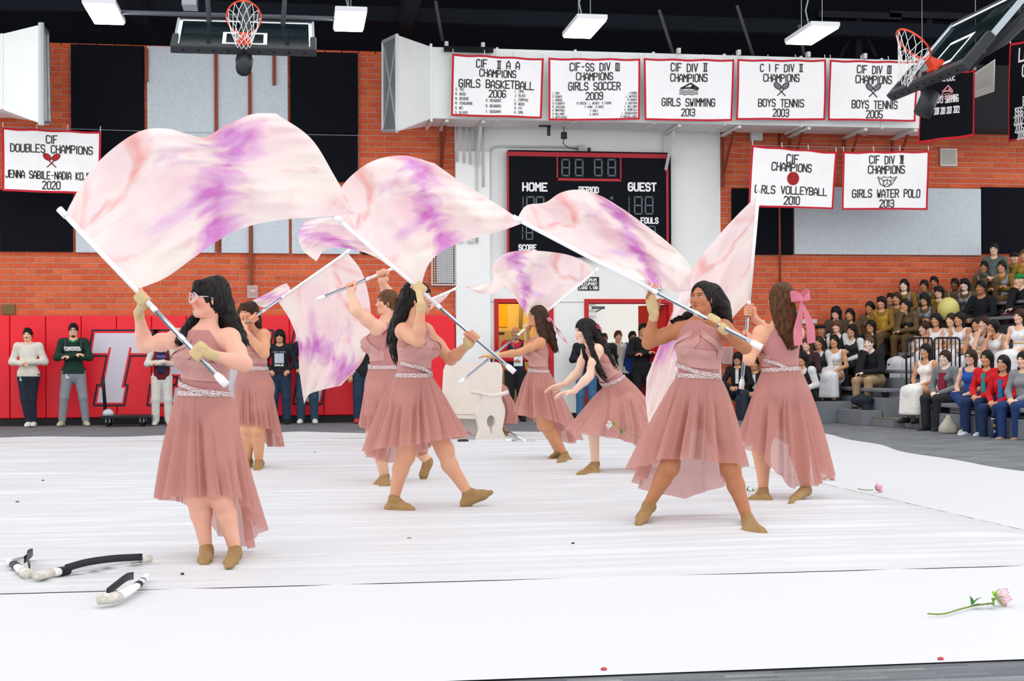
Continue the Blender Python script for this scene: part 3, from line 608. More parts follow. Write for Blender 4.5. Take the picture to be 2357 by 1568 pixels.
banner('white tennis doubles championship banner with red rackets on the left', [(4, 293), (233, 303), (229, 448), (6, 440)], 25.3, 25.3,
       [('CIF', 0.5, 0.79, 0.12, 0.85), ('DOUBLES CHAMPIONS', 0.5, 0.635, 0.12, 0.88), ('JENNA SABILE-NADIA KOJON', 0.49, 0.22, 0.115, 0.72), ('2020', 0.5, 0.06, 0.12, 0.85)], seed=8, emb=emb_rackets(inkr, M('racket_dark_red', '#7c1018', 0.7), 0.5, 0.525, 1.0))
banner('black boys swimming league banner with red border under the side basket', [(2123, 165), (2246, 160), (2243, 313), (2112, 331)], 23.2, 21.6,
       [('LEAGUE', 0.5, 0.86, 0.10, 0.9, 0.2), ('BOYS SWIMMING', 0.5, 0.545, 0.10, 0.62, 0.2), ('2018 2019 2021 2022', 0.5, 0.385, 0.09, 0.5, 0.2)], cloth=clothk, ink=inkw, seed=9, emb=emb_swim(M('ink_pink', '#cf8d92', 0.7), 0.18), border=0.045)
banner('black league champions banner cut by the right edge', [(2325, 100), (2475, 70), (2470, 300), (2321, 328)], 22.2, 20.6,
       [('LEAGUE', 0.42, 0.80, 0.13, 0.9, 0.2), ('CHAMPIONS', 0.44, 0.64, 0.11, 0.62, 0.2), ('BOYS SWIMMING', 0.46, 0.345, 0.085, 0.58, 0.2), ('1966 2000 2001', 0.36, 0.25, 0.08, 0.62, 0.2), ('2002 2003 2004', 0.36, 0.165, 0.08, 0.62, 0.2), ('2005 2006 2007', 0.36, 0.085, 0.075, 0.62, 0.2), ('2009 2010 2012', 0.36, 0.01, 0.07, 0.62, 0.2)], cloth=clothk, ink=inkw, seed=10, emb=emb_swim(M('ink_pink', '#cf8d92', 0.7)), border=0.04)
for i, (a, c) in enumerate((((6, 292, 25.3), (830, 312, 25.6)), ((1728, 334, 24.92), (2145, 340, 24.92)))):
    tag(MB().tube([onY(*a), (onY(*a) + onY(*c)) / 2 - np.array([0, 0, 0.02]), onY(*c)], 0.006, 5).build('banner_cable', wire), ['thin cable carrying the doubles banner on the left', 'thin cable carrying the volleyball and water polo banners'][i], 'cable')

for i, (x_, y_, Y_) in enumerate(((2123, 165, 23.2), (2246, 160, 21.6), (2325, 100, 22.2))):
    p = onY(x_, y_, Y_); tag(MB().tube([p - UP0 * 0.02, p + np.array([0, 0.02, 9.9 - p[2]])], 0.006, 5).build('banner_cable', wire), ['cable holding the left corner of the black swimming banner', 'cable holding the right corner of the black swimming banner', 'cable holding the black league banner at the right edge'][i], 'cable')
# ---------------------------------------------------------------- scoreboard
sbk = M('scoreboard_black', '#0d1118', 0.6, spec=0.08); sred = M('scoreboard_red', '#b3162a', 0.5); led = M('led_grey', '#59666d', 0.5); sbw = M('scoreboard_white', '#f2f2f2', 0.5)
x0, x1, z0, z1 = wrect(1167, 355, 1538, 592)
sb = thing('scoreboard', 'black basketball scoreboard with red trim on the white wall', 'scoreboard', ((x0 + x1) / 2, WY - 0.15, z0))
MB().box((x0, WY - 0.2, z0), (x1, WY - 0.023, z1)).build('cabinet', sbk, sb, bevel=0.01)
FY = WY - 0.2
def sbq(name, px0, py0, px1, py1, mat, parent, lift=0.004):
    a = onY(px0, py1, FY); c = onY(px1, py0, FY)
    return MB().box((a[0], FY - lift, a[2]), (c[0], FY - 0.0005, c[2])).build(name, mat, parent)
for (a, b_, c, d) in ((1167, 355, 1538, 359), (1167, 359, 1171, 590), (1534, 359, 1538, 590)): sbq('trim', a, b_, c, d, sred, sb, 0.01)
for (a, b_, c, d) in ((1281, 357, 1284, 415), (1427, 357, 1430, 415), (1281, 412, 1430, 416)): sbq('clock_frame', a, b_, c, d, sred, sb, 0.012)
def seg7(px, py, w, h, segs='abcdefg'):
    t = max(2.2, w * 0.16); s_ = {'a': (px, py, px + w, py + t), 'd': (px, py + h - t, px + w, py + h), 'g': (px, py + h / 2 - t / 2, px + w, py + h / 2 + t / 2), 'f': (px, py + 1, px + t, py + h / 2 - 1), 'b': (px + w - t, py + 1, px + w, py + h / 2 - 1), 'e': (px, py + h / 2 + 1, px + t, py + h - 1), 'c': (px + w - t, py + h / 2 + 1, px + w, py + h - 1)}
    mb = MB()
    for k in segs:
        q = s_[k]; a = onY(q[0], q[3], FY); c = onY(q[2], q[1], FY); mb.box((a[0], FY - 0.005, a[2]), (c[0], FY - 0.0006, c[2]))
    mb.build('digit', led, sb)
for x in (1292, 1323, 1367, 1398): seg7(x, 366, 20, 40)
for x in (1211, 1233): seg7(x, 452, 20, 42)
for x in (1459, 1484): seg7(x, 452, 20, 42)
seg7(1199, 452, 6, 42, 'bc'); seg7(1443, 452, 6, 42, 'bc'); seg7(1210, 520, 17, 32); seg7(1200, 520, 4, 32, 'bc'); seg7(1492, 520, 17, 32); seg7(1480, 520, 4, 32, 'bc')
def sbt(txt, px, py, hpx, ws, st=0.24, mat=None):
    o_ = onY(px, py, FY); sc = depth(o_) / F
    qs = text_quads(txt, 0, 0, hpx * sc, ws, st, gap=1.9); obj('lettering', quads_mesh(qs, lambda u, v: (o_[0] + u, FY - 0.006, o_[2] + v)), mat or sbw, sb)
sbt('HOME', 1231, 439, 17, 0.9); sbt('GUEST', 1478, 439, 17, 0.82); sbt('PERIOD', 1355, 444, 13, 0.68); sbt('SCORE', 1214, 576, 12, 0.72); sbt('FOULS', 1495, 514, 12, 0.72); sbt('FOULS', 1218, 514, 12, 0.72)
o_ = onY(1354, 354, FY); sc_ = depth(o_) / F
obj('maker_name', quads_mesh(text_quads('DAKTRONICS', 0, 0, 5.5 * sc_, 0.9, 0.3), lambda u, v: (o_[0] + u, FY + 0.1, o_[2] + 0.005 + v)), M('maker_ink', '#5a5e62', 0.6), sb)
sbq('arrow', 1405, 453, 1411, 459, led, sb)

# ---------------------------------------------------------------- small things on the white wall
condw = M('conduit_white', '#cfd0cb', 0.5)
for i, px in enumerate((1052, 1068, 1082, 1097, 1112)):
    zt2 = zb_ + 0.02; a = wall_pt(px, 300, 0.19)
    yb = (372, 375, 378, 560, 430)[i]; zb2 = float(wall_pt(px, yb, 0.19)[2])
    tag(MB().tube([(a[0], WY - 0.185, zt2), (a[0], WY - 0.185, zb2)], 0.02, 8).build('conduit_pipe', condw, None, True), ['white conduit at the brick corner', 'white conduit second from the brick corner', 'white conduit third from the brick corner', 'long white conduit on the pilaster', 'white conduit nearest the scoreboard'][i], 'pipe')
pts = [wall_pt(1125, 575, 0.06), wall_pt(1127, 352, 0.06), wall_pt(1135, 340, 0.06), wall_pt(1150, 337, 0.06), wall_pt(1330, 339, 0.06)]
tag(MB().tube(pts, 0.018, 8).build('conduit_pipe', condw, None, True), 'white conduit bending over the top left of the scoreboard', 'pipe')
def wbox(name, px0, py0, px1, py1, dp, mat, label, cat, y0=0.023, bevel=0.006):
    a0, a1, z0, z1 = wrect(px0, py0, px1, py1)
    return tag(MB().box((a0, WY - y0 - dp, z0), (a1, WY - y0, z1)).build(name, mat, None, bevel=bevel), label, cat)
wbox('junction_box', 1329, 336, 1343, 352, 0.08, M('box_grey', '#b6b8b8', 0.5), 'grey junction box on top of the scoreboard', 'box')
wbox('wall_sensor', 1352, 341, 1358, 349, 0.05, M('sensor_black', '#222428', 0.5), 'small black sensor above the scoreboard', 'sensor')
t = thing('camera_unit', 'small black camera box hanging under the duct', 'camera', onY(1298, 318, 25.5))
c = onY(1298, 312, 25.5); MB().box(c - np.array([0.05, 0.05, 0.06]), c + np.array([0.05, 0.05, 0.06])).build('body', M('sensor_black', '#222428', 0.5), t, bevel=0.01)
MB().tube([c + np.array([0, 0, 0.06]), onY(1296, 285, 25.5)], 0.008, 5).build('stem', M('sensor_black'), t); MB().tube([c - np.array([0, 0, 0.06]), onY(1296, 330, 25.6), onY(1308, 340, 25.8), onY(1330, 344, 25.9)], 0.008, 5).build('cord', M('sensor_black'), t, True)
t = thing('wall_louver', 'black angled bracket under the soccer banner', 'bracket', onY(1262, 300, 25.3))
MB().box(onY(1240, 292, 25.3), onY(1268, 289, 25.32)).build('arm', M('sensor_black'), t); MB().box(onY(1260, 312, 25.3), onY(1266, 291, 25.34)).build('drop', M('sensor_black'), t)
# occupancy sign
def sign(label, px0, py0, px1, py1, mat, lines, ink, dp=0.01, name='wall_sign', inset=None):
    a0, a1, z0, z1 = wrect(px0, py0, px1, py1); t = thing(name, label, 'sign', ((a0 + a1) / 2, WY - 0.03, z0))
    MB().box((a0, WY - 0.024 - dp, z0), (a1, WY - 0.024, z1)).build('plate', mat, t, bevel=0.004)
    for (txt, fy, fh, ws, st) in lines:
        qs = text_quads(txt, (a0 + a1) / 2, z0 + (z1 - z0) * fy, (z1 - z0) * fh, ws, st, gap=1.9); obj('lettering', quads_mesh(qs, lambda u, v: (u, WY - 0.027 - dp, v)), ink, t)
    return t
sign('black maximum occupant load sign between the doorways', 1330, 638, 1378, 669, M('sign_black', '#1c1c1e', 0.5), [('MAXIMUM', 0.68, 0.2, 0.95, 0.24), ('OCCUPANT', 0.39, 0.2, 0.85, 0.24), ('LOAD 1,136', 0.10, 0.2, 0.8, 0.24)], sbw)
sign('red lettered exit sign above the open doorway', 1488, 641, 1523, 667, M('sign_pale', '#dfe2e4', 0.5), [('EXIT', 0.2, 0.6, 0.62, 0.16)], M('exit_red', '#ee5a50', 0.5, emit=0.5), 0.08, 'exit_sign')
sign('small black notice beside the storeroom doorway', 1114, 822, 1133, 834, M('sign_black'), [], sbw)
wbox('junction_box', 1048, 551, 1063, 560, 0.06, condw, 'left small white box on the pilaster beside the second flag', 'box', 0.165); wbox('junction_box', 1075, 549, 1088, 561, 0.06, condw, 'right small white box on the pilaster beside the second flag', 'box', 0.165)
# wire guard over a wall speaker
a0, a1, z0, z1 = wrect(994, 568, 1045, 656); t = thing('speaker_guard', 'white wire guard cage over a wall speaker on the brick', 'cage', ((a0 + a1) / 2, WY - 0.1, z0))
MB().box((a0 + 0.09, WY - 0.09, z0 + 0.03), (a1 - 0.02, WY - 0.014, z1)).build('speaker', M('speaker_grey', '#b9bcc4', 0.6), t)
gw = M('guard_wire', '#dcd9d6', 0.5)
for i in range(11): x = a0 + (a1 - a0) * i / 10; MB().tube([(x, WY - 0.13, z0), (x, WY - 0.13, z1)], 0.004, 4).build('wire', gw, t)
for i in range(17): z = z0 + (z1 - z0) * i / 16; MB().tube([(a0, WY - 0.13, z), (a1, WY - 0.13, z)], 0.004, 4).build('wire', gw, t)
MB().box((a0 - 0.015, WY - 0.14, z0 - 0.015), (a0, WY - 0.013, z1)).build('side', gw, t); MB().box((a1, WY - 0.14, z0 - 0.015), (a1 + 0.012, WY - 0.013, z1)).build('side', gw, t); MB().box((a0, WY - 0.14, z0 - 0.015), (a1, WY - 0.013, z0)).build('bottom', gw, t)
# alarm, wall box, grille, extinguisher, PA speaker
wbox('wall_box', 5, 701, 36, 724, 0.04, M('box_brown', '#7a5a33', 0.6), 'brown square box on the brick above the first pads', 'box', 0.013)
a0, a1, z0, z1 = wrect(569, 657, 594, 687); t = thing('fire_alarm', 'red fire alarm under a clear cover on the brick', 'alarm', ((a0 + a1) / 2, WY - 0.05, z0))
MB().box((a0 + 0.03, WY - 0.06, z0 + 0.05), (a1 - 0.03, WY - 0.014, z1 - 0.05)).build('body', M('alarm_red', '#b32632', 0.4), t, bevel=0.01)
MB().box((a0, WY - 0.1, z0), (a1, WY - 0.013, z1)).build('cover', M('clear_plastic', '#efe6e4', 0.2, alpha=0.35), t, bevel=0.015)
obj('lettering', quads_mesh(text_quads('FIRE', (a0 + a1) / 2, (z0 + z1) / 2, 0.035, 0.8, 0.22), lambda u, v: (u, WY - 0.063, v)), sbw, t)
tag(MB().tube([wall_pt(580, 590, 0.03), wall_pt(580, 657, 0.03)], 0.018, 6).build('conduit_pipe', cond, None, True), 'brown conduit above the fire alarm', 'pipe')
a0, a1, z0, z1 = wrect(1664, 798, 1682, 838); t = thing('fire_alarm', 'red alarm under a cover beside the right front dancer', 'alarm', ((a0 + a1) / 2, WY - 0.05, z0))
MB().box((a0 + 0.01, WY - 0.06, z0 + 0.06), (a1 - 0.01, WY - 0.014, z1 - 0.02)).build('body', M('alarm_red'), t, bevel=0.01); MB().box((a0 - 0.02, WY - 0.09, z0), (a1 + 0.02, WY - 0.013, z1)).build('cover', M('clear_plastic'), t, bevel=0.01)
a0, a1, z0, z1 = wrect(2162, 343, 2200, 383); t = thing('wall_grille', 'square white vent grille on the brick under the duct', 'vent', ((a0 + a1) / 2, WY - 0.05, z0))
MB().box((a0, WY - 0.06, z0), (a1, WY - 0.013, z1)).build('frame', M('grille_white', '#dedcd6', 0.6), t, bevel=0.006); MB().box((a0 + 0.03, WY - 0.066, z0 + 0.03), (a1 - 0.03, WY - 0.058, z1 - 0.03)).build('mesh_panel', M('grille_grey', '#b9b6ae', 0.7), t)
t = thing('wall_speaker', 'white framed speaker grille below the side basket board', 'speaker', onY(2255, 215, 23.6))
P = [onY(2226, 219, 23.6), onY(2289, 198, 22.7), onY(2291, 135, 22.7), onY(2228, 178, 23.6)]; bk_ = np.array([0.25, 0.5, 0])
MB().hexa([P[0], P[1], P[1] + bk_, P[0] + bk_, P[3], P[2], P[2] + bk_, P[3] + bk_]).build('cabinet', M('grille_white'), t, bevel=0.008)
q = [P[0] * 0.93 + P[2] * 0.07, P[1] * 0.93 + P[3] * 0.07, P[2] * 0.93 + P[0] * 0.07, P[3] * 0.93 + P[1] * 0.07]
MB().add([p - FW * 0.015 for p in q], [(0, 1, 2, 3)]).build('grille', M('grille_grey'), t)
tag(MB().box(onY(1834, 745, 25.95), onY(1880, 735, 25.97)).build('wall_plate', M('plate_pale', '#cfd3d4', 0.5)), 'pale plate on the brick behind the dancer with the bow', 'plate')
wbox('wall_plate', 1736, 737, 1760, 742, 0.02, M('plate_pale', '#cfd3d4', 0.5), 'small pale plate on the brick beside the upright pole', 'plate', 0.013)
wbox('flood_light', 1722, 309, 1748, 327, 0.1, M('plate_pale'), 'grey flood light under the duct above the volleyball banner', 'light', 0.1)
# ceiling projector box at the very top, left of the basket
tag(MB().box(onY(418, 10, 22.0), onY(456, -12, 22.4)).build('ceiling_box', M('box_silver', '#9aa0a8', 0.3, 0.5)), 'silver box on the ceiling at the top left of the basket', 'box')
# ================================================================ baskets
glass = M('board_glass', '#10262b', 0.08, alpha=0.45, spec=0.6); bwhite = M('board_white', '#e8ecee', 0.5); bframe = M('board_frame', '#23262c', 0.5); orange = M('rim_orange', '#e8461e', 0.4); netm = M('net_white', '#f0efee', 0.8); bsil = M('board_silver', '#a9b6bd', 0.35, 0.3)
def basket(label, Bc, xd, ub, n, mast_dir, gdir=np.array([0, 0, -1.0])):
    Bc = np.asarray(Bc, float); W2, HH = 0.915, 1.07
    fn = lambda u, v, d: Bc + xd * u + ub * v + n * d
    t = thing('basketball_hoop', label, 'basketball hoop', Bc)
    def slab(name, u0, u1, v0, v1, d0, d1, mat, parent=t, bevel=0.0):
        P = [fn(u0, v0, d0), fn(u1, v0, d0), fn(u1, v1, d0), fn(u0, v1, d0), fn(u0, v0, d1), fn(u1, v0, d1), fn(u1, v1, d1), fn(u0, v1, d1)]
        return MB().hexa(P).build(name, mat, parent, bevel=bevel)
    bd = slab('backboard', -W2, W2, 0, HH, -0.012, 0.0, glass)
    for (u0, u1, v0, v1) in ((-W2, -W2 + 0.05, 0.0, HH), (W2 - 0.05, W2, 0.0, HH), (-W2, W2, HH - 0.05, HH)): slab('stripe', u0, u1, v0, v1, 0.001, 0.004, bwhite, bd)
    for (u0, u1, v0, v1) in ((-0.3, 0.3, 0.16, 0.21), (-0.3, 0.3, 0.56, 0.61), (-0.3, -0.25, 0.21, 0.56), (0.25, 0.3, 0.21, 0.56)): slab('target_line', u0, u1, v0, v1, 0.001, 0.004, bwhite, bd)
    for (u0, u1, v0, v1) in ((-W2 - 0.03, -W2, 0, HH + 0.03), (W2, W2 + 0.03, 0, HH + 0.03), (-W2, W2, HH, HH + 0.03)): slab('frame', u0, u1, v0, v1, -0.05, 0.015, bframe if u1 - u0 > 1 else bsil)
    slab('pad', -W2 - 0.05, W2 + 0.05, -0.09, 0.02, -0.06, 0.05, bframe, bevel=0.015); 
    for s in (-1, 1): slab('pad', s * (W2 + 0.01) - 0.04, s * (W2 + 0.01) + 0.04, 0.0, 0.4, -0.06, 0.05, bframe, bevel=0.015)
    for i in range(9): slab('bolt', -0.8 + i * 0.2 - 0.012, -0.8 + i * 0.2 + 0.012, -0.095, -0.089, -0.02, 0.005, dark2)
    br = slab('rim_bracket', -0.09, 0.09, 0.06, 0.22, 0.005, 0.05, orange, bevel=0.006); 
    MB().hexa([fn(-0.08, 0.1, 0.05), fn(0.08, 0.1, 0.05), fn(0.05, 0.14, 0.17), fn(-0.05, 0.14, 0.17), fn(-0.08, 0.2, 0.05), fn(0.08, 0.2, 0.05), fn(0.05, 0.17, 0.17), fn(-0.05, 0.17, 0.17)]).build('rim_neck', orange, t)
    rc = fn(0, 0.155, 0.38); R = 0.228
    MB().tube([rc + R * (math.cos(a) * xd + math.sin(a) * n) for a in np.linspace(0, 2 * math.pi, 41)], 0.011, 8, cap=False).build('rim', orange, t, True)
    # net: 12 hooks, crossing strands
    axis = nrm(0.55 * (-ub) + 0.9 * gdir)
    def npnt(k, lv):
        s = lv / 5; rr = R * (1 - 0.55 * s ** 0.8); a = 2 * math.pi * k / 12 + (0.26 if lv % 2 else 0)
        c = rc + axis * 0.42 * s
        return c + rr * (math.cos(a) * xd + math.sin(a) * n * (1 - 0.25 * s)) + rng.normal(0, 0.006, 3) * (lv > 0)
    G = [[npnt(k, lv) for k in range(12)] for lv in range(6)]
    net = MB()
    for lv in range(5):
        for k in range(12):
            for dk in ((0, -1) if lv % 2 == 0 else (0, 1)):
                a = G[lv][k]; c = G[lv + 1][(k + dk) % 12]; net.tube([a, (a + c) / 2 + axis * 0.006, c], 0.0042, 4, cap=False)
    net.build('net', netm, t, True)
    for q in mast_dir: MB().tube(q[0], q[1], 10).build(q[2], q[3], t, True)
    return fn
ub = nrm([0, 0.84, 0.54]); n_ = nrm(np.cross([1, 0, 0], ub)); n_ = n_ if n_[2] > 0 else -n_
Bc = at(562, 112, 19.3); xd = np.array([1.0, 0, 0])
fnL = lambda u, v, d: Bc + xd * u + ub * v + n_ * d
gm = M('mast_grey', '#3a3e46', 0.5)
basket('folded up basketball hoop facing the camera at the top left', Bc, xd, ub, n_, [
    ([fnL(0, 0.25, -0.08), fnL(0, 0.5, -0.25), Bc + np.array([0, 1.0, 1.9])], 0.07, 'mast', gm),
    ([fnL(-0.85, 0.95, -0.1), fnL(0.85, 0.95, -0.1)], 0.05, 'cross_tube', gm), ([fnL(-0.6, 0.3, -0.1), fnL(0.6, 0.3, -0.1)], 0.05, 'cross_tube', gm),
    ([fnL(-0.5, 0.9, -0.12), Bc + np.array([-0.6, 1.2, 1.9])], 0.035, 'brace', gm), ([fnL(0.5, 0.9, -0.12), Bc + np.array([0.6, 1.2, 1.9])], 0.035, 'brace', gm),
    ([fnL(0, -0.04, -0.14), fnL(0, -0.34, -0.16)], [0.12, 0.105], 'height_adjuster', M('adjuster_dark', '#24272d', 0.45))])
fa, ne = at(2062, 210, 16.83), at(2230, 138, 15.0)
xr = nrm(fa - ne); ubr = nrm(np.array([0.66, 0, 0.75])); ubr = nrm(ubr - xr * (ubr @ xr)); nr = np.cross(xr, ubr); nr = nr if nr[0] < 0 else -nr
Br = (fa + ne) / 2 - ubr * 0.02
fnR = lambda u, v, d: Br + xr * u + ubr * v + nr * d
basket('folded up basketball hoop seen from the side at the top right', Br, xr, ubr, nr, [
    ([fnR(0, 0.2, -0.1), fnR(0, 0.9, -0.35), fnR(0, 2.4, -0.5), Br + np.array([3.2, 0, 3.0])], 0.08, 'mast', bframe),
    ([fnR(-0.7, 0.3, -0.1), fnR(0.7, 0.3, -0.1)], 0.05, 'cross_tube', bframe), ([fnR(-0.7, 0.9, -0.1), fnR(0.7, 0.9, -0.1)], 0.05, 'cross_tube', bframe),
    ([fnR(-0.6, 0.1, -0.12), fnR(-0.55, 2.2, -0.3)], 0.05, 'brace', bframe), ([fnR(0.6, 0.1, -0.12), fnR(0.55, 2.2, -0.3)], 0.05, 'brace', bframe),
    ([fnR(0.05, -0.08, -0.14), fnR(0.05, -0.34, -0.22)], [0.1, 0.1], 'height_adjuster', M('adjuster_dark'))])

# ================================================================ church pew
pewm = M('pew_cream', '#ddd2c9', 0.55, noise=0.03, nscale=6)
from mathutils.geometry import tessellate_polygon
q0 = floor_at(1163, 1013); Dv = nrm(-RT0 * 0.71 - FW * 0.71); Lv = nrm(-RT0 * 0.71 + FW * 0.71)
pew = thing('church_pew', 'cream painted wooden pew with keyhole cut end panels', 'bench', q0)
def plate(name, outer, inner, fn, d0, d1, mat, parent):
    loops = [outer] + ([inner] if inner else []); flat = [p for l in loops for p in l]
    tri = tessellate_polygon([[Vector((p[0], p[1], 0)) for p in l] for l in loops]); n = len(flat)
    V = [fn(u, v, d0) for u, v in flat] + [fn(u, v, d1) for u, v in flat]
    Fs = [tuple(t_) for t_ in tri] + [tuple(i + n for i in reversed(t_)) for t_ in tri]; o = 0
    for l in loops:
        k = len(l); Fs += [(o + i, o + (i + 1) % k, n + o + (i + 1) % k, n + o + i) for i in range(k)]; o += k
    return MB().add(V, Fs).build(name, mat, parent)
PD, PL = 0.54, 1.22
out = [(0.0, 0), (0.02, 0.06), (0.10, 0.13), (0.07, 0.2), (0.02, 0.3), (0.0, 0.38), (0.03, 0.46), (0.10, 0.52), (0.13, 0.58), (0.12, 0.6), (0.83, 0.6), (0.80, 0.57), (0.83, 0.52), (0.94, 0.46), (1.0, 0.38), (0.98, 0.3), (0.92, 0.2), (0.9, 0.13), (0.97, 0.06), (1.0, 0)]
outer = [(u * PD, v) for u, v in crom(out, 50)]
hole = [(0.5 * PD + 0.08 * math.cos(a), 0.25 + 0.085 * math.sin(a)) for a in np.linspace(-1.2, 4.34, 22)] + [(0.5 * PD - 0.018, 0.12), (0.5 * PD - 0.01, 0.09), (0.5 * PD + 0.01, 0.09), (0.5 * PD + 0.018, 0.12)]
for k, s in enumerate((0.0, PL)):
    fn = lambda u, v, d, s=s: q0 + Dv * u + np.array([0, 0, v + 0.012]) + Lv * (s + d)
    pl = plate('end_panel', outer, hole, fn, 0, 0.035, pewm, pew)
    ar = crom([(-0.06, 0.645), (0.0, 0.63), (0.14, 0.605), (0.3, 0.605), (0.46, 0.64), (0.6, 0.655)], 14)
    MB().tube([fn(u, v, 0.017) for u, v in ar], [0.03] * 14, 10).build('arm_rest', pewm, pl, True)
bkp = [(0.02, 0.1), (0.02, 0.96), (0.06, 1.04), (0.14, 1.07), (PL - 0.14, 1.07), (PL - 0.06, 1.04), (PL - 0.02, 0.96), (PL - 0.02, 0.1)]
plate('backrest', bkp, None, lambda u, v, d: q0 + Lv * u + np.array([0, 0, v]) + Dv * (0.02 + d + 0.08 * (1 - v)), 0, 0.03, pewm, pew)
plate('seat', [(0.036, 0.07), (PL - 0.001, 0.07), (PL - 0.001, 0.50), (0.036, 0.50)], None, lambda u, v, d: q0 + Lv * u + Dv * v + np.array([0, 0, 0.36 + d]), 0, 0.045, pewm, pew)
plate('seat_rail', [(0.036, 0.30), (PL - 0.001, 0.30), (PL - 0.001, 0.355), (0.036, 0.355)], None, lambda u, v, d: q0 + Lv * u + Dv * (0.46 + d) + np.array([0, 0, v]), 0, 0.03, pewm, pew)

# ================================================================ floor rifles, roses, cart
wood_w = M('rifle_white', '#eeedec', 0.45, noise=0.04, nscale=30); strapm = M('strap_black', '#1a1c24', 0.5); tape = M('scuffed_tape', '#cfcac0', 0.7, noise=0.2, nscale=60); chrome = M('chrome', '#c8ccd0', 0.25, 1.0)
def prp(label, pts, rad, strap, bands, tip):
    t = thing('practice_rifle', label, 'rifle', floor_at(*pts[0]), 'white practice rifles on the tarp')
    P = [floor_at(x, y, 0.03) + np.array([0, 0, 0.015]) for x, y in pts]; P = crom(np.array(P), 14)
    r = np.interp(np.linspace(0, 1, 14), np.linspace(0, 1, len(rad)), rad)
    MB().tube(P, r, 10, flat=0.75).build('stock', wood_w, t, True)
    MB().tube([P[0] - (P[1] - P[0]) * 0.05, P[1], P[2]], [rad[0] * 1.03] * 3, 10, flat=0.77).build('butt_tape', tape, t, True)
    if tip: MB().tube([P[-2], P[-1] + (P[-1] - P[-2]) * 0.2], [rad[-1] * 1.1] * 2, 10).build('tip_tape', tape, t, True)
    S = crom(np.array([floor_at(x, y, 0.03) + np.array([0, 0, z]) for x, y, z in strap]), 16); V = []; 
    for i, p in enumerate(S):
        V += [p + np.array([0, 0, -0.018]), p + np.array([0, 0, 0.018])]
    o = obj('strap', mesh_np('strap', V, [(2 * i, 2 * i + 2, 2 * i + 3, 2 * i + 1) for i in range(15)], True), strapm, t); md = o.modifiers.new('s', 'SOLIDIFY'); md.thickness = 0.004
    for f in bands:
        i = int(f * 12); MB().tube([P[i], P[i + 1]], [np.interp(f, np.linspace(0, 1, len(rad)), rad) * 1.12] * 2, 10, flat=0.8).build('band', strapm if f < 0.7 else chrome, t, True)
prp('white practice rifle with black strap bent at the far left edge', [(66, 1330), (40, 1312), (20, 1296), (38, 1292), (70, 1286)], [0.03, 0.026, 0.02, 0.016, 0.014], [(70, 1318, 0.02), (64, 1300, 0.05), (76, 1284, 0.03), (55, 1298, 0.02)], [0.42, 0.5], False)
prp('white practice rifle with long black strap, middle of the three', [(84, 1334), (120, 1326), (170, 1318), (250, 1305), (343, 1293)], [0.028, 0.026, 0.022, 0.018, 0.017], [(150, 1325, 0.035), (200, 1318, 0.05), (260, 1309, 0.05), (328, 1298, 0.035)], [0.28, 0.93], True)
prp('white practice rifle with worn butt, nearest the camera', [(226, 1388), (262, 1384), (296, 1368), (320, 1352), (340, 1330)], [0.030, 0.028, 0.02, 0.016, 0.015], [(306, 1340, 0.03), (290, 1352, 0.045), (262, 1366, 0.03), (245, 1372, 0.015)], [0.62, 0.75], False)
petal = M('rose_petal', '#f3cad6', 0.6); petal_w = M('rose_petal_pale', '#f7ecef', 0.6); leafm = M('rose_leaf', '#2f7a2c', 0.5); sepal = M('rose_sepal', '#7db51e', 0.5); stemm = M('rose_stem', '#7c8f2c', 0.6)
def rose(label, stem, bloom, br, bdir, leaves, pm, sep=True):
    """stem: 3D points; bloom: centre; bdir: opening direction"""
    t = thing('rose', label, 'rose', stem[0], 'pale pink roses')
    MB().tube(crom(np.array(stem), 12), 0.0035, 6).build('stem', stemm, t, True)
    bdir = nrm(bdir); a = nrm(np.cross(bdir, [0.3, 0.2, 1])); c = np.cross(bdir, a)
    for layer, (nr_, rr, op) in enumerate(((3, 0.5, 0.15), (4, 0.75, 0.35), (5, 1.0, 0.6))):
        for k in range(nr_):
            an = 2 * math.pi * k / nr_ + layer * 0.7; V = []
            for i in range(6):
                for j in range(5):
                    v = i / 5; u = (j / 4 - 0.5) * 2
                    th = an + u * (1.25 / (1 + layer * 0.15)) * math.sin(math.pi * min(v * 0.8 + 0.2, 1))
                    rad = br * rr * (math.sin(v * 1.7) * 0.75 + op * v * v * 0.45) ; hgt = br * (1.6 * v - 0.25 * u * u * v - op * 0.5 * v * v) - br * 0.5
                    V.append(bloom + bdir * hgt + (math.cos(th) * a + math.sin(th) * c) * rad)
            o = obj('petal', mesh_np('petal', V, np.array([(i * 5 + j, i * 5 + j + 1, (i + 1) * 5 + j + 1, (i + 1) * 5 + j) for i in range(5) for j in range(4)])), pm, t)
    def leaf(p, d, l, w, mat, nm):
        d = nrm(d); s = nrm(np.cross(d, UP0 + 0.1)); up_ = np.cross(s, d); V = []
        for i in range(7):
            v = i / 6; ww = w * math.sin(math.pi * v ** 0.8) ; q = p + d * l * v + up_ * (0.15 * l * math.sin(v * 3))
            V += [q - s * ww + up_ * ww * 0.25, q, q + s * ww + up_ * ww * 0.25]
        obj(nm, mesh_np(nm, V, np.array([(3 * i + k, 3 * i + k + 1, 3 * i + k + 4, 3 * i + k + 3) for i in range(6) for k in (0, 1)])), mat, t)
    if sep:
        for k in range(5): an = 2 * math.pi * k / 5; leaf(bloom - bdir * br * 0.7, bdir * 0.55 + math.cos(an) * a + math.sin(an) * c, br * 1.15, br * 0.28, sepal, 'sepal')
    for (p, d, l, w) in leaves: leaf(np.asarray(p), d, l, w, leafm, 'leaf')
fz = lambda x, y, z=0.02: floor_at(x, y, 0.0) + np.array([0, 0, z])
rx, ry = RT0, FW
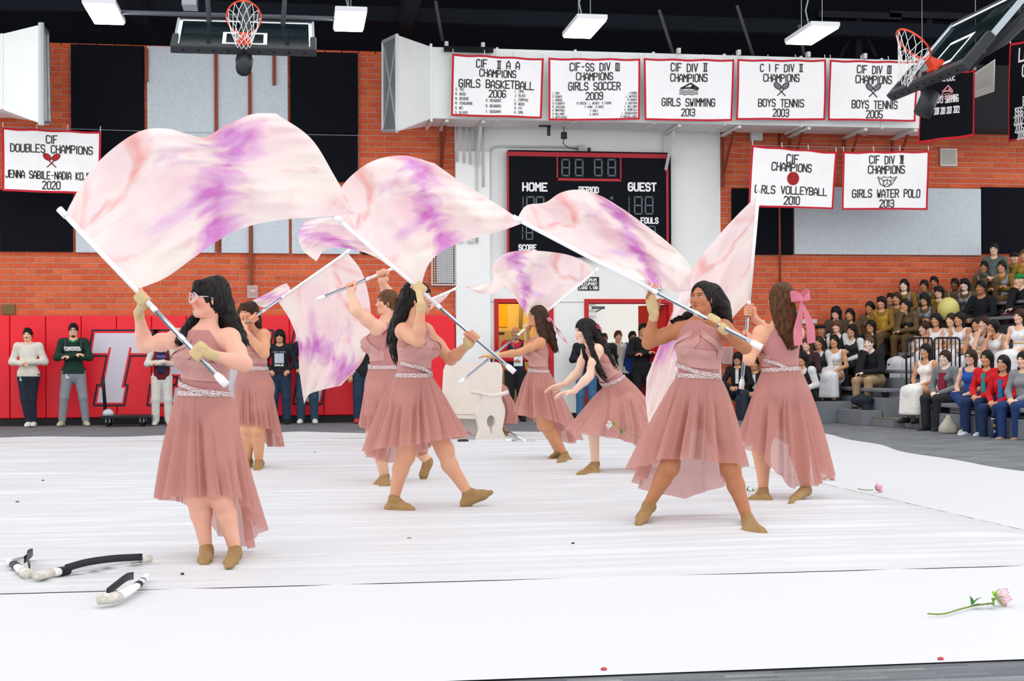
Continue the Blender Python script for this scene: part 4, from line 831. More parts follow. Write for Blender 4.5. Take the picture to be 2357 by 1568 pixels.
rose('pale pink rose with green leaves lying at the lower right', [fz(2135, 1424), fz(2170, 1425), fz(2215, 1412), fz(2250, 1404), fz(2290, 1404, 0.03)], fz(2302, 1400, 0.045), 0.042, rx * 0.8 + ry * 0.5, [(fz(2236, 1406), -rx * 0.2 + UP0, 0.045, 0.012), (fz(2240, 1404), rx + UP0 * 0.7, 0.055, 0.014), (fz(2238, 1406), rx - ry * 0.6 + UP0 * 0.05, 0.05, 0.014), (fz(2272, 1404), rx * 0.6 - ry * 1.2, 0.045, 0.013)], petal)
rose('small pink rose beside the shoe of the dancer with the bow', [fz(1872, 1106), fz(1890, 1108), fz(1900, 1109)], fz(1913, 1109, 0.04), 0.042, rx + UP0 * 0.3, [(fz(1900, 1110), rx * -0.6 + UP0 * 0.3 - ry, 0.06, 0.02)], petal, True)
rose('single pink rose lying alone on the right tarp', [fz(1975, 1131), fz(1995, 1134), fz(2010, 1133)], fz(2020, 1138, 0.04), 0.045, rx * 0.4 - ry * 0.8 + UP0 * 0.6, [], petal, False)
rose('rose behind the right front dancer with its long green stem', [fz(1612, 1146), fz(1650, 1144), fz(1700, 1140), fz(1722, 1138)], fz(1738, 1139, 0.03), 0.03, rx, [(fz(1722, 1138), UP0 + rx * 0.3, 0.05, 0.018), (fz(1724, 1138), UP0 * 0.5 - rx, 0.045, 0.016), (fz(1724, 1138), rx - ry, 0.045, 0.016)], petal_w, True)
d7d = 13.3
pa = lambda x, y, z=0.0: at(x, y, d7d + z)
rose('white rose tossed in mid air before the running dancer', [pa(1490, 1010), pa(1460, 1003), pa(1435, 990), pa(1424, 986)], pa(1406, 979), 0.045, -rx * 0.9 + UP0 * 0.2 - ry * 0.2, [(pa(1428, 988), -UP0 + rx * 0.1, 0.055, 0.017), (pa(1440, 990), UP0 - rx * 0.4, 0.06, 0.012)], petal_w, True)
pet = M('petal_red', '#c64a58', 0.7)
for i, (x, y) in enumerate(((2165, 1524), (1390, 1548))): tag(MB().sphere(fz(x, y, 0.012), (0.012, 0.008, 0.006)).build('petal', pet, None, True), ['tiny red petal on the front tarp edge at the right', 'tiny red petal on the front tarp edge at the middle'][i], 'petal')
for i, (x, y, s) in enumerate(((942, 1249, 0.012), (1319, 1260, 0.008), (725, 1046, 0.012), (99, 1112, 0.01), (420, 1332, 0.008), (40, 1162, 0.012))):
    tag(MB().box((-s, -s * 0.6, 0), (s, s * 0.6, 0.008), o=floor_at(x, y) + np.array([0, 0, 0.02])).build('floor_scrap', M('scrap_dark', '#22262c', 0.7) if i < 5 else leafm), ['dark scrap on the tarp in front of the striding dancer', 'tiny dark scrap on the tarp in the middle front', 'dark scrap on the tarp behind the striding dancer', 'dark scrap on the tarp at the far left', 'tiny scrap near the front seam at the left', 'green leaf scrap on the tarp at the left edge'][i], 'scrap')

t = thing('platform_cart', 'black flatbed cart with folding handle against the red pads', 'cart', floor_at(290, 979))
cy_ = 25.35; c0, c1 = onY(236, 960, cy_), onY(350, 964, cy_)
MB().box((c0[0], cy_ - 0.3, c0[2] - 0.02), (c1[0], cy_ + 0.3, c0[2] + 0.03)).build('deck', M('cart_black', '#17181b', 0.5), t, bevel=0.01)
MB().tube([onY(236, 868, cy_), onY(238, 885, cy_), onY(243, 955, cy_)], 0.03, 8).build('handle', M('cart_black'), t, True)
MB().sphere(onY(249, 953, cy_ - 0.1), (0.1, 0.06, 0.09)).build('hinge_plate', M('cart_silver', '#b7c3c8', 0.35, 0.4), t, True)
for (px, dy) in ((252, -0.2), (330, -0.2), (252, 0.2), (330, 0.2)):
    c = onY(px, 972, cy_); cc = np.array([c[0], cy_ + dy, 0.075]); w = MB().tube([cc - np.array([0.02, 0, 0]), cc + np.array([0.02, 0, 0])], 0.07, 16).build('wheel', M('wheel_rubber', '#1d1d1f', 0.7), t, True)
    MB().box(cc + np.array([-0.04, -0.03, 0.0]), cc + np.array([0.04, 0.03, 0.09])).build('caster', M('cart_silver'), t)

# poles, folded silk and a dark bag lying behind the pew
silver = M('pole_silver', '#ccd3da', 0.2, 0.85); polew = M('pole_white', '#f2f3f4', 0.35)
def floor_pole(label, a, b_):
    t = thing('flag_pole', label, 'pole', a); a = np.asarray(a); b_ = np.asarray(b_)
    MB().tube([a, b_], 0.014, 10).build('shaft', silver, t, True)
    for e_, o_ in ((a, b_), (b_, a)):
        d = nrm(o_ - e_); MB().tube([e_ - d * 0.03, e_ + d * 0.05], 0.021, 10).build('end_cap', polew, t, True)
floor_pole('silver pole end poking out beside the pew', floor_at(1207, 1018, 0.02) + np.array([0, 0, 0.02]), floor_at(1130, 985, 0.02) + np.array([0, 0, 0.1]))
floor_pole('long pole lying on the back tarp behind the girl with glasses', floor_at(1170, 1014, 0.03), floor_at(1330, 1016, 0.03))
tag(MB().box((-0.07, -0.05, 0), (0.07, 0.05, 0.05), o=floor_at(1066, 1020)).build('small_bag', strapm, None, bevel=0.02), 'small black pouch on the tarp in front of the pew', 'pouch')
# ================================================================ bodies: smooth unions of tapered limbs, meshed as one surface
def seg(a, b, ra, rb, k=0.03, flat=None, fs=1.0): return ('c', np.asarray(a, float), np.asarray(b, float), ra, rb, k, flat, fs)
def ell(c, R, r, k=0.03): return ('e', np.asarray(c, float), np.asarray(R, float), np.asarray(r, float), k)
def prim_d(p, P):
    if p[0] == 'c':
        _, a, b, ra, rb, k, fl, fs = p; ab = b - a; t = np.clip((P - a) @ ab / (ab @ ab + 1e-12), 0, 1)
        q = P - a - t[:, None] * ab
        if fl is not None: q = q + np.outer(q @ fl * (1 / fs - 1), fl)
        return np.sqrt((q * q).sum(1)) - (ra + (rb - ra) * t)
    _, c, R, r, k = p; q = (P - c) @ R.T; k0 = np.sqrt(((q / r) ** 2).sum(1)); k1 = np.sqrt(((q / r ** 2) ** 2).sum(1)) + 1e-9
    return k0 * (k0 - 1) / k1
def prim_box(p):
    if p[0] == 'c':
        m = max(p[3], p[4]) + p[5] + 0.01; lo = np.minimum(p[1], p[2]) - m; hi = np.maximum(p[1], p[2]) + m
    else: m = float(max(p[3])) + p[4] + 0.01; lo = p[1] - m; hi = p[1] + m
    return lo, hi
def smin(a, b, k): 
    h = np.maximum(k - np.abs(a - b), 0) / k; return np.minimum(a, b) - h * h * k * 0.25
def inflate(pr, d):
    return [(p[:3] + (p[3] + d, p[4] + d) + p[5:]) if p[0] == 'c' else (p[:3] + (p[3] + d,) + p[4:]) for p in pr]
def sdf_at(prims, P):
    d = np.full(len(P), 1.0)
    for p in prims: d = smin(d, prim_d(p, P), p[5] if p[0] == 'c' else p[4])
    return d
def nets(fld, org, h):
    s = fld < 0; c = [s[i:fld.shape[0] - 1 + i, j:fld.shape[1] - 1 + j, k:fld.shape[2] - 1 + k] for i in (0, 1) for j in (0, 1) for k in (0, 1)]
    tot = sum(x.astype(np.int8) for x in c); act = (tot > 0) & (tot < 8); ix = np.argwhere(act)
    if len(ix) == 0: return np.zeros((0, 3)), np.zeros((0, 4), int)
    idm = np.full(act.shape, -1, np.int64); idm[act] = np.arange(len(ix))
    cs = np.array([(i, j, k) for i in (0, 1) for j in (0, 1) for k in (0, 1)])
    vals = np.stack([fld[ix[:, 0] + i, ix[:, 1] + j, ix[:, 2] + k] for i, j, k in cs], 1)
    acc = np.zeros((len(ix), 3)); cnt = np.zeros(len(ix))
    for a in range(8):
        for b in range(a + 1, 8):
            if np.abs(cs[a] - cs[b]).sum() != 1: continue
            va, vb = vals[:, a], vals[:, b]; m = (va < 0) != (vb < 0); t = np.where(m, va / (va - vb + 1e-20), 0)
            acc += np.where(m[:, None], cs[a] + t[:, None] * (cs[b] - cs[a]), 0); cnt += m
    V = org + h * (ix + acc / cnt[:, None]); Q = []
    for ax in range(3):
        o1, o2 = [(1, 2), (2, 0), (0, 1)][ax]
        sl = [slice(None)] * 3; sl[ax] = slice(0, -1); s0 = s[tuple(sl)]; sl[ax] = slice(1, None); s1 = s[tuple(sl)]
        E_ = np.argwhere(s0 != s1); ok = (E_[:, o1] > 0) & (E_[:, o2] > 0) & (E_[:, o1] < fld.shape[o1] - 1) & (E_[:, o2] < fld.shape[o2] - 1); E_ = E_[ok]
        if len(E_) == 0: continue
        def cell(da, db):
            q = E_.copy(); q[:, o1] -= da; q[:, o2] -= db; return idm[q[:, 0], q[:, 1], q[:, 2]]
        q = np.stack([cell(1, 1), cell(0, 1), cell(0, 0), cell(1, 0)], 1)
        fl = s0[E_[:, 0], E_[:, 1], E_[:, 2]]; q[~fl] = q[~fl][:, ::-1]; Q.append(q)
    return V, np.vstack(Q)
def mesh_sdf(prims, h, cut=None, sub=None, lo=None, hi=None):
    """prims unioned smoothly; sub: list of prims subtracted; cut(P,d)->d further shapes the field"""
    B = [prim_box(p) for p in prims]
    L0 = np.min([b[0] for b in B], 0) if lo is None else np.asarray(lo, float); H0 = np.max([b[1] for b in B], 0) if hi is None else np.asarray(hi, float)
    n = np.ceil((H0 - L0) / h).astype(int) + 3; org = L0 - h
    fld = np.full(n, 0.2)
    ax = [org[i] + h * np.arange(n[i]) for i in range(3)]
    def blk(p):
        b = prim_box(p); i0 = np.clip(np.floor((b[0] - org) / h).astype(int), 0, n - 1); i1 = np.clip(np.ceil((b[1] - org) / h).astype(int) + 1, 1, n)
        if np.any(i1 <= i0): return None, None
        sl = tuple(slice(a, c) for a, c in zip(i0, i1)); G = np.meshgrid(*[ax[i][sl[i]] for i in range(3)], indexing='ij')
        return sl, np.stack([g.ravel() for g in G], 1)
    for p in prims:
        sl, P = blk(p)
        if sl is None: continue
        shp = fld[sl].shape; fld[sl] = smin(fld[sl], prim_d(p, P).reshape(shp), p[5] if p[0] == 'c' else p[4])
    for p in (sub or []):
        sl, P = blk(p)
        if sl is None: continue
        shp = fld[sl].shape; k = p[5] if p[0] == 'c' else p[4]; fld[sl] = -smin(-fld[sl], prim_d(p, P).reshape(shp), k)
    if cut is not None:
        G = np.meshgrid(*ax, indexing='ij'); fld = cut(np.stack([g.ravel() for g in G], 1), fld.ravel()).reshape(n)
    return nets(fld, org, h)
def join_parts(parts):
    V = []; Q = []; C = []; o = 0
    for v, q, c in parts:
        V.append(v); Q.append(q + o); C.append(np.broadcast_to(c, (len(v), 3))); o += len(v)
    return np.vstack(V), np.vstack(Q), np.vstack(C)
def plane_cut(pt, nv, k=0.004):
    """keep the side the normal points away from"""
    pt = np.asarray(pt, float); nv = nrm(nv)
    return lambda P, d: np.maximum(d, (P - pt) @ nv)

# skin with per-vertex colour
m, N, L, b = node_mat('skin')
at_ = N.new('ShaderNodeAttribute'); at_.attribute_name = 'Col'; tc = N.new('ShaderNodeTexCoord'); nz = N.new('ShaderNodeTexNoise'); nz.inputs['Scale'].default_value = 9; nz.inputs['Detail'].default_value = 4; L.new(tc.outputs['Object'], nz.inputs[0])
mx = N.new('ShaderNodeMix'); mx.data_type = 'RGBA'; mx.blend_type = 'OVERLAY'; mx.inputs[0].default_value = 0.12; L.new(at_.outputs['Color'], mx.inputs[6]); L.new(nz.outputs[0], mx.inputs[7]); L.new(mx.outputs[2], b.inputs['Base Color'])
b.inputs['Roughness'].default_value = 0.5; b.inputs['Specular IOR Level'].default_value = 0.35; b.inputs['Subsurface Weight'].default_value = 0.06; b.inputs['Subsurface Radius'].default_value = (0.01, 0.004, 0.002)
SKIN = m
def hair_mat(name, c1, c2):
    if name in MATS: return MATS[name]
    m, N, L, b = node_mat(name); tc = N.new('ShaderNodeTexCoord'); mp = N.new('ShaderNodeMapping'); mp.inputs['Scale'].default_value = (60, 60, 5); L.new(tc.outputs['Object'], mp.inputs[0])
    nz = N.new('ShaderNodeTexNoise'); nz.inputs['Scale'].default_value = 1.5; nz.inputs['Detail'].default_value = 3; L.new(mp.outputs[0], nz.inputs[0])
    cr = N.new('ShaderNodeValToRGB'); cr.color_ramp.elements[0].position = 0.35; cr.color_ramp.elements[0].color = (*lin(c1), 1); cr.color_ramp.elements[1].position = 0.7; cr.color_ramp.elements[1].color = (*lin(c2), 1)
    L.new(nz.outputs[0], cr.inputs[0]); L.new(cr.outputs[0], b.inputs['Base Color']); b.inputs['Roughness'].default_value = 0.5; b.inputs['Specular IOR Level'].default_value = 0.18
    bp = N.new('ShaderNodeBump'); bp.inputs['Strength'].default_value = 0.7; bp.inputs['Distance'].default_value = 0.01; L.new(nz.outputs[0], bp.inputs['Height']); L.new(bp.outputs[0], b.inputs['Normal'])
    return m
H_BLACK = hair_mat('hair_black', '#0f0d0e', '#2a2424'); H_BROWN = hair_mat('hair_brown', '#2a1a12', '#4d3322'); H_LIGHT = hair_mat('hair_light_brown', '#4a3220', '#7a5838'); H_OMBRE = hair_mat('hair_ombre', '#3a2417', '#6d4526'); H_RED = hair_mat('hair_auburn', '#4b2418', '#6f3b26')
eye_w = M('eye_white', '#e9e4e0', 0.2); eye_d = M('eye_dark', '#1c120e', 0.15); lash = M('lash_black', '#120d0c', 0.6)
def frame3(f, u):
    f = nrm(f); l = nrm(np.cross(u, f)); u2 = np.cross(f, l); return f, l, u2       # forward, left, up
def head_prims(c, f, l, u, s=1.0):
    X = lambda a, b_, e: c + s * (a * f + b_ * l + e * u); R = np.stack([f, l, u]); P = []
    P += [ell(X(-0.012, 0, 0.022), R, s * np.array([0.098, 0.076, 0.098]), 0.02), ell(X(0.022, 0, -0.035), R, s * np.array([0.072, 0.064, 0.085]), 0.03),
          ell(X(0.058, 0, -0.098), R, s * np.array([0.030, 0.034, 0.024]), 0.035), seg(X(0.02, 0.05, -0.07), X(0.05, 0.02, -0.105), s * 0.02, s * 0.02, 0.03), seg(X(0.02, -0.05, -0.07), X(0.05, -0.02, -0.105), s * 0.02, s * 0.02, 0.03),
          seg(X(0.085, 0, 0.008), X(0.110, 0, -0.036), s * 0.008, s * 0.0115, 0.012), ell(X(0.098, 0.010, -0.040), R, s * np.array([0.010, 0.008, 0.007]), 0.008), ell(X(0.098, -0.010, -0.040), R, s * np.array([0.010, 0.008, 0.007]), 0.008),
          ell(X(0.088, 0, -0.066), R, s * np.array([0.014, 0.023, 0.0075]), 0.008), ell(X(0.086, 0, -0.079), R, s * np.array([0.014, 0.020, 0.0085]), 0.008),
          ell(X(0.062, 0.042, -0.030), R, s * np.array([0.026, 0.024, 0.024]), 0.03), ell(X(0.062, -0.042, -0.030), R, s * np.array([0.026, 0.024, 0.024]), 0.03),
          seg(X(0.082, 0.012, 0.022), X(0.070, 0.046, 0.020), s * 0.009, s * 0.008, 0.02), seg(X(0.082, -0.012, 0.022), X(0.070, -0.046, 0.020), s * 0.009, s * 0.008, 0.02)]
    for sg in (1, -1): P.append(ell(X(-0.008, sg * 0.076, -0.018), np.stack([nrm(f + 0.25 * l * sg), nrm(l - 0.25 * f * sg), u]), s * np.array([0.019, 0.009, 0.030]), 0.008))
    sub = [ell(X(0.094, sg * 0.032, 0.002), R, s * np.array([0.014, 0.017, 0.010]), 0.010) for sg in (1, -1)]
    return P, sub
def head_colors(V, c, f, l, u, s, skin, lip, brow, blush=0.0):
    q = (V - c) / s; a, b_, e = q @ f, q @ l, q @ u; C = np.tile(np.array(skin, float), (len(V), 1))
    def mixm(w, col):
        nonlocal C
        C = C * (1 - w[:, None]) + np.array(col) * w[:, None]
    if blush: mixm(blush * np.exp(-(((np.abs(b_) - 0.048) / 0.026) ** 2 + ((e + 0.035) / 0.03) ** 2)) * (a > 0), lin('#d8584a'))
    lw = np.clip(1.6 - ((b_ / 0.024) ** 2 + ((e + 0.073) / 0.014) ** 2) * 1.4, 0, 1) * (a > 0.075); mixm(lw * 0.85, lip)
    bw = np.clip(1.7 - (((np.abs(b_) - 0.033) / 0.022) ** 2 + ((e - 0.027 - 0.06 * (np.abs(b_) - 0.033) + 9.0 * (np.abs(b_) - 0.036) ** 2) / 0.0048) ** 2), 0, 1) * (a > 0.05); mixm(np.clip(bw, 0, 1) * 0.9, brow)
    return C
def eyes_mesh(parent, c, f, l, u, s, gaze=(0, 0), detail=True):
    R = np.stack([f, l, u]); X = lambda a, b_, e: c + s * (a * f + b_ * l + e * u)
    for sg in (1, -1):
        ec = X(0.0755, sg * 0.032, 0.001)
        if detail:
            e_ = MB().sphere(ec, s * np.array([0.0125, 0.0155, 0.0085]), 14, 8, R=R.T).build('eye', eye_w, parent, True)
            MB().sphere(ec + s * (0.009 * f + gaze[0] * l * 0.005 + gaze[1] * u * 0.003), s * np.array([0.0045, 0.0062, 0.0062]), 10, 6, R=R.T).build('iris', eye_d, e_, True)
            MB().tube([X(0.080, sg * 0.014, 0.003), X(0.0875, sg * 0.024, 0.0095), X(0.086, sg * 0.038, 0.0095), X(0.076, sg * 0.052, 0.004)], s * 0.0019, 5).build('lash_line', lash, e_, True)
        else: MB().sphere(ec + f * 0.006 * s, s * np.array([0.009, 0.013, 0.007]), 8, 5, R=R.T).build('eye', eye_d, parent, True)
def glasses(parent, c, f, l, u, s, mat, size=1.0):
    X = lambda a, b_, e: c + s * (a * f + b_ * l + e * u); t = MB()
    for sg in (1, -1):
        t.tube([X(0.104 - 0.010 * abs(math.cos(a)), sg * 0.034 + 0.025 * size * math.cos(a), 0.0 + 0.020 * size * math.sin(a)) for a in np.linspace(0, 6.2832, 17)], s * 0.0028 * size, 6, cap=False)
        t.tube([X(0.092, sg * 0.060, 0.006), X(0.03, sg * 0.078, 0.008), X(-0.02, sg * 0.082, -0.004)], s * 0.0028, 6)
    t.tube([X(0.106, -0.010, 0.004), X(0.112, 0, 0.007), X(0.106, 0.010, 0.004)], s * 0.0025, 6)
    return t.build('glasses', mat, parent, True)
def ridge(P_, d, c, f, l, u, amp=0.0035):
    q = P_ - c; az = np.arctan2(q @ l, q @ f); e = q @ u
    return d + amp * np.sin(az * 17 + 2.5 * np.sin(e * 38)) + amp * 0.7 * np.sin(az * 9 - e * 60)
def hair_cap(c, f, l, u, s, thick=0.016, hairline=0.06, low=-0.09):
    """SDF prims + cut for a cap of hair over the skull"""
    R = np.stack([f, l, u]); X = lambda a, b_, e: c + s * (a * f + b_ * l + e * u)
    P = [ell(X(-0.014, 0, 0.024), R, s * (np.array([0.100, 0.078, 0.100]) + thick), 0.02), ell(X(-0.045, 0, -0.03), R, s * np.array([0.068, 0.078, 0.08]), 0.03)]
    sub = [ell(X(0.132, 0, hairline - 0.145), R, s * np.array([0.118, 0.080, 0.140]), 0.012)]
    cut = lambda P_, d: np.maximum(ridge(P_, d, c, f, l, u), (c + u * low * s - P_) @ u)
    return P, sub, cut
# hands -----------------------------------------------------------------------------------------------------------------
def hand_open(w, d, nrm_, s=1.0, curl=0.5, spread=0.12, side=1):
    """w wrist, d along the hand, nrm_ palm normal (fingers curl towards it), side +-1: thumb side along cross(d,n)"""
    d = nrm(d); n = nrm(nrm_ - d * (np.asarray(nrm_) @ d)); t = np.cross(d, n) * side
    X = lambda a, b_, e: w + s * (a * d + b_ * t + e * n); P = [seg(X(-0.01, 0, 0), X(0.03, 0, 0), s * 0.023, s * 0.024, 0.015, n, 0.7)]
    palm = [seg(X(0.03, 0.022, 0), X(0.085, 0.030, 0), s * 0.016, s * 0.013, 0.02), seg(X(0.025, 0.005, 0), X(0.09, 0.008, 0), s * 0.017, s * 0.014, 0.02), seg(X(0.025, -0.012, 0), X(0.085, -0.014, 0), s * 0.016, s * 0.013, 0.02), seg(X(0.022, -0.024, 0), X(0.076, -0.032, 0), s * 0.014, s * 0.011, 0.02)]
    F_ = []
    for i, (b_, ln, a0) in enumerate(((0.030, 0.068, 0.088), (0.009, 0.076, 0.093), (-0.013, 0.070, 0.088), (-0.032, 0.055, 0.078))):
        p = X(a0, b_, 0); an = 0.0; dd = d + t * spread * (1.0 - i) * 0.7
        for k, fr in enumerate((0.42, 0.32, 0.26)):
            an += curl * (0.5 if k == 0 else 0.9); v = nrm(nrm(dd) * math.cos(an) + n * math.sin(an)); q = p + v * ln * fr * s
            F_.append(seg(p, q, s * (0.0092 - 0.0008 * k), s * (0.0086 - 0.001 * k), 0.006)); p = q
    T = [seg(X(0.022, 0.020, 0.004), X(0.05, 0.046, 0.014), s * 0.014, s * 0.011, 0.012), seg(X(0.05, 0.046, 0.014), X(0.078, 0.056, 0.022 + 0.02 * curl), s * 0.010, s * 0.0085, 0.006)]
    return P + palm, F_ + T
def hand_grip(w, ctr, ax, s=1.0, pr=0.014, flip=1):
    """hand from wrist w closed around a bar through ctr along ax"""
    ax = nrm(ax); d = ctr - w; d = d - ax * (d @ ax); dl = np.linalg.norm(d); d = nrm(d); n = np.cross(ax, d) * flip
    base = ctr - d * (pr + 0.012) * s; X = lambda a, b_, e: base + s * (a * d + b_ * ax + e * n)
    kn = n * s * (pr + 0.014) * -1
    palm = [seg(w, base + kn * 0.4 - d * 0.03 * s, s * 0.024, s * 0.026, 0.02, n, 0.75)]
    for b_ in (-0.028, -0.010, 0.010, 0.028): palm.append(seg(base + kn * 0.4 - d * 0.035 * s + ax * b_ * 0.8 * s, ctr + kn + ax * b_ * s + d * 0.0, s * 0.015, s * 0.012, 0.02))
    F_ = []; r = (pr + 0.0075) * s
    for b_ in (-0.030, -0.010, 0.010, 0.030):
        pts = [ctr + ax * b_ * s + r * (math.cos(a) * -n + math.sin(a) * d) * (1.15 if a < 0.7 else 1.0) for a in np.linspace(0.0, 4.1, 6)]
        for p, q in zip(pts[:-1], pts[1:]): F_.append(seg(p, q, s * 0.0088, s * 0.0084, 0.004))
    tb = base + kn * 0.2 + ax * 0.034 * s
    F_ += [seg(tb, ctr - d * r + n * r * 0.7 + ax * 0.05 * s, s * 0.013, s * 0.010, 0.01), seg(ctr - d * r + n * r * 0.7 + ax * 0.05 * s, ctr + n * r * 1.1 + d * 0.012 * s + ax * 0.046 * s, s * 0.0095, s * 0.0085, 0.006)]
    return palm, F_

# body from joints -------------------------------------------------------------------------------------------------------
def torso_frame(J):
    P, Nk = J['pelvis'], J['neck']; up = nrm(Nk - P); rg = nrm(J['rs'] - J['ls']); rg = nrm(rg - up * (rg @ up)); return P, Nk, up, rg, np.cross(up, rg)
def torso_prims(J, w, bust=0.0, glute=1.0):
    P, Nk, up, rg, fw = torso_frame(J); T = np.linalg.norm(Nk - P); s = T / 0.48; R = np.stack([rg, fw, up])
    wa = P + up * T * 0.36; ch = P + up * T * 0.70
    pr = [seg(ch, wa, 0.128 * w * s, 0.108 * w * s, 0.06, fw, 0.74), seg(wa, P + up * 0.0, 0.108 * w * s, 0.140 * w * s, 0.06, fw, 0.80), seg(P, P - up * 0.06 * s, 0.140 * w * s, 0.12 * w * s, 0.05, fw, 0.8),
          seg(Nk - up * 0.05 * s, ch, 0.075 * w * s, 0.12 * w * s, 0.05, fw, 0.72)]
    for sg in (1, -1):
        if bust: pr.append(ell(ch + fw * (0.075 * w + 0.02) * s + rg * sg * 0.062 * w * s - up * 0.02 * s, R, np.array([0.058, 0.05, 0.056]) * w * s * (0.6 + 0.5 * bust), 0.045))
        pr.append(ell(P - fw * 0.055 * w * s + rg * sg * 0.062 * w * s - up * 0.05 * s, R, np.array([0.082, 0.075, 0.085]) * w * s * glute, 0.05))
    return pr, s
def limb_prims(J, w, s, parts=('arms', 'legs', 'yoke', 'neck')):
    P, Nk, up, rg, fw = torso_frame(J); pr = []
    if 'yoke' in parts: pr += [seg(J['ls'], Nk - up * 0.035 * s, 0.044 * w * s, 0.058 * w * s, 0.05), seg(J['rs'], Nk - up * 0.035 * s, 0.044 * w * s, 0.058 * w * s, 0.05)]
    if 'neck' in parts: pr.append(seg(Nk - up * 0.03 * s, J['head'] - J['hu'] * 0.07 * s - J['hf'] * 0.02, 0.055 * s * min(w, 1.1), 0.050 * s, 0.03))
    if 'arms' in parts:
        for a in 'lr':
            S, E_, Wr = J[a + 's'], J[a + 'e'], J[a + 'w']
            pr += [ell(S, np.eye(3), np.array([0.052, 0.052, 0.052]) * w * s, 0.04), seg(S, S * 0.5 + E_ * 0.5, 0.047 * w * s, 0.045 * w * s, 0.03), seg(S * 0.5 + E_ * 0.5, E_, 0.045 * w * s, 0.036 * w * s, 0.03), seg(E_, E_ * 0.7 + Wr * 0.3, 0.036 * w * s, 0.039 * w * s, 0.03), seg(E_ * 0.7 + Wr * 0.3, Wr, 0.039 * w * s, 0.0245 * (0.6 + 0.4 * w) * s, 0.025)]
    if 'legs' in parts:
        for a in 'lr':
            Hp, K, A_ = J[a + 'h'], J[a + 'k'], J[a + 'a']; sh = nrm(A_ - K); toe = J[a + 't']; bk = -nrm((toe - A_) - sh * ((toe - A_) @ sh)) 
            cf = K * 0.68 + A_ * 0.32 + bk * 0.018 * s
            pr += [seg(Hp, Hp * 0.5 + K * 0.5, 0.088 * w * s, 0.074 * w * s, 0.04), seg(Hp * 0.5 + K * 0.5, K, 0.074 * w * s, 0.053 * w * s, 0.04), seg(K, cf, 0.049 * w * s, 0.052 * w * s, 0.05), seg(cf, A_, 0.052 * w * s, 0.034 * (0.5 + 0.5 * w) * s, 0.03), ell(K - bk * 0.012, np.eye(3), np.array([0.044, 0.044, 0.05]) * w * s, 0.04)]
    return pr
def foot_prims(A_, toe, heel, s=1.0, r=0.034):
    A_, toe, heel = map(np.asarray, (A_, toe, heel)); d = nrm(toe - heel); up_ = nrm((A_ - heel) - d * ((A_ - heel) @ d) + 1e-6)
    ball = heel + (toe - heel) * 0.68
    return [seg(A_, heel + up_ * r * 0.9 * s + d * 0.02, r * s, r * 1.02 * s, 0.03), seg(heel + up_ * r * s * 0.9 + d * 0.02, ball + up_ * r * 0.72 * s, r * s, r * 1.12 * s, 0.03, up_, 0.85), seg(ball + up_ * r * 0.7 * s, toe + up_ * r * 0.5 * s - d * 0.02, r * 1.1 * s, r * 0.72 * s, 0.02, up_, 0.72), seg(A_, ball + up_ * r * 0.9 * s, r * 0.95 * s, r * 0.8 * s, 0.03)]
# ================================================================ flag poles (ends set by where the hands hold them)
DD = dict(d1=7.72, d2=14.2, d3=12.1, d4=10.3, d5=19.6, d6=15.0, d7=13.4, d8=8.95, d9=10.4, d10=18.4)   # distance of each dancer along the view
DD = {k: v * math.cos(YAW) + 0.25 for k, v in DD.items()}
DD.update(d1=depth(floor_at(510, 1290)), d2=depth(floor_at(585, 1080)), d3=depth(floor_at(890, 1112)) , d4=depth(floor_at(950, 1172)), d6=depth(floor_at(1285, 1062)), d7=depth(floor_at(1365, 1090)), d8=depth(floor_at(1600, 1205)), d9=depth(floor_at(1800, 1150)), d5=depth(floor_at(1166, 1006)) + 0.1, d10=depth(floor_at(851, 1028)))
POLE = {}
def pole(key, d, a, b_): POLE[key] = (at(a[0], a[1], DD[d] + a[2]), at(b_[0], b_[1], DD[d] + b_[2]))
pole('d1', 'd1', (515, 880, -0.36), (142, 487, -0.12)); pole('d4', 'd4', (1180, 853, -0.12), (776, 502, -0.14)); pole('d8', 'd8', (1747, 797, -0.36), (1187, 503, -0.12))
pole('d9', 'd9', (1707, 890, 0.30), (1747, 430, 0.22)); pole('d6', 'd6', (1060, 880, -0.16), (1375, 621, 0.22)); pole('d2', 'd2', (540, 762, -0.22), (802, 578, 0.05)); pole('d3', 'd3', (735, 688, 0.1), (1000, 579, 0.12)); pole('d10', 'd10', (866, 742, -0.2), (1048, 665, -0.2))
def on_pole(key, px):
    a, b_ = POLE[key]; best = min(np.linspace(0, 1, 400), key=lambda t: abs(pxof(a + (b_ - a) * t)[0] - px) if key != 'd9' else abs(pxof(a + (b_ - a) * t)[1] - px)); return a + (b_ - a) * best
def pxof(p):
    d = np.asarray(p) - CAM; z = d @ FW; return CX + F * (d @ RT) / z, CY - F * (d @ UP) / z

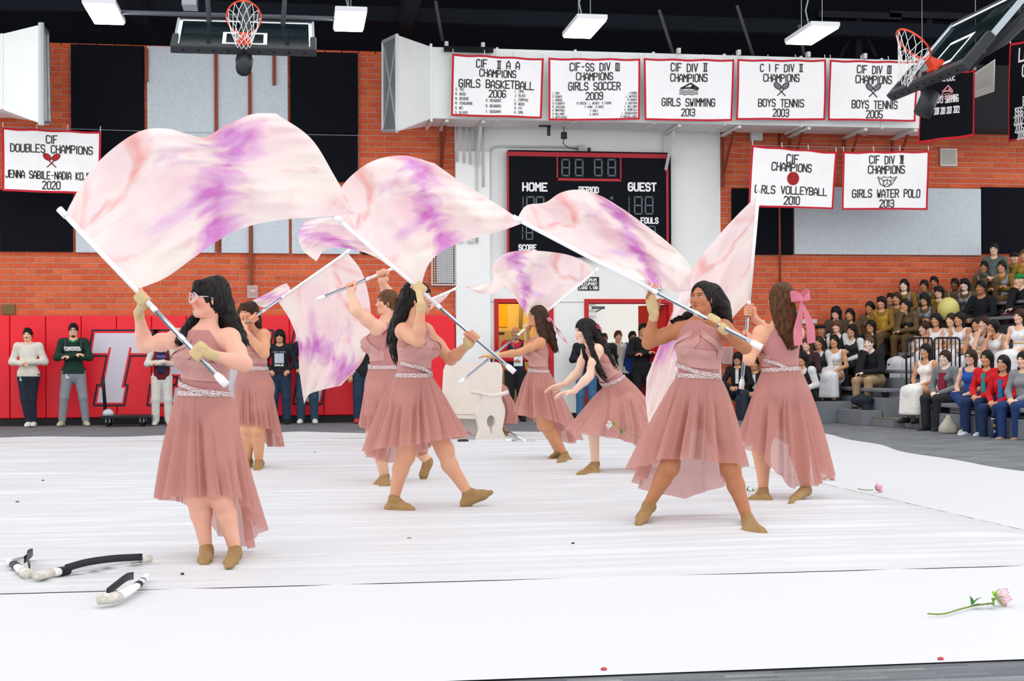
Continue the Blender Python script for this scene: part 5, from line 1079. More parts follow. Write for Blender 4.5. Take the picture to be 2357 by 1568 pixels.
# ================================================================ costume materials
def cloth_mat(name, col, alpha, trans, scale=40):
    m, N, L, b = node_mat(name); out = N['Material Output']
    tc = N.new('ShaderNodeTexCoord'); nz = N.new('ShaderNodeTexNoise'); nz.inputs['Scale'].default_value = scale; nz.inputs['Detail'].default_value = 3; L.new(tc.outputs['Object'], nz.inputs[0])
    hs = N.new('ShaderNodeHueSaturation'); hs.inputs['Color'].default_value = (*lin(col), 1); mr = N.new('ShaderNodeMapRange'); mr.inputs[3].default_value = 0.93; mr.inputs[4].default_value = 1.07; L.new(nz.outputs[0], mr.inputs[0]); L.new(mr.outputs[0], hs.inputs['Value'])
    L.new(hs.outputs[0], b.inputs['Base Color']); b.inputs['Roughness'].default_value = 0.7; b.inputs['Specular IOR Level'].default_value = 0.2; b.inputs['Sheen Weight'].default_value = 0.15
    last = b.outputs[0]
    if trans:
        tl = N.new('ShaderNodeBsdfTranslucent'); L.new(hs.outputs[0], tl.inputs[0]); mxs = N.new('ShaderNodeMixShader'); mxs.inputs[0].default_value = trans; L.new(last, mxs.inputs[1]); L.new(tl.outputs[0], mxs.inputs[2]); last = mxs.outputs[0]
    if alpha < 1:
        tp = N.new('ShaderNodeBsdfTransparent'); m2 = N.new('ShaderNodeMixShader'); m2.inputs[0].default_value = alpha; L.new(tp.outputs[0], m2.inputs[1]); L.new(last, m2.inputs[2]); last = m2.outputs[0]
    L.new(last, out.inputs[0]); return m
ROSE = '#c58e89'
m_bod = cloth_mat('bodice_rose', '#ba817e', 1, 0); m_drape = cloth_mat('drape_rose', '#cf9b95', 1, 0.1); m_skirt = cloth_mat('chiffon_rose', '#d79f96', 0.76, 0.34)
m, N, L, b = node_mat('rhinestone'); tc = N.new('ShaderNodeTexCoord'); vo = N.new('ShaderNodeTexVoronoi'); vo.inputs['Scale'].default_value = 130; L.new(tc.outputs['Object'], vo.inputs[0])
cr = N.new('ShaderNodeValToRGB'); cr.color_ramp.elements[0].position = 0.35; cr.color_ramp.elements[0].color = (*lin('#f4eef0'), 1); cr.color_ramp.elements[1].position = 0.6; cr.color_ramp.elements[1].color = (*lin('#c29a98'), 1); L.new(vo.outputs['Distance'], cr.inputs[0]); L.new(cr.outputs[0], b.inputs['Base Color']); b.inputs['Roughness'].default_value = 0.2; b.inputs['Metallic'].default_value = 0.25
bp = N.new('ShaderNodeBump'); bp.inputs['Strength'].default_value = 0.8; bp.inputs['Distance'].default_value = 0.01; L.new(vo.outputs['Distance'], bp.inputs['Height']); L.new(bp.outputs[0], b.inputs['Normal']); m_stone = m
m_shoe = M('shoe_tan', '#9c7a4c', 0.65, noise=0.12, nscale=25, bump=0.2, bscale=60); m_glove = M('glove_tan', '#cdb384', 0.65, noise=0.08, nscale=30, bump=0.2, bscale=80); m_bow = cloth_mat('bow_pink', '#d4788c', 1, 0.1); m_bow2 = cloth_mat('bow_maroon', '#9c3f56', 1, 0.05)
m_clear = M('clear_frames', '#efeef2', 0.15, alpha=0.5); m_gold = M('gold', '#d8b45a', 0.25, 0.9); m_dframe = M('frames_dark', '#23201f', 0.3)

def surf(prims, O, Dr, rmax=0.32, off=0.0):
    """outermost hit along rays from inside"""
    n = 90; R_ = np.linspace(0.01, rmax, n); P = (O[:, None, :] + Dr[:, None, :] * R_[None, :, None]).reshape(-1, 3); d = sdf_at(prims, P).reshape(len(O), n) < 0
    last = np.where(d.any(1), n - 1 - d[:, ::-1].argmax(1), 3); return O + Dr * (R_[last] + off)[:, None]
def taper(t): return 0.30 + 0.70 * math.sin(math.pi * min(1, 0.08 + t * 0.75)) ** 0.7
def strip(name, prims, J, path, width, off, mat, parent, nl=40, nw=9, ruffle=0.0):
    P, Nk, up, rg, fw = torso_frame(J); T = np.linalg.norm(Nk - P); C = crom(np.array(path, float), nl); O = []; D_ = []
    for i in range(nl):
        th, h = math.radians(C[i, 0]), C[i, 1]
        for j in range(nw):
            hh = h + (j / (nw - 1) - 0.5) * width * (taper(i / (nl - 1)) if ruffle else 1.0) / T; O.append(P + up * T * hh); D_.append(math.cos(th) * fw + math.sin(th) * rg)
    V = surf(prims, np.array(O), np.array(D_), 0.34, off)
    if ruffle:
        k = np.arange(len(V)); V = V + np.array(D_) * (ruffle * np.sin((k % nw) * 2.2 + (k // nw) * 0.12))[:, None]
    return obj(name, mesh_np(name, V, np.array([(i * nw + j, (i + 1) * nw + j, (i + 1) * nw + j + 1, i * nw + j + 1) for i in range(nl - 1) for j in range(nw - 1)])), mat, parent)
def skirt(J, prims, body, hem, wind, parent, h0=0.30, folds=11, fold_amp=0.045, seed=0, mat=None, vrow=34, lag=1.3):
    P, Nk, up, rg, fw = torso_frame(J); T = np.linalg.norm(Nk - P); nt = 200; r = np.random.default_rng(seed); ph = r.uniform(0, 6.28, 6)
    th = np.linspace(0, 2 * math.pi, nt, endpoint=False); hem = sorted(hem); hx = [a - 360 for a, *_ in hem] + [a for a, *_ in hem] + [a + 360 for a, *_ in hem]
    ln = np.interp(np.degrees(th), hx, [q[1] for q in hem] * 3); fl = np.interp(np.degrees(th), hx, [q[2] for q in hem] * 3)
    ker = np.array([1, 2, 3, 2, 1.]) / 9
    sm = lambda a: np.convolve(np.r_[a[-6:], a, a[:6]], ker, 'same')[6:-6]
    for _ in range(3): ln, fl = sm(ln), sm(fl)
    fl = fl * 0.76
    out0 = np.outer(np.sin(th), RT0) - np.outer(np.cos(th), FW)           # theta: 0 towards the viewer, 90 to the right
    outp = out0 - np.outer(out0 @ up, up); outp /= np.linalg.norm(outp, axis=1)[:, None]
    O = np.repeat((P + up * T * h0)[None], nt, 0); ring0 = surf(prims, O, outp, 0.34, 0.008); dwn = np.array([0, 0, -1.0]); wv = wind[0] * RT0 + wind[1] * FW + np.array([0, 0, wind[2] if len(wind) > 2 else 0])
    V = []
    for i in range(vrow):
        v = i / (vrow - 1); fo = 1.55 * fold_amp * v ** 0.8 * (1.3 * np.abs(np.cos(0.5 * (folds * th + ph[5]))) - 0.8 + 0.6 * np.cos(folds * th + ph[0] + 0.6 * np.sin(2 * th + ph[1])) + 0.6 * np.cos((folds * 2 + 3) * th + ph[2] + 0.8 * np.sin(3 * th)) + 0.3 * np.cos((folds * 3 + 1) * th + ph[4]) + 0.3 * np.cos(5 * th + ph[3] + 3 * v))
        down_ax = nrm(dwn * (0.35 + 0.65 * v) - up * (0.65 - 0.65 * v))
        q = ring0 + np.outer(ln * v, down_ax) + out0 * (fl * v ** 0.85 + fo)[:, None] + wv * v ** lag
        V.append(q)
    V = np.array(V).reshape(-1, 3)
    for _ in range(4):
        d = sdf_at(body, V); bad = d < 0.014
        if not bad.any(): break
        Pb = V[bad]; e = 0.004; g = np.stack([sdf_at(body, Pb + e * np.eye(3)[k]) - sdf_at(body, Pb - e * np.eye(3)[k]) for k in range(3)], 1); g /= np.linalg.norm(g, axis=1)[:, None] + 1e-9
        V[bad] = Pb + g * (0.016 - d[bad])[:, None]
    V[:, 2] = np.maximum(V[:, 2], 0.03)
    G = V.reshape(vrow, nt, 3); 
    for _ in range(2): G[2:-1] = 0.5 * G[2:-1] + 0.25 * (G[1:-2] + G[3:])
    I = np.arange(vrow * nt).reshape(vrow, nt); I2 = np.roll(I, -1, 1); Q = np.stack([I[:-1], I2[:-1], I2[1:], I[1:]], -1).reshape(-1, 4)
    return obj('skirt', mesh_np('skirt', G.reshape(-1, 3), Q), mat or m_skirt, parent)
def strands(locks, n, rad, rs, curl=0.0):
    mb = MB()
    for (P, R_) in locks:
        C = crom(np.array(P), 12); rr = np.interp(np.linspace(0, 1, 12), np.linspace(0, 1, len(R_)), R_)
        for _ in range(n):
            a = rs.uniform(0, 6.28); q = rs.uniform(0.75, 1.12); l = rs.uniform(0.85, 1.12); f = rs.uniform(2, 4) ; e = nrm(rs.normal(size=3)); e2 = nrm(np.cross(e, C[-1] - C[0])); e3 = nrm(np.cross(e2, C[-1] - C[0]))
            pts = [C[0] + (C[i] - C[0]) * (1 if i < 8 else l) + rr[i] * q * (math.cos(a + curl * f * i) * e2 + math.sin(a + curl * f * i) * e3) for i in range(12)]
            mb.tube(pts, [rad] * 11 + [rad * 0.3], 4, cap=False)
    return mb
def dancer(key, label, S):
    D = DD[key]; g = lambda q: at(q[0], q[1], D + (q[2] if len(q) > 2 and q[2] is not None else 0.0)); J = {}
    for k in ('pelvis', 'neck', 'ls', 'rs', 'head'): J[k] = g(S[k])
    P, Nk, up, rg, fw = torso_frame(J); T = np.linalg.norm(Nk - P); s = T / 0.48; w = S.get('w', 1.0)
    for a in 'lr':
        sg = -1 if a == 'l' else 1
        J[a + 'h'] = P + rg * sg * 0.085 * w * s - up * 0.04 * s
        J[a + 'k'] = g(S[a + 'k']); J[a + 'a'] = g(S[a + 'a'])
        for q in ('t', 'q'):
            v = S[a + q]; J[a + q] = floor_at(v[0], v[1], 0.012) if len(v) == 2 else g(v)
        for c, par, Ln in (('e', 's', 0.275 * s), ('w', 'e', 0.245 * s)):
            x, y, sn = S[a + c]; pd = depth(J[a + par]); p0 = at(x, y, pd); d2 = np.linalg.norm(p0 - J[a + par]); dz = math.sqrt(max(0, Ln * Ln - d2 * d2)); J[a + c] = at(x, y, pd + np.sign(sn) * dz * min(1, abs(sn)))
    f_ = S['face']; J['hf'], J['hl'], J['hu'] = frame3(f_[0] * RT + f_[1] * UP - f_[2] * FW, nrm(UP0 + (S.get('tilt', 0)) * RT))
    hs = S.get('hs', 0.86); c = J['head']; f, l, u = J['hf'], J['hl'], J['hu']
    root = thing('person', label, 'person', (P[0], P[1], 0), 'dancers in rose dresses')
    tp, _ = torso_prims(J, w, S.get('bust', 0.8), S.get('glute', 1.0)); lp = limb_prims(J, w, s)
    skin = np.array(lin(S['skin'])) * 0.92; body_pr = tp + lp
    legs = limb_prims(J, w, s, ('legs',))
    zc = c - u * 0.128 * hs
    v1, q1 = mesh_sdf(body_pr, 0.011)
    hp, hsb = head_prims(c, f, l, u, hs); nkp = [seg(Nk - up * 0.03 * s, c - u * 0.07 * s - f * 0.02, 0.055 * s * min(w, 1.1), 0.050 * s, 0.03)]
    v2, q2 = mesh_sdf(hp + nkp, 0.0042, sub=hsb, cut=lambda P_, d: np.maximum(d, (zc - P_) @ u))
    c2 = head_colors(v2, c, f, l, u, hs, skin, lin(S.get('lip', '#9c4a44')), lin(S.get('brow', '#2a1c18')), S.get('blush', 0.3))
    parts = [(v1, q1, skin), (v2, q2, c2)]
    for a in 'lr':
        hd = S.get(a + 'hand'); wr = J[a + 'w']; fa_d = nrm(wr - J[a + 'e'])
        if hd is None: continue
        if hd[0] == 'grip':
            ctr = on_pole(hd[1], hd[2]); ax = POLE[hd[1]][1] - POLE[hd[1]][0]; pm, fg = hand_grip(wr, ctr, ax, 0.98 * s, 0.015, hd[3])
        else:
            dv = nrm(hd[1][0] * RT + hd[1][1] * UP - hd[1][2] * FW); nv = hd[2][0] * RT + hd[2][1] * UP - hd[2][2] * FW; pm, fg = hand_open(wr, dv, nv, 1.0 * s, hd[3], 0.15, hd[4])
        arm = [seg(J[a + 'e'] * 0.15 + wr * 0.85, wr, 0.0285 * (0.6 + 0.4 * w) * s, 0.0245 * (0.6 + 0.4 * w) * s, 0.02)]
        v3, q3 = mesh_sdf(arm + pm + fg, 0.0042); parts.append((v3, q3, skin * np.array([1.0, 0.93, 0.92])))
        if S.get('glove'):
            nf = 3 if hd[0] != 'grip' else 5
            first = [fg[i] for i in range(len(fg)) if (hd[0] != 'grip' and i < 12 and i % 3 == 0) or (hd[0] == 'grip' and i < 20 and i % 5 < 2)]
            gp = inflate(pm, 0.0035) + inflate(first, 0.0022) + [seg(wr - fa_d * 0.035, wr + fa_d * 0.0, 0.031 * s, 0.031 * s, 0.01)]
            v4, q4 = mesh_sdf(gp, 0.0048); obj('glove', mesh_np('glove', v4, q4), m_glove, root)
    V, Q, C = join_parts(parts); obj('body', mesh_np('body', V, Q, True, C), SKIN, root)
    if S.get('eyes', True): eyes_mesh(root, c, f, l, u, hs, S.get('gaze', (0, 0)), True)
    # costume
    sx = lambda P_: (P_ - P) @ rg; hh = lambda P_: (P_ - P) @ up / T
    def cutb(P_, d):
        x = np.abs(sx(P_)) / (w * s); h = hh(P_); top = 1.02 - 2.4 * np.maximum(0, x - 0.06); top = np.maximum(top, 0.70 - 0.8 * np.maximum(0, x - 0.11)); bot = -0.30 + 1.5 * np.maximum(0, x - 0.03)
        return np.maximum(np.maximum(d, (h - top) * T * 0.6), (bot - h) * T * 0.6)
    bod = inflate(tp + limb_prims(J, w, s, ('yoke',)), 0.009) + [seg(Nk - up * 0.06 * s + fw * 0.02, Nk - up * 0.01 * s, 0.06 * w * s, 0.055 * s, 0.03)]
    v5, q5 = mesh_sdf(bod, 0.008, cut=cutb); bo = obj('bodice', mesh_np('bodice', v5, q5), m_bod, root)
    tb = inflate(tp + limb_prims(J, w, s, ('yoke',)), 0.008)
    bh = S.get('bh', 0.29)
    mirror = S.get('mirror', 1)
    for pth, wd, of, mt, nm in ([(-14, 0.87), (-10, 0.78), (20, 0.66), (60, 0.56), (100, 0.50)], 0.085, 0.006, m_drape, 'drape'), ([(14, 0.87), (32, 0.80), (50, 0.72), (72, 0.63), (95, 0.57)], 0.07, 0.009, m_drape, 'drape'), ([(-115, 0.47), (-70, 0.49), (0, 0.52), (60, 0.55), (110, 0.58)], 0.12, 0.008, m_drape, 'drape'), ([(-14, 0.87), (-32, 0.80), (-50, 0.71), (-72, 0.60), (-98, 0.52)], 0.075, 0.011, m_drape, 'drape'):
        strip(nm, tb, J, [(th * mirror, h) for th, h in pth], wd * s, of, mt, bo, ruffle=0.0028)
    strip('belt', tb, J, [(-180, bh), (-90, bh), (0, bh), (90, bh), (180, bh)], 0.028 * s, 0.015, m_stone, bo, 72, 3)
    strip('belt', tb, J, [(-75 * mirror, bh + 0.01), (-20 * mirror, bh + 0.04), (40 * mirror, bh + 0.11), (95 * mirror, bh + 0.17)], 0.026 * s, 0.019, m_stone, bo, 40, 3)
    if S.get('backbelt'): strip('belt', tb, J, [(-95, 0.50), (-140, 0.42), (-180, 0.32)], 0.026 * s, 0.017, m_stone, bo, 40, 3)
    if 'hem' in S: skirt(J, tb, inflate(tp + legs, 0.003), S['hem'], S.get('wind', (0, 0)), root, bh, S.get('folds', 11), S.get('famp', 0.04), S.get('seed', 0))
    for a in 'lr':
        if S.get('shoes', True):
            v6, q6 = mesh_sdf(foot_prims(J[a + 'a'], J[a + 't'], J[a + 'q'], s, 0.034), 0.006, cut=lambda P_, d, A_=J[a + 'a'], K=J[a + 'k']: np.maximum(d, (P_ - A_) @ nrm(K - A_) - 0.028)); obj('shoe', mesh_np('shoe', v6, q6), m_shoe, root)
    # hair
    hm = S.get('hair', H_BLACK); pr, sb, ct = hair_cap(c, f, l, u, hs, 0.014, S.get('hairline', 0.06), S.get('hlow', -0.10))
    locks = []
    for lk in S.get('locks', []):
        Pp = [at(x, y, depth(c) + dz) for x, y, dz, r_ in lk]; Rr = [r_ for *_, r_ in lk]; locks.append((Pp, Rr)); C_ = crom(np.array(Pp), 7); rr = np.interp(np.linspace(0, 1, 7), np.linspace(0, 1, len(Rr)), Rr)
        pr2 = [seg(C_[i], C_[i + 1], rr[i], rr[i + 1], 0.02) for i in range(6)]; pr = pr + pr2
    if S.get('bangs'):
        for b_ in np.linspace(-0.05, 0.05, 7): pr.append(seg(c + hs * (0.07 * f + b_ * l + 0.095 * u), c + hs * ((0.108 - 0.6 * abs(b_)) * f + b_ * 1.15 * l + S['bangs'] * u), 0.016, 0.007, 0.012))
    ctf = (lambda P_, d: ridge(P_, d, c, f, l, u, 0.003)) if locks else ct
    v7, q7 = mesh_sdf(pr, 0.006, sub=sb if not S.get('bangs') else [ell(c + hs * (0.120 * f - 0.10 * u), np.stack([f, l, u]), hs * np.array([0.135, 0.105, 0.125]), 0.01)], cut=ctf)
    ho = obj('hair', mesh_np('hair', v7, q7), hm, root)
    rs_ = np.random.default_rng(5)
    if locks: strands(locks, S.get('nstr', 26), S.get('srad', 0.0024), rs_, S.get('curl', 0.0)).build('strands', hm, ho, True, fix=False)
    return root, J
def bow(parent, p, down, out, s, mat, tails=0.22):
    """hair bow: knot, two loops, two tails"""
    down = nrm(down); out = nrm(out - down * (np.asarray(out) @ down)); sd = np.cross(down, out); t = MB().sphere(p, 0.014 * s, 10, 6).build('bow', mat, parent, True)
    for q in (-1, 1):
        V = []
        for i in range(9):
            a = i / 8 * 2 * math.pi; r = 0.05 * s
            ctr = p + q * sd * (r * (1 - math.cos(a)) * 0.7) + out * (0.025 * s * math.sin(a)) - down * 0.012 * s * (1 - math.cos(a))
            wd = 0.012 + 0.016 * (1 - math.cos(a)) / 2
            V += [ctr - down * wd * s, ctr, ctr + down * wd * s]
        obj('bow_loop', mesh_np('bow_loop', V, np.array([(3 * i + k, 3 * i + k + 1, 3 * i + k + 4, 3 * i + k + 3) for i in range(8) for k in (0, 1)])), mat, t)
        V = []
        for i in range(12):
            v = i / 11; ctr = p + down * tails * v + sd * q * (0.012 + 0.05 * v) * s + out * 0.015 * math.sin(5 * v + q); wd = (0.008 + 0.03 * min(1, v * 1.6)) * s
            V += [ctr - sd * wd, ctr + out * 0.012 * math.cos(7 * v), ctr + sd * wd]
        obj('bow_tail', mesh_np('bow_tail', V, np.array([(3 * i + k, 3 * i + k + 1, 3 * i + k + 4, 3 * i + k + 3) for i in range(11) for k in (0, 1)])), mat, t)

# ---------------------------------------------------------------- the ten dancers
r1, J1 = dancer('d1', 'leftmost front dancer with clear glasses and wavy black hair, raising a flag pole', dict(
    pelvis=(470, 948), neck=(474, 764), head=(479, 688, -0.02), rs=(410, 781, 0.06), ls=(528, 780, -0.08), re=(333, 796, 1), rw=(319, 720, -0.6), le=(563, 838, -0.8), lw=(484, 816, -1), w=1.14, bust=0.75, bh=0.23,
    rk=(455, 1145, -0.04), lk=(512, 1150, -0.06), ra=(475, 1262, 0.0), la=(541, 1266, -0.03), rt=(470, 1305), rq=(477, 1284), lt=(528, 1312), lq=(545, 1288), face=(-0.86, 0.06, 0.5), hs=0.83, skin='#efb59e', blush=0.75, lip='#a85a4e', glove=True,
    rhand=('grip', 'd1', 330, 1), lhand=('grip', 'd1', 455, -1), hem=[(0, 0.55, 0.13), (45, 0.55, 0.12), (90, 0.69, 0.14), (135, 0.88, 0.16), (180, 0.80, 0.12), (225, 0.62, 0.14), (270, 0.58, 0.17), (315, 0.55, 0.16)], folds=12, famp=0.022, seed=1, wind=(0.02, 0.05),
    locks=[[(490, 665, 0.02, 0.06), (518, 715, 0.05, 0.05), (540, 760, 0.06, 0.045), (560, 790, 0.02, 0.03)], [(480, 690, 0.06, 0.05), (455, 740, 0.07, 0.045), (430, 765, 0.02, 0.035), (412, 788, -0.03, 0.02)], [(500, 660, 0.05, 0.06), (515, 720, 0.1, 0.06), (525, 770, 0.12, 0.05)]], bangs=0.035, hair=H_BLACK, nstr=40, curl=0.18))
glasses(r1, J1['head'], J1['hf'], J1['hl'], J1['hu'], 0.9, m_clear, 1.35)
nk = J1['neck']; u_ = UP0; P_, N_, up_, rg_, fw_ = torso_frame(J1)
MB().tube([nk + up_ * 0.02 - rg_ * 0.055 + fw_ * 0.01, nk - up_ * 0.012 - rg_ * 0.03 + fw_ * 0.062, nk - up_ * 0.03 + fw_ * 0.078, nk - up_ * 0.012 + rg_ * 0.03 + fw_ * 0.062, nk + up_ * 0.02 + rg_ * 0.055 + fw_ * 0.01], 0.003, 6).build('necklace', m_gold, r1, True)
r2, J2 = dancer('d2', 'dancer behind the leftmost one, face half hidden by her hand on the pole', dict(
    pelvis=(583, 884), neck=(580, 764), head=(571, 721, -0.02), rs=(556, 772, 0.10), ls=(607, 773, -0.08), re=(548, 792, -0.3), rw=(568, 745, -1), le=(609, 815, -0.5), lw=(571, 770, -1), w=1.12,
    rk=(570, 985, -0.05), lk=(594, 987, -0.08), ra=(571, 1058, 0.04), la=(596, 1062, 0.0), rt=(562, 1082), rq=(573, 1070), lt=(588, 1089), lq=(600, 1074), face=(-0.45, 0.02, 0.9), hs=0.86, skin='#e3a781', bangs=0.03, hair=H_BROWN,
    rhand=('grip', 'd2', 583, -1), lhand=('grip', 'd2', 556, -1), hem=[(0, 0.56, 0.08), (60, 0.62, 0.10), (100, 0.80, 0.14), (150, 0.80, 0.1), (210, 0.6, 0.08), (270, 0.56, 0.06), (320, 0.56, 0.08)], folds=13, famp=0.025, seed=2, wind=(0.02, 0.02),
    locks=[[(580, 705, 0.03, 0.05), (592, 735, 0.03, 0.04), (597, 752, 0.0, 0.025)], [(558, 710, 0.05, 0.04), (553, 735, 0.05, 0.03)]], nstr=16))
r3, J3 = dancer('d3', 'dancer with braided brown hair, both arms up holding a pole, facing left', dict(
    pelvis=(886, 886), neck=(886, 746), head=(891, 696, 0.0), ls=(870, 756, -0.12), rs=(902, 752, 0.12), le=(820, 716, -0.4), lw=(808, 676, 0.6), re=(895, 682, 0.6), rw=(878, 646, -0.4), w=1.12,
    lk=(862, 1000, -0.05), la=(886, 1098, 0.0), lt=(836, 1126), lq=(898, 1119), rk=(930, 1010, 0.05), ra=(985, 1062, 0.12), rt=(975, 1110, 0.10), rq=(994, 1066, 0.14), face=(-0.97, 0.03, 0.2), hs=0.84, skin='#eebb9f', blush=0.5, lip='#c0606a', hair=H_LIGHT,
    lhand=('grip', 'd3', 807, 1), rhand=('grip', 'd3', 878, 1), hem=[(0, 0.66, 0.09), (60, 0.70, 0.16), (100, 0.78, 0.26), (150, 0.78, 0.15), (210, 0.6, 0.1), (270, 0.5, 0.10), (320, 0.56, 0.09)], folds=12, famp=0.028, seed=3, wind=(0.02, 0.0)))
bow(r3, at(922, 690, depth(J3['head']) - 0.02), (0.2, 0, -1), RT0, 0.8, m_bow2, 0.1)
MB().tube([at(930, 705, depth(J3['head'])), at(905, 748, depth(J3['head']) - 0.16), at(880, 770, depth(J3['head']) - 0.19)], [0.012, 0.02, 0.012], 8, flat=0.3).build('ribbon', m_bow2, r3, True)
r4, J4 = dancer('d4', 'striding dancer in the middle with flowing long black hair, facing right', dict(
    pelvis=(952, 912), neck=(955, 747), head=(965, 686, 0.0), rs=(929, 763, -0.12), ls=(978, 762, 0.12), re=(962, 786, -1), rw=(970, 702, -0.5), le=(1038, 828, -0.2), lw=(1080, 791, -1), w=1.0, bust=0.8,
    rk=(934, 1050, 0.0), ra=(907, 1148, 0.0), rt=(953, 1176), rq=(889, 1175), lk=(1023, 1036, 0.02), la=(1077, 1134, 0.05), lt=(1136, 1137, 0.05), lq=(1071, 1170, 0.05), face=(0.9, 0.0, 0.38), hs=0.88, skin='#e0a585', blush=0.3, lip='#b05a55', glove=True,
    rhand=('grip', 'd4', 966, 1), lhand=('grip', 'd4', 1089, -1), hem=[(0, 0.50, 0.12), (45, 0.46, 0.2), (90, 0.44, 0.32), (135, 0.5, 0.2), (180, 0.6, 0.12), (225, 0.66, 0.2), (270, 0.56, 0.28), (315, 0.52, 0.16)], folds=10, famp=0.035, seed=4, wind=(-0.02, 0.0),
    locks=[[(945, 668, 0.0, 0.06), (930, 710, 0.02, 0.06), (915, 760, 0.02, 0.055), (908, 800, 0.0, 0.045), (914, 828, -0.02, 0.012)], [(950, 665, 0.05, 0.06), (925, 715, 0.06, 0.055), (905, 755, 0.06, 0.04), (895, 790, 0.04, 0.015)]], hair=H_BLACK, nstr=46))
r5, J5 = dancer('d5', 'crouching dancer mostly hidden behind the cream pew', dict(
    pelvis=(1150, 902), neck=(1104, 872), head=(1080, 858, 0.0), ls=(1096, 884, -0.12), rs=(1106, 870, 0.12), le=(1098, 915, 0), lw=(1102, 945, 0), re=(1108, 905, 0), rw=(1110, 940, 0), w=0.95,
    lk=(1140, 958, -0.1), rk=(1150, 955, 0.1), la=(1166, 996, -0.05), ra=(1158, 994, 0.15), lt=(1150, 1006), lq=(1170, 1005), rt=(1145, 1003), rq=(1162, 1001), face=(-0.8, -0.3, 0.3), skin='#c98f6e', hair=H_BLACK, eyes=False,
    lhand=('open', (0, -1, 0), (-1, 0, 0), 0.4, 1), rhand=('open', (0, -1, 0), (-1, 0, 0), 0.4, -1), hem=[(0, 0.5, 0.15), (60, 0.55, 0.26), (100, 0.6, 0.3), (180, 0.55, 0.2), (270, 0.4, 0.12)], folds=9, famp=0.03, seed=5, wind=(0.04, 0)))
r6, J6 = dancer('d6', 'dancer in glasses with long dark hair and ribbon, leaning left with a pole', dict(
    pelvis=(1240, 886), neck=(1240, 778), head=(1237, 728, 0.0), ls=(1244, 789, -0.13), rs=(1232, 787, 0.12), le=(1194, 812, -0.6), lw=(1140, 819, -0.4), re=(1215, 806, 0.4), rw=(1213, 771, -0.5), w=0.95, bust=0.7,
    lk=(1262, 980, -0.02), rk=(1250, 978, 0.04), la=(1300, 1046, 0.0), ra=(1284, 1040, 0.05), lt=(1265, 1070), lq=(1316, 1063), rt=(1262, 1060), rq=(1290, 1052), face=(-0.98, 0.03, 0.12), hs=0.86, skin='#d99b72', lip='#b05f56', glove=True,
    lhand=('open', (-1, -0.0, 0.1), (0, -1, 0), 0.25, 1), rhand=('grip', 'd6', 1215, 1), hem=[(0, 0.50, 0.16), (45, 0.56, 0.18), (90, 0.74, 0.3), (130, 0.80, 0.32), (180, 0.6, 0.2), (230, 0.48, 0.2), (270, 0.44, 0.25), (320, 0.48, 0.2)], folds=10, famp=0.03, seed=6, wind=(0.06, 0),
    locks=[[(1242, 716, 0.0, 0.06), (1258, 750, -0.02, 0.065), (1272, 785, -0.03, 0.055), (1278, 806, -0.03, 0.03)], [(1240, 720, -0.05, 0.05), (1246, 755, -0.08, 0.05), (1256, 785, -0.1, 0.03)]], hair=H_BROWN, nstr=34))
glasses(r6, J6['head'], J6['hf'], J6['hl'], J6['hu'], 0.88, m_gold, 1.0)
bow(r6, at(1266, 738, depth(J6['head']) - 0.06), (0.62, 0, -0.8), RT0, 0.9, m_bow, 0.30)
r7, J7 = dancer('d7', 'running dancer leaning forward with outstretched arms, hair bow, no pole', dict(
    pelvis=(1432, 914), neck=(1366, 794), head=(1346, 762, 0.0), ls=(1374, 806, -0.13), rs=(1352, 808, 0.13), le=(1357, 866, -0.4), lw=(1320, 902, -0.3), re=(1330, 858, -0.3), rw=(1298, 886, -0.2), w=0.88, bust=0.6,
    lk=(1362, 962, -0.08), la=(1370, 1068, -0.02), lt=(1329, 1096), lq=(1378, 1094), rk=(1478, 985, 0.08), ra=(1560, 1010, 0.15), rt=(1585, 1042, 0.15), rq=(1583, 1000, 0.18), face=(-0.95, -0.12, 0.28), tilt=-0.15, hs=0.9, skin='#f2cdb6', blush=0.2, lip='#c97a70',
    lhand=('open', (-1, -0.15, 0.2), (0, -1, 0.3), 0.35, 1), rhand=('open', (-1, -0.2, 0.1), (0, -1, 0.3), 0.3, -1), hem=[(0, 0.54, 0.15), (45, 0.66, 0.34), (90, 0.74, 0.52), (135, 0.72, 0.42), (180, 0.55, 0.2), (225, 0.48, 0.24), (270, 0.40, 0.56), (315, 0.46, 0.36)], folds=10, famp=0.024, seed=7, wind=(0.06, 0, 0.0),
    locks=[[(1358, 750, 0.0, 0.06), (1378, 780, -0.05, 0.05), (1400, 820, -0.1, 0.045), (1420, 860, -0.08, 0.03), (1428, 880, -0.06, 0.01)], [(1350, 760, -0.06, 0.05), (1362, 800, -0.16, 0.03), (1378, 850, -0.2, 0.03), (1396, 870, -0.2, 0.012)], [(1352, 770, 0.06, 0.04), (1348, 810, 0.08, 0.035), (1352, 855, 0.06, 0.02)]], hair=H_BLACK, nstr=30))
bow(r7, at(1377, 755, depth(J7['head']) - 0.04), (0.45, 0, -0.85), RT0, 0.8, m_bow2, 0.24)
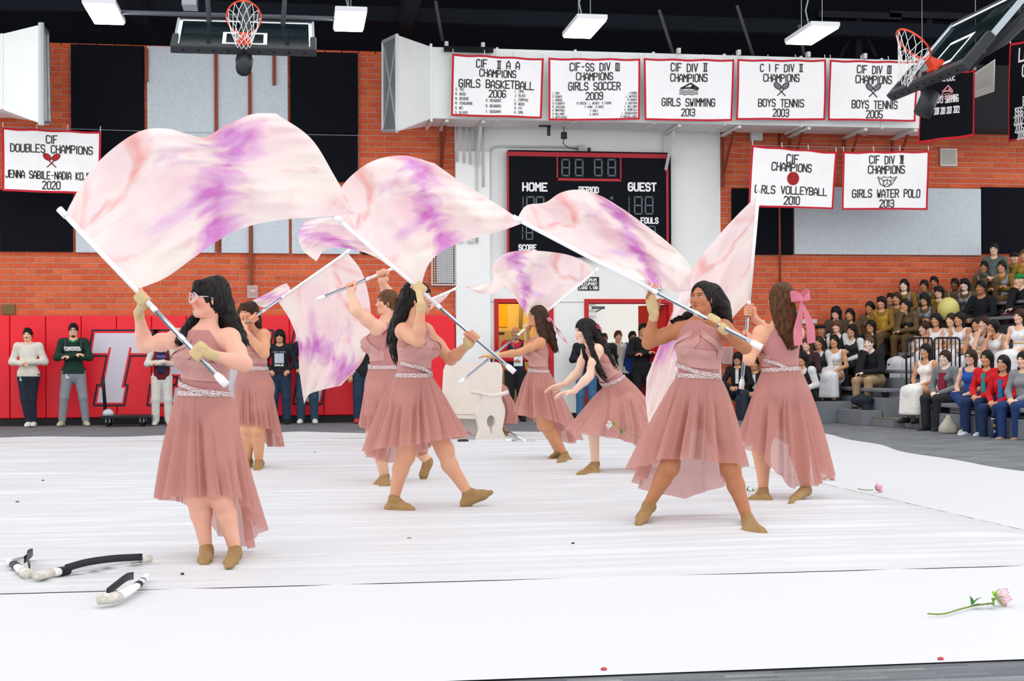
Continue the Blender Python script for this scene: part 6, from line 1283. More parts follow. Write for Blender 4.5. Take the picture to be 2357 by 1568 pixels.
r8, J8 = dancer('d8', 'right front dancer with curly dark ponytail, pole across her chest, feet apart', dict(
    pelvis=(1606, 916), neck=(1612, 742), head=(1617, 686, -0.02), rs=(1562, 758, 0.05), ls=(1664, 756, -0.05), re=(1492, 790, 0.2), rw=(1506, 722, -0.5), le=(1716, 800, -0.5), lw=(1662, 754, -1), w=1.02, bust=0.9,
    rk=(1541, 1075, -0.05), ra=(1492, 1164, 0.0), rt=(1468, 1214), rq=(1497, 1176, 0.10), lk=(1682, 1080, -0.05), la=(1720, 1192, -0.12), lt=(1762, 1230), lq=(1708, 1226), face=(-0.66, 0.08, 0.75), hs=0.83, skin='#bd7c57', blush=0.25, lip='#8a4038', brow='#1d1210', glove=True,
    rhand=('open', (-0.25, 1, 0.1), (0.5, 0.1, 0.6), 0.25, 1), lhand=('grip', 'd8', 1640, -1), hem=[(0, 0.54, 0.15), (45, 0.56, 0.20), (90, 0.58, 0.26), (135, 0.76, 0.22), (180, 0.84, 0.2), (225, 0.80, 0.28), (270, 0.62, 0.30), (315, 0.54, 0.2)], folds=10, famp=0.03, seed=8, wind=(-0.05, 0.05),
    locks=[[(1640, 672, 0.04, 0.055), (1660, 705, 0.06, 0.06), (1672, 730, 0.05, 0.05), (1676, 745, 0.04, 0.02)], [(1630, 690, 0.1, 0.05), (1585, 728, 0.1, 0.035), (1566, 740, 0.06, 0.03), (1552, 735, 0.04, 0.01)], [(1640, 690, 0.08, 0.06), (1655, 735, 0.1, 0.05)]], hair=H_BLACK, hairline=0.105, hlow=-0.07, nstr=110, srad=0.0034, curl=0.55))
r9, J9 = dancer('d9', 'dancer on the right seen from behind, ombre hair with a big pink bow', dict(
    pelvis=(1800, 900), neck=(1793, 752), head=(1797, 686, 0.0), ls=(1752, 768, -0.06), rs=(1832, 768, 0.06), le=(1724, 828, -0.3), lw=(1729, 792, 1), re=(1800, 790, 1), rw=(1738, 734, 0.6), w=1.1, glute=1.05,
    lk=(1752, 1040, 0.02), la=(1757, 1128, 0.05), lt=(1722, 1154), lq=(1772, 1154), rk=(1838, 1040, 0.0), ra=(1855, 1122, -0.05), rt=(1822, 1163), rq=(1868, 1132, -0.12), face=(-0.72, 0.0, -0.69), hs=0.88, skin='#efb594', eyes=True,
    lhand=('grip', 'd9', 778, 1), rhand=('grip', 'd9', 716, 1), backbelt=True, bh=0.34, hem=[(0, 0.90, 0.14), (45, 0.88, 0.2), (90, 0.82, 0.28), (135, 0.66, 0.2), (180, 0.55, 0.14), (225, 0.55, 0.18), (270, 0.56, 0.22), (315, 0.66, 0.16)], folds=10, famp=0.028, seed=9, wind=(0.02, 0),
    locks=[[(1800, 675, -0.05, 0.075), (1808, 720, -0.08, 0.08), (1815, 760, -0.09, 0.075), (1822, 792, -0.08, 0.05)], [(1790, 680, -0.03, 0.06), (1796, 725, -0.08, 0.06), (1806, 765, -0.1, 0.05), (1816, 796, -0.1, 0.02)]], hair=H_OMBRE, nstr=60))
bow(r9, at(1843, 690, depth(J9['head']) - 0.17), (0.12, 0, -1), -FW + RT0, 1.5, m_bow, 0.34)
r10, J10 = dancer('d10', 'dancer hidden behind the two in the middle, only a shoe tip showing', dict(
    pelvis=(905, 905), neck=(905, 815), head=(905, 778, 0.0), ls=(895, 824, -0.12), rs=(912, 824, 0.12), le=(890, 800, -0.3), lw=(880, 745, -0.5), re=(905, 790, -0.3), rw=(898, 740, -0.5), w=1.0,
    lk=(890, 970, -0.05), rk=(900, 970, 0.1), la=(868, 1018, 0.0), ra=(890, 1015, 0.1), lt=(850, 1030), lq=(878, 1028), rt=(875, 1024), rq=(900, 1022), face=(-0.9, 0, 0.3), skin='#d8a07c', hair=H_BLACK, eyes=False,
    lhand=('grip', 'd10', 880, 1), rhand=('grip', 'd10', 900, 1), hem=[(0, 0.5, 0.08), (180, 0.5, 0.08)], folds=10, famp=0.02, seed=10))
# ================================================================ flag silks
m, N, L, b = node_mat('silk_print'); out = N['Material Output']
uv = N.new('ShaderNodeUVMap'); oi = N.new('ShaderNodeObjectInfo')
def noise(sc, det, vec, w=0.0, dist=0.0):
    n = N.new('ShaderNodeTexNoise'); n.inputs['Scale'].default_value = sc; n.inputs['Detail'].default_value = det; n.inputs['Distortion'].default_value = dist
    ad = N.new('ShaderNodeVectorMath'); ad.operation = 'ADD'; ad.inputs[1].default_value = (w, w * 1.7, 0); L.new(vec, ad.inputs[0]); L.new(ad.outputs[0], n.inputs[0]); return n.outputs[0]
def ramp(fac, stops):
    r = N.new('ShaderNodeValToRGB'); e = r.color_ramp.elements
    while len(e) < len(stops): e.new(0.5)
    for q, (p, c) in zip(e, stops): q.position = p; q.color = c if len(c) == 4 else (*c, 1)
    L.new(fac, r.inputs[0]); return r.outputs[0]
def mixc(f, a, b_, bl='MIX'):
    x = N.new('ShaderNodeMix'); x.data_type = 'RGBA'; x.blend_type = bl
    L.new(f, x.inputs[0]) if not isinstance(f, float) else setattr(x.inputs[0], 'default_value', f); L.new(a, x.inputs[6]); L.new(b_, x.inputs[7]); return x.outputs[2]
rot = N.new('ShaderNodeMapping'); rot.inputs['Rotation'].default_value = (0, 0, 0.6); rot.inputs['Scale'].default_value = (1.2, 1.7, 1); L.new(uv.outputs[0], rot.inputs[0])
g = lambda h: (*lin(h), 1)
base = ramp(noise(2.2, 5, uv.outputs[0], 3.1, 0.6), [(0.30, g('#fdf6ef')), (0.5, g('#fbeae7')), (0.72, g('#f8dbe1'))])
sal = ramp(noise(3.4, 4, uv.outputs[0], 7.7, 0.9), [(0.56, (0, 0, 0, 1)), (0.74, (1, 1, 1, 1))])
rgbn = N.new('ShaderNodeRGB'); rgbn.outputs[0].default_value = g('#f3aaa3'); c1 = mixc(sal, base, rgbn.outputs[0])
# magenta sweep across the middle of the print
sep = N.new('ShaderNodeSeparateXYZ'); L.new(uv.outputs[0], sep.inputs[0])
def math_(op, a, b_=None, v=None):
    x = N.new('ShaderNodeMath'); x.operation = op; L.new(a, x.inputs[0]) if not isinstance(a, float) else setattr(x.inputs[0], 'default_value', a)
    if b_ is not None: L.new(b_, x.inputs[1])
    elif v is not None: x.inputs[1].default_value = v
    return x.outputs[0]
dx_ = math_('SUBTRACT', math_('ADD', sep.outputs[0], None, -0.60), math_('MULTIPLY', math_('ADD', sep.outputs[1], None, -0.5), None, 0.45))
band = math_('MULTIPLY', math_('ABSOLUTE', dx_), None, 2.2)
nz1 = noise(2.0, 5, rot.outputs[0], 1.3, 1.6)
mk = ramp(math_('SUBTRACT', nz1, band), [(0.24, (0, 0, 0, 1)), (0.50, (0.9, 0.9, 0.9, 1))])
mag = ramp(noise(5.0, 3, rot.outputs[0], 5.0), [(0.35, g('#cf5cc4')), (0.6, g('#dd9add'))])
c2 = mixc(mk, c1, mag)
n9 = noise(2.6, 5, rot.outputs[0], 9.4, 0.8); lil = ramp(n9, [(0.60, (0, 0, 0, 1)), (0.78, (0.6, 0.6, 0.6, 1))]); rg2 = N.new('ShaderNodeRGB'); rg2.outputs[0].default_value = g('#d79fe0'); c3 = mixc(lil, c2, rg2.outputs[0])
vo = N.new('ShaderNodeTexVoronoi'); vo.inputs['Scale'].default_value = 26; L.new(uv.outputs[0], vo.inputs[0]); st = ramp(vo.outputs['Distance'], [(0.05, (1, 1, 1, 1)), (0.11, (0, 0, 0, 1))]); gate = ramp(noise(6, 2, uv.outputs[0], 2.2), [(0.5, (0, 0, 0, 1)), (0.6, (1, 1, 1, 1))])
sw = N.new('ShaderNodeRGB'); sw.outputs[0].default_value = (1, 1, 1, 1); c4 = mixc(math_('MULTIPLY', st, gate), c3, sw.outputs[0])
L.new(c4, b.inputs['Base Color']); b.inputs['Roughness'].default_value = 0.45; b.inputs['Specular IOR Level'].default_value = 0.3; b.inputs['Sheen Weight'].default_value = 0.1
tl = N.new('ShaderNodeBsdfTranslucent'); L.new(c4, tl.inputs[0]); ms = N.new('ShaderNodeMixShader'); ms.inputs[0].default_value = 0.42; L.new(b.outputs[0], ms.inputs[1]); L.new(tl.outputs[0], ms.inputs[2])
tp = N.new('ShaderNodeBsdfTransparent'); m2 = N.new('ShaderNodeMixShader'); m2.inputs[0].default_value = 0.95; L.new(tp.outputs[0], m2.inputs[1]); L.new(ms.outputs[0], m2.inputs[2]); L.new(m2.outputs[0], out.inputs[0])
SILK = m
def coons(D, bottom, top, left, right, nu=60, nv=36, waves=(), uvr=(0, 1, 0, 1)):
    """curves of (px, py, dz); bottom/top run away from the pole, left runs up the pole, right up the free end"""
    ex = lambda C: crom(np.array([(c[0], c[1], c[2] if len(c) > 2 else 0.0) for c in C], float), 200)
    c0, c1 = ex(bottom), ex(top); d0, d1 = ex(left), ex(right); U, V_ = np.linspace(0, 1, nu), np.linspace(0, 1, nv)
    pick = lambda C, t: C[np.clip((t * 199).round().astype(int), 0, 199)]
    a, b_, c, d = pick(c0, U), pick(c1, U), pick(d0, V_), pick(d1, V_); u = U[:, None, None]; v = V_[None, :, None]
    S = (1 - v) * a[:, None] + v * b_[:, None] + (1 - u) * c[None] + u * d[None] - ((1 - u) * (1 - v) * c0[0] + u * (1 - v) * c0[-1] + (1 - u) * v * c1[0] + u * v * c1[-1])
    for (A, ku, kv, p) in waves: S[:, :, 2] += A * np.sin(2 * math.pi * (ku * U[:, None] + kv * V_[None]) + p) * np.minimum(1, U[:, None] * 3)
    Vt = np.array([at(x, y, D + z) for x, y, z in S.reshape(-1, 3)]); I = np.arange(nu * nv).reshape(nu, nv); Q = np.stack([I[:-1, :-1], I[1:, :-1], I[1:, 1:], I[:-1, 1:]], -1).reshape(-1, 4)
    UV = np.stack(np.meshgrid(uvr[0] + (uvr[1] - uvr[0]) * U, uvr[2] + (uvr[3] - uvr[2]) * V_, indexing='ij'), -1).reshape(-1, 2)
    return Vt, Q, UV
def flag(key, dkey, label, patches, caps=True, silver_from=0.0, taped=0.42):
    a, b_ = POLE[key]; t = thing('color_guard_flag', label, 'flag', a, 'color guard flags'); ax = nrm(b_ - a); ln = np.linalg.norm(b_ - a); pt = lambda f: a + (b_ - a) * f
    MB().tube([pt(0.0), pt(taped)], 0.0135, 12).build('pole', silver, t, True); MB().tube([pt(taped), pt(1.0)], 0.0138, 12).build('pole_sleeve', polew, t, True)
    MB().tube([a - ax * 0.02, a + ax * 0.03, a + ax * 0.06], [0.021, 0.022, 0.016], 12).build('end_cap', polew, t, True); MB().tube([b_ - ax * 0.04, b_ + ax * 0.02], [0.018, 0.019], 12).build('end_cap', polew, t, True)
    for f in (0.02 + taped * 0.55, taped): MB().tube([pt(f) - ax * 0.018, pt(f) + ax * 0.018], 0.0155, 12).build('tape_band', polew, t, True)
    # long slate grey stripe along the silver shaft
    sd = nrm(np.cross(ax, FW))
    MB().tube([pt(0.05) - FW * 0.011 + sd * 0.006, pt(taped - 0.01) - FW * 0.011 + sd * 0.006], 0.0045, 6).build('stripe', M('pole_stripe', '#54606e', 0.3, 0.5), t)
    Vs, Qs, Us = [], [], []; o = 0
    for p in patches: V, Q, UV = p; Vs.append(V); Qs.append(Q + o); Us.append(UV); o += len(V)
    so_ = obj('silk', mesh_np('silk', np.vstack(Vs), np.vstack(Qs), True, None, np.vstack(Us)), SILK, t)
    return t
D = DD['d1']
pz = lambda key, dk, x: depth(on_pole(key, x)) - DD[dk]
def pl(key, dk, pts): return [(x, y, pz(key, dk, x if key != 'd9' else y)) for x, y in pts]
flag('d1', 'd1', 'largest flag silk at the left, held by the dancer in clear glasses', [coons(D, [(319, 665, pz('d1', 'd1', 319)), (380, 640, 0), (440, 598, 0.05), (500, 555, 0.1), (570, 522, 0.12), (650, 506, 0.15), (740, 500, 0.2), (818, 493, 0.25)],
    [(150, 496, pz('d1', 'd1', 150)), (165, 465, -0.1), (200, 405, -0.05), (250, 350, 0.0), (320, 303, 0.05), (385, 296, 0.1), (440, 311, 0.0), (475, 315, -0.05), (520, 288, 0.05), (580, 263, 0.15), (635, 261, 0.2)],
    pl('d1', 'd1', [(319, 665), (235, 585), (150, 496)]), [(818, 493, 0.25), (770, 405, 0.15), (715, 318, 0.2), (635, 261, 0.2)], 90, 50, [(0.05, 2.2, 0.8, 0.4), (0.025, 4.5, -1.4, 2.0), (0.012, 2, 7, 1.0)])])
D = DD['d4']
flag('d4', 'd4', 'second flag silk arching over the striding dancer', [coons(D, [(968, 664, pz('d4', 'd4', 968)), (985, 612, 0.0), (1020, 577, 0.05), (1080, 552, 0.1), (1150, 533, 0.1), (1208, 512, 0.1)],
    [(777, 503, pz('d4', 'd4', 777)), (778, 450, 0), (805, 408, 0.0), (860, 370, 0.1), (930, 358, 0.2), (1000, 376, 0.25)], pl('d4', 'd4', [(968, 664), (870, 583), (777, 503)]), [(1208, 512, 0.1), (1120, 455, 0.1), (1060, 418, 0.15), (1000, 376, 0.25)], 80, 44, [(0.06, 1.8, 0.6, 1.2), (0.025, 4, -1.2, 0.2), (0.01, 2, 6, 0.3)])])
D = DD['d8']
flag('d8', 'd8', 'flag silk billowing from the pole of the right front dancer', [coons(D, [(1452, 642, pz('d8', 'd8', 1452)), (1500, 650, -0.05), (1550, 672, 0.0), (1590, 668, 0.05)],
    [(1190, 503, pz('d8', 'd8', 1190)), (1212, 473, 0), (1255, 466, 0.05), (1290, 444, 0.1), (1332, 437, 0.15), (1385, 452, 0.2), (1440, 485, 0.2)], pl('d8', 'd8', [(1452, 642), (1320, 570), (1190, 503)]), [(1590, 668, 0.05), (1588, 612, 0.1), (1530, 552, 0.2), (1440, 485, 0.2)], 80, 44, [(0.05, 2.0, 0.9, 0.7), (0.022, 4.4, -1.2, 1.6), (0.012, 3, 6, 0.0)])])
D = DD['d9']
flag('d9', 'd9', 'upright flag silk on the right, streaming down behind the front dancer', [coons(D, [(1724, 692, pz('d9', 'd9', 692)), (1695, 722, 0.25), (1650, 775, 0.2), (1600, 840, 0.2), (1560, 910, 0.25), (1535, 985, 0.2)],
    [(1746, 448, pz('d9', 'd9', 448)), (1700, 492, 0.25), (1640, 558, 0.2), (1600, 612, 0.2), (1560, 690, 0.1), (1520, 790, 0.1), (1488, 870, 0.15)], pl('d9', 'd9', [(1724, 692), (1735, 570), (1746, 448)]), [(1535, 985, 0.2), (1500, 990, 0.15), (1487, 930, 0.15), (1488, 870, 0.15)], 90, 40, [(0.05, 2.2, 0.5, 0.2), (0.03, 1.0, 2.5, 1.1), (0.012, 5, 3, 0)])])
D = DD['d6']
flag('d6', 'd6', 'small flag silk with a curling tail above the girl in glasses', [coons(D, [(1224, 748, pz('d6', 'd6', 1224)), (1205, 715, 0.05), (1185, 685, 0.05), (1165, 660, 0.05)],
    [(1372, 625, pz('d6', 'd6', 1372)), (1345, 602, 0.2), (1300, 585, 0.15), (1230, 577, 0.1), (1175, 580, 0.1), (1145, 595, 0.1)], pl('d6', 'd6', [(1224, 748), (1300, 686), (1372, 625)]), [(1165, 660, 0.05), (1140, 645, 0.1), (1132, 620, 0.15), (1145, 595, 0.1)], 60, 34, [(0.05, 2.0, 0.7, 0.4), (0.03, 3.5, -2, 1.0)]),
    coons(D, [(1166, 660, 0.05), (1140, 674, 0.0), (1110, 678, 0.05), (1074, 662, 0.1)], [(1140, 628, 0.1), (1130, 650, 0.1), (1100, 656, 0.12), (1074, 656, 0.1)], [(1166, 660, 0.05), (1150, 640, 0.08), (1140, 628, 0.1)], [(1074, 662, 0.1), (1072, 659, 0.1), (1074, 656, 0.1)], 30, 12, [(0.02, 2, 1, 0)], (0.8, 1, 0, 0.4))])
D = DD['d2']
flag('d2', 'd2', 'nearly white flag silk hanging down beside the man in the hoodie', [coons(D, [(640, 694, pz('d2', 'd2', 640)), (668, 738, 0), (686, 790, 0.05), (688, 840, 0.0), (694, 890, 0.05), (700, 930, 0.1)],
    [(800, 582, pz('d2', 'd2', 800)), (832, 625, 0.1), (850, 690, 0.1), (853, 760, 0.05), (835, 830, 0.1), (785, 888, 0.15)], pl('d2', 'd2', [(640, 694), (720, 637), (800, 582)]), [(700, 930, 0.1), (712, 908, 0.1), (745, 897, 0.1), (785, 888, 0.15)], 60, 40, [(0.06, 1.5, 0.6, 0.4), (0.03, 1.2, 2.4, 1.0), (0.012, 2, 6, 1)], (0, 0.9, 0.1, 1)),
    coons(D, [(655, 684, 0.0), (630, 700, 0.06), (605, 708, 0.1), (582, 694, 0.15)], [(660, 652, 0.05), (640, 660, 0.1), (615, 676, 0.12), (582, 690, 0.15)], [(655, 684, 0.0), (668, 668, 0.02), (660, 652, 0.05)], [(582, 694, 0.15), (582, 692, 0.15), (582, 690, 0.15)], 24, 12, [(0.02, 1.5, 1, 0)], (0.5, 0.8, 0.3, 0.8))])
D = DD['d3']
flag('d3', 'd3', 'flag silk with a dark pink curled end behind the second flag', [coons(D, [(905, 620, pz('d3', 'd3', 905)), (860, 590, 0.1), (800, 572, 0.1), (750, 575, 0.05), (728, 602, 0.05)],
    [(998, 582, pz('d3', 'd3', 998)), (930, 540, 0.1), (850, 512, 0.1), (770, 500, 0.1), (704, 507, 0.1)], pl('d3', 'd3', [(905, 620), (950, 600), (998, 582)]), [(728, 602, 0.05), (697, 575, 0.1), (687, 540, 0.15), (704, 507, 0.1)], 60, 30, [(0.06, 2.4, 0.7, 1.0), (0.03, 4, -2, 0)], (0, 0.7, 0, 1))])
D = DD['d10']
flag('d10', 'd10', 'flag tip with white cap showing behind the striding dancer\'s face', [coons(D, [(925, 718, pz('d10', 'd10', 925)), (905, 728, -0.1), (880, 735, -0.05), (852, 738, 0.0)], [(1040, 669, pz('d10', 'd10', 1040)), (1020, 692, -0.1), (1000, 706, -0.05), (985, 716, 0.0)], pl('d10', 'd10', [(925, 718), (980, 693), (1040, 669)]), [(852, 738, 0), (910, 745, 0), (985, 716, 0)], 30, 20, [(0.03, 1.5, 1, 0)], (0, 0.6, 0, 1))])
# folded silks on the floor around the pew
Dp = depth(floor_at(1080, 1008)) + 0.45
V, Q, UV = coons(Dp, [(1043, 1000, 0.0), (1070, 1002, -0.1), (1112, 1002, 0.0)], [(1043, 985, 0.0), (1072, 966, 0.1), (1112, 985, 0.1)], [(1043, 1000, 0), (1042, 992, 0), (1043, 985, 0)], [(1112, 1002, 0), (1113, 993, 0), (1112, 985, 0.1)], 30, 16, [(0.06, 1, 1, 0)], (0.3, 0.8, 0.2, 0.8))
V[:, 2] = np.maximum(V[:, 2], 0.03)
t = obj('folded_silk', mesh_np('folded_silk', V, Q, True, None, UV), SILK); tag(t, 'mauve folded flag silk heaped under the pew seat', 'flag')
V, Q, UV = coons(Dp - 0.25, [(1090, 1016, 0.0), (1120, 1017, -0.05)], [(1092, 1000, 0.1), (1105, 992, 0.12), (1122, 998, 0.1)], [(1090, 1016, 0), (1084, 1008, 0), (1092, 1000, 0.1)], [(1120, 1017, -0.05), (1126, 1008, 0), (1122, 998, 0.1)], 16, 12, [(0.03, 1, 1, 0)], (0.0, 0.3, 0.2, 0.5)); V[:, 2] = np.maximum(V[:, 2], 0.025)
tag(obj('folded_silk', mesh_np('folded_silk', V, Q, True, None, UV), SILK), 'pale rolled flag silk on the tarp behind the pew leg', 'flag')
V, Q, UV = coons(DD['d5'] - 0.3, [(1300, 1008, 0.0), (1340, 1010, 0.0)], [(1296, 992, 0.1), (1312, 986, 0.15), (1336, 998, 0.1)], [(1300, 1008, 0), (1294, 1000, 0), (1296, 992, 0.1)], [(1340, 1010, 0), (1340, 1004, 0), (1336, 998, 0.1)], 16, 12, [(0.03, 1, 1, 0)], (0.0, 0.2, 0.0, 0.2)); V[:, 2] = np.maximum(V[:, 2], 0.025)
tag(obj('folded_silk', mesh_np('folded_silk', V, Q, True, None, UV), SILK), 'white bundled flag silk on the tarp behind the running dancer', 'flag')
# ================================================================ onlookers: posed templates shared by many, heads and colours their own
CLO = {}
def cmat(h, rough=0.85, metal=0.0):
    k = 'cloth_%s_%d' % (h.lstrip('#'), int(metal * 10)); return M(k, h, rough, metal, noise=0.08, nscale=25)
TPL = {}
def local_joints(pose, seat=0.44):
    """joints in a local frame: x to the person's right, y forward, z up; origin on the floor under the hips"""
    a = np.array; J = {}
    st = pose.startswith('stand')
    if st:
        J.update(pelvis=a([0, 0, 0.93]), neck=a([0, 0.0, 1.44]), ls=a([-0.175, 0, 1.395]), rs=a([0.175, 0, 1.395]), head=a([0, 0.03, 1.60]))
        for s, x in (('l', -1), ('r', 1)): J[s + 'h'] = a([x * 0.09, 0, 0.90]); J[s + 'k'] = a([x * 0.11, 0.02, 0.49]); J[s + 'a'] = a([x * 0.12, -0.02, 0.09]); J[s + 't'] = a([x * 0.15, 0.19, 0.012]); J[s + 'q'] = a([x * 0.12, -0.07, 0.012])
        if pose == 'stand_cross':
            J['rk'] = a([0.05, 0.05, 0.49]); J['ra'] = a([-0.02, 0.06, 0.09]); J['rt'] = a([-0.02, 0.27, 0.012]); J['rq'] = a([-0.02, 0.0, 0.012]); J['lk'] = a([-0.06, 0.0, 0.49]); J['la'] = a([-0.08, -0.02, 0.09]); J['lt'] = a([-0.10, 0.18, 0.012]); J['lq'] = a([-0.08, -0.07, 0.012])
        if pose in ('stand_fold', 'stand_wide'):
            J.update(le=a([-0.26, 0.06, 1.15]), lw=a([0.05, 0.20, 1.16]), re=a([0.26, 0.06, 1.15]), rw=a([-0.05, 0.235, 1.19]))
            if pose == 'stand_wide':
                for s, x in (('l', -1), ('r', 1)): J[s + 'k'] = a([x * 0.15, 0.02, 0.49]); J[s + 'a'] = a([x * 0.19, -0.02, 0.09]); J[s + 't'] = a([x * 0.24, 0.18, 0.012]); J[s + 'q'] = a([x * 0.18, -0.07, 0.012])
        elif pose == 'stand_cross': J.update(le=a([-0.28, -0.02, 1.13]), lw=a([-0.05, 0.19, 1.12]), re=a([0.28, -0.02, 1.13]), rw=a([0.05, 0.19, 1.10]))
        elif pose == 'stand_pocket': J.update(le=a([-0.27, -0.03, 1.14]), lw=a([-0.16, 0.13, 0.99]), re=a([0.27, -0.03, 1.14]), rw=a([0.16, 0.13, 0.99]))
        elif pose == 'stand_paper': J.update(le=a([-0.25, 0.0, 1.14]), lw=a([-0.05, 0.2, 1.12]), re=a([0.25, 0.0, 1.14]), rw=a([0.05, 0.2, 1.12]))
        else: J.update(le=a([-0.235, -0.02, 1.12]), lw=a([-0.24, 0.06, 0.88]), re=a([0.235, -0.02, 1.12]), rw=a([0.24, 0.06, 0.88]))
    else:
        z = seat; ln = 0.10 if pose in ('sit_chin', 'sit_lean') else 0.02
        J.update(pelvis=a([0, 0, z + 0.10]), neck=a([0, ln, z + 0.57]), ls=a([-0.165, ln, z + 0.525]), rs=a([0.165, ln, z + 0.525]), head=a([0, ln + 0.035, z + 0.73]))
        for s, x in (('l', -1), ('r', 1)): J[s + 'h'] = a([x * 0.09, 0.0, z + 0.09]); J[s + 'k'] = a([x * 0.11, 0.42, z + 0.08]); J[s + 'a'] = a([x * 0.11, 0.40, 0.09]); J[s + 't'] = a([x * 0.13, 0.60, 0.012]); J[s + 'q'] = a([x * 0.11, 0.345, 0.012])
        J.update(le=a([-0.235, 0.06, z + 0.27]), lw=a([-0.055, 0.27, z + 0.17]), re=a([0.235, 0.06, z + 0.27]), rw=a([0.055, 0.29, z + 0.18]))
        if pose == 'sit_chin': J.update(re=a([0.10, 0.34, z + 0.22]), rw=a([0.04, 0.235, z + 0.55]), le=a([-0.22, 0.16, z + 0.25]), lw=a([0.02, 0.32, z + 0.22]), head=a([0.01, ln + 0.06, z + 0.71]))
        if pose == 'sit_fold': J.update(le=a([-0.25, 0.06, z + 0.28]), lw=a([0.06, 0.20, z + 0.30]), re=a([0.25, 0.06, z + 0.28]), rw=a([-0.06, 0.235, z + 0.33]))
        if pose == 'sit_cross': J.update(rk=a([0.03, 0.44, z + 0.16]), ra=a([-0.20, 0.52, z - 0.02]), rt=a([-0.30, 0.68, z - 0.06]), rq=a([-0.20, 0.50, z - 0.10]))
        if pose == 'sit_open':
            for s, x in (('l', -1), ('r', 1)): J[s + 'k'] = a([x * 0.20, 0.40, z + 0.08]); J[s + 'a'] = a([x * 0.18, 0.40, 0.09]); J[s + 't'] = a([x * 0.22, 0.60, 0.012]); J[s + 'q'] = a([x * 0.18, 0.345, 0.012])
            J.update(le=a([-0.27, 0.12, z + 0.27]), lw=a([-0.06, 0.36, z + 0.20]), re=a([0.27, 0.12, z + 0.27]), rw=a([0.06, 0.36, z + 0.20]))
    J['hf'] = a([0, 1.0, 0]); J['hu'] = a([0, 0, 1.0]); return J
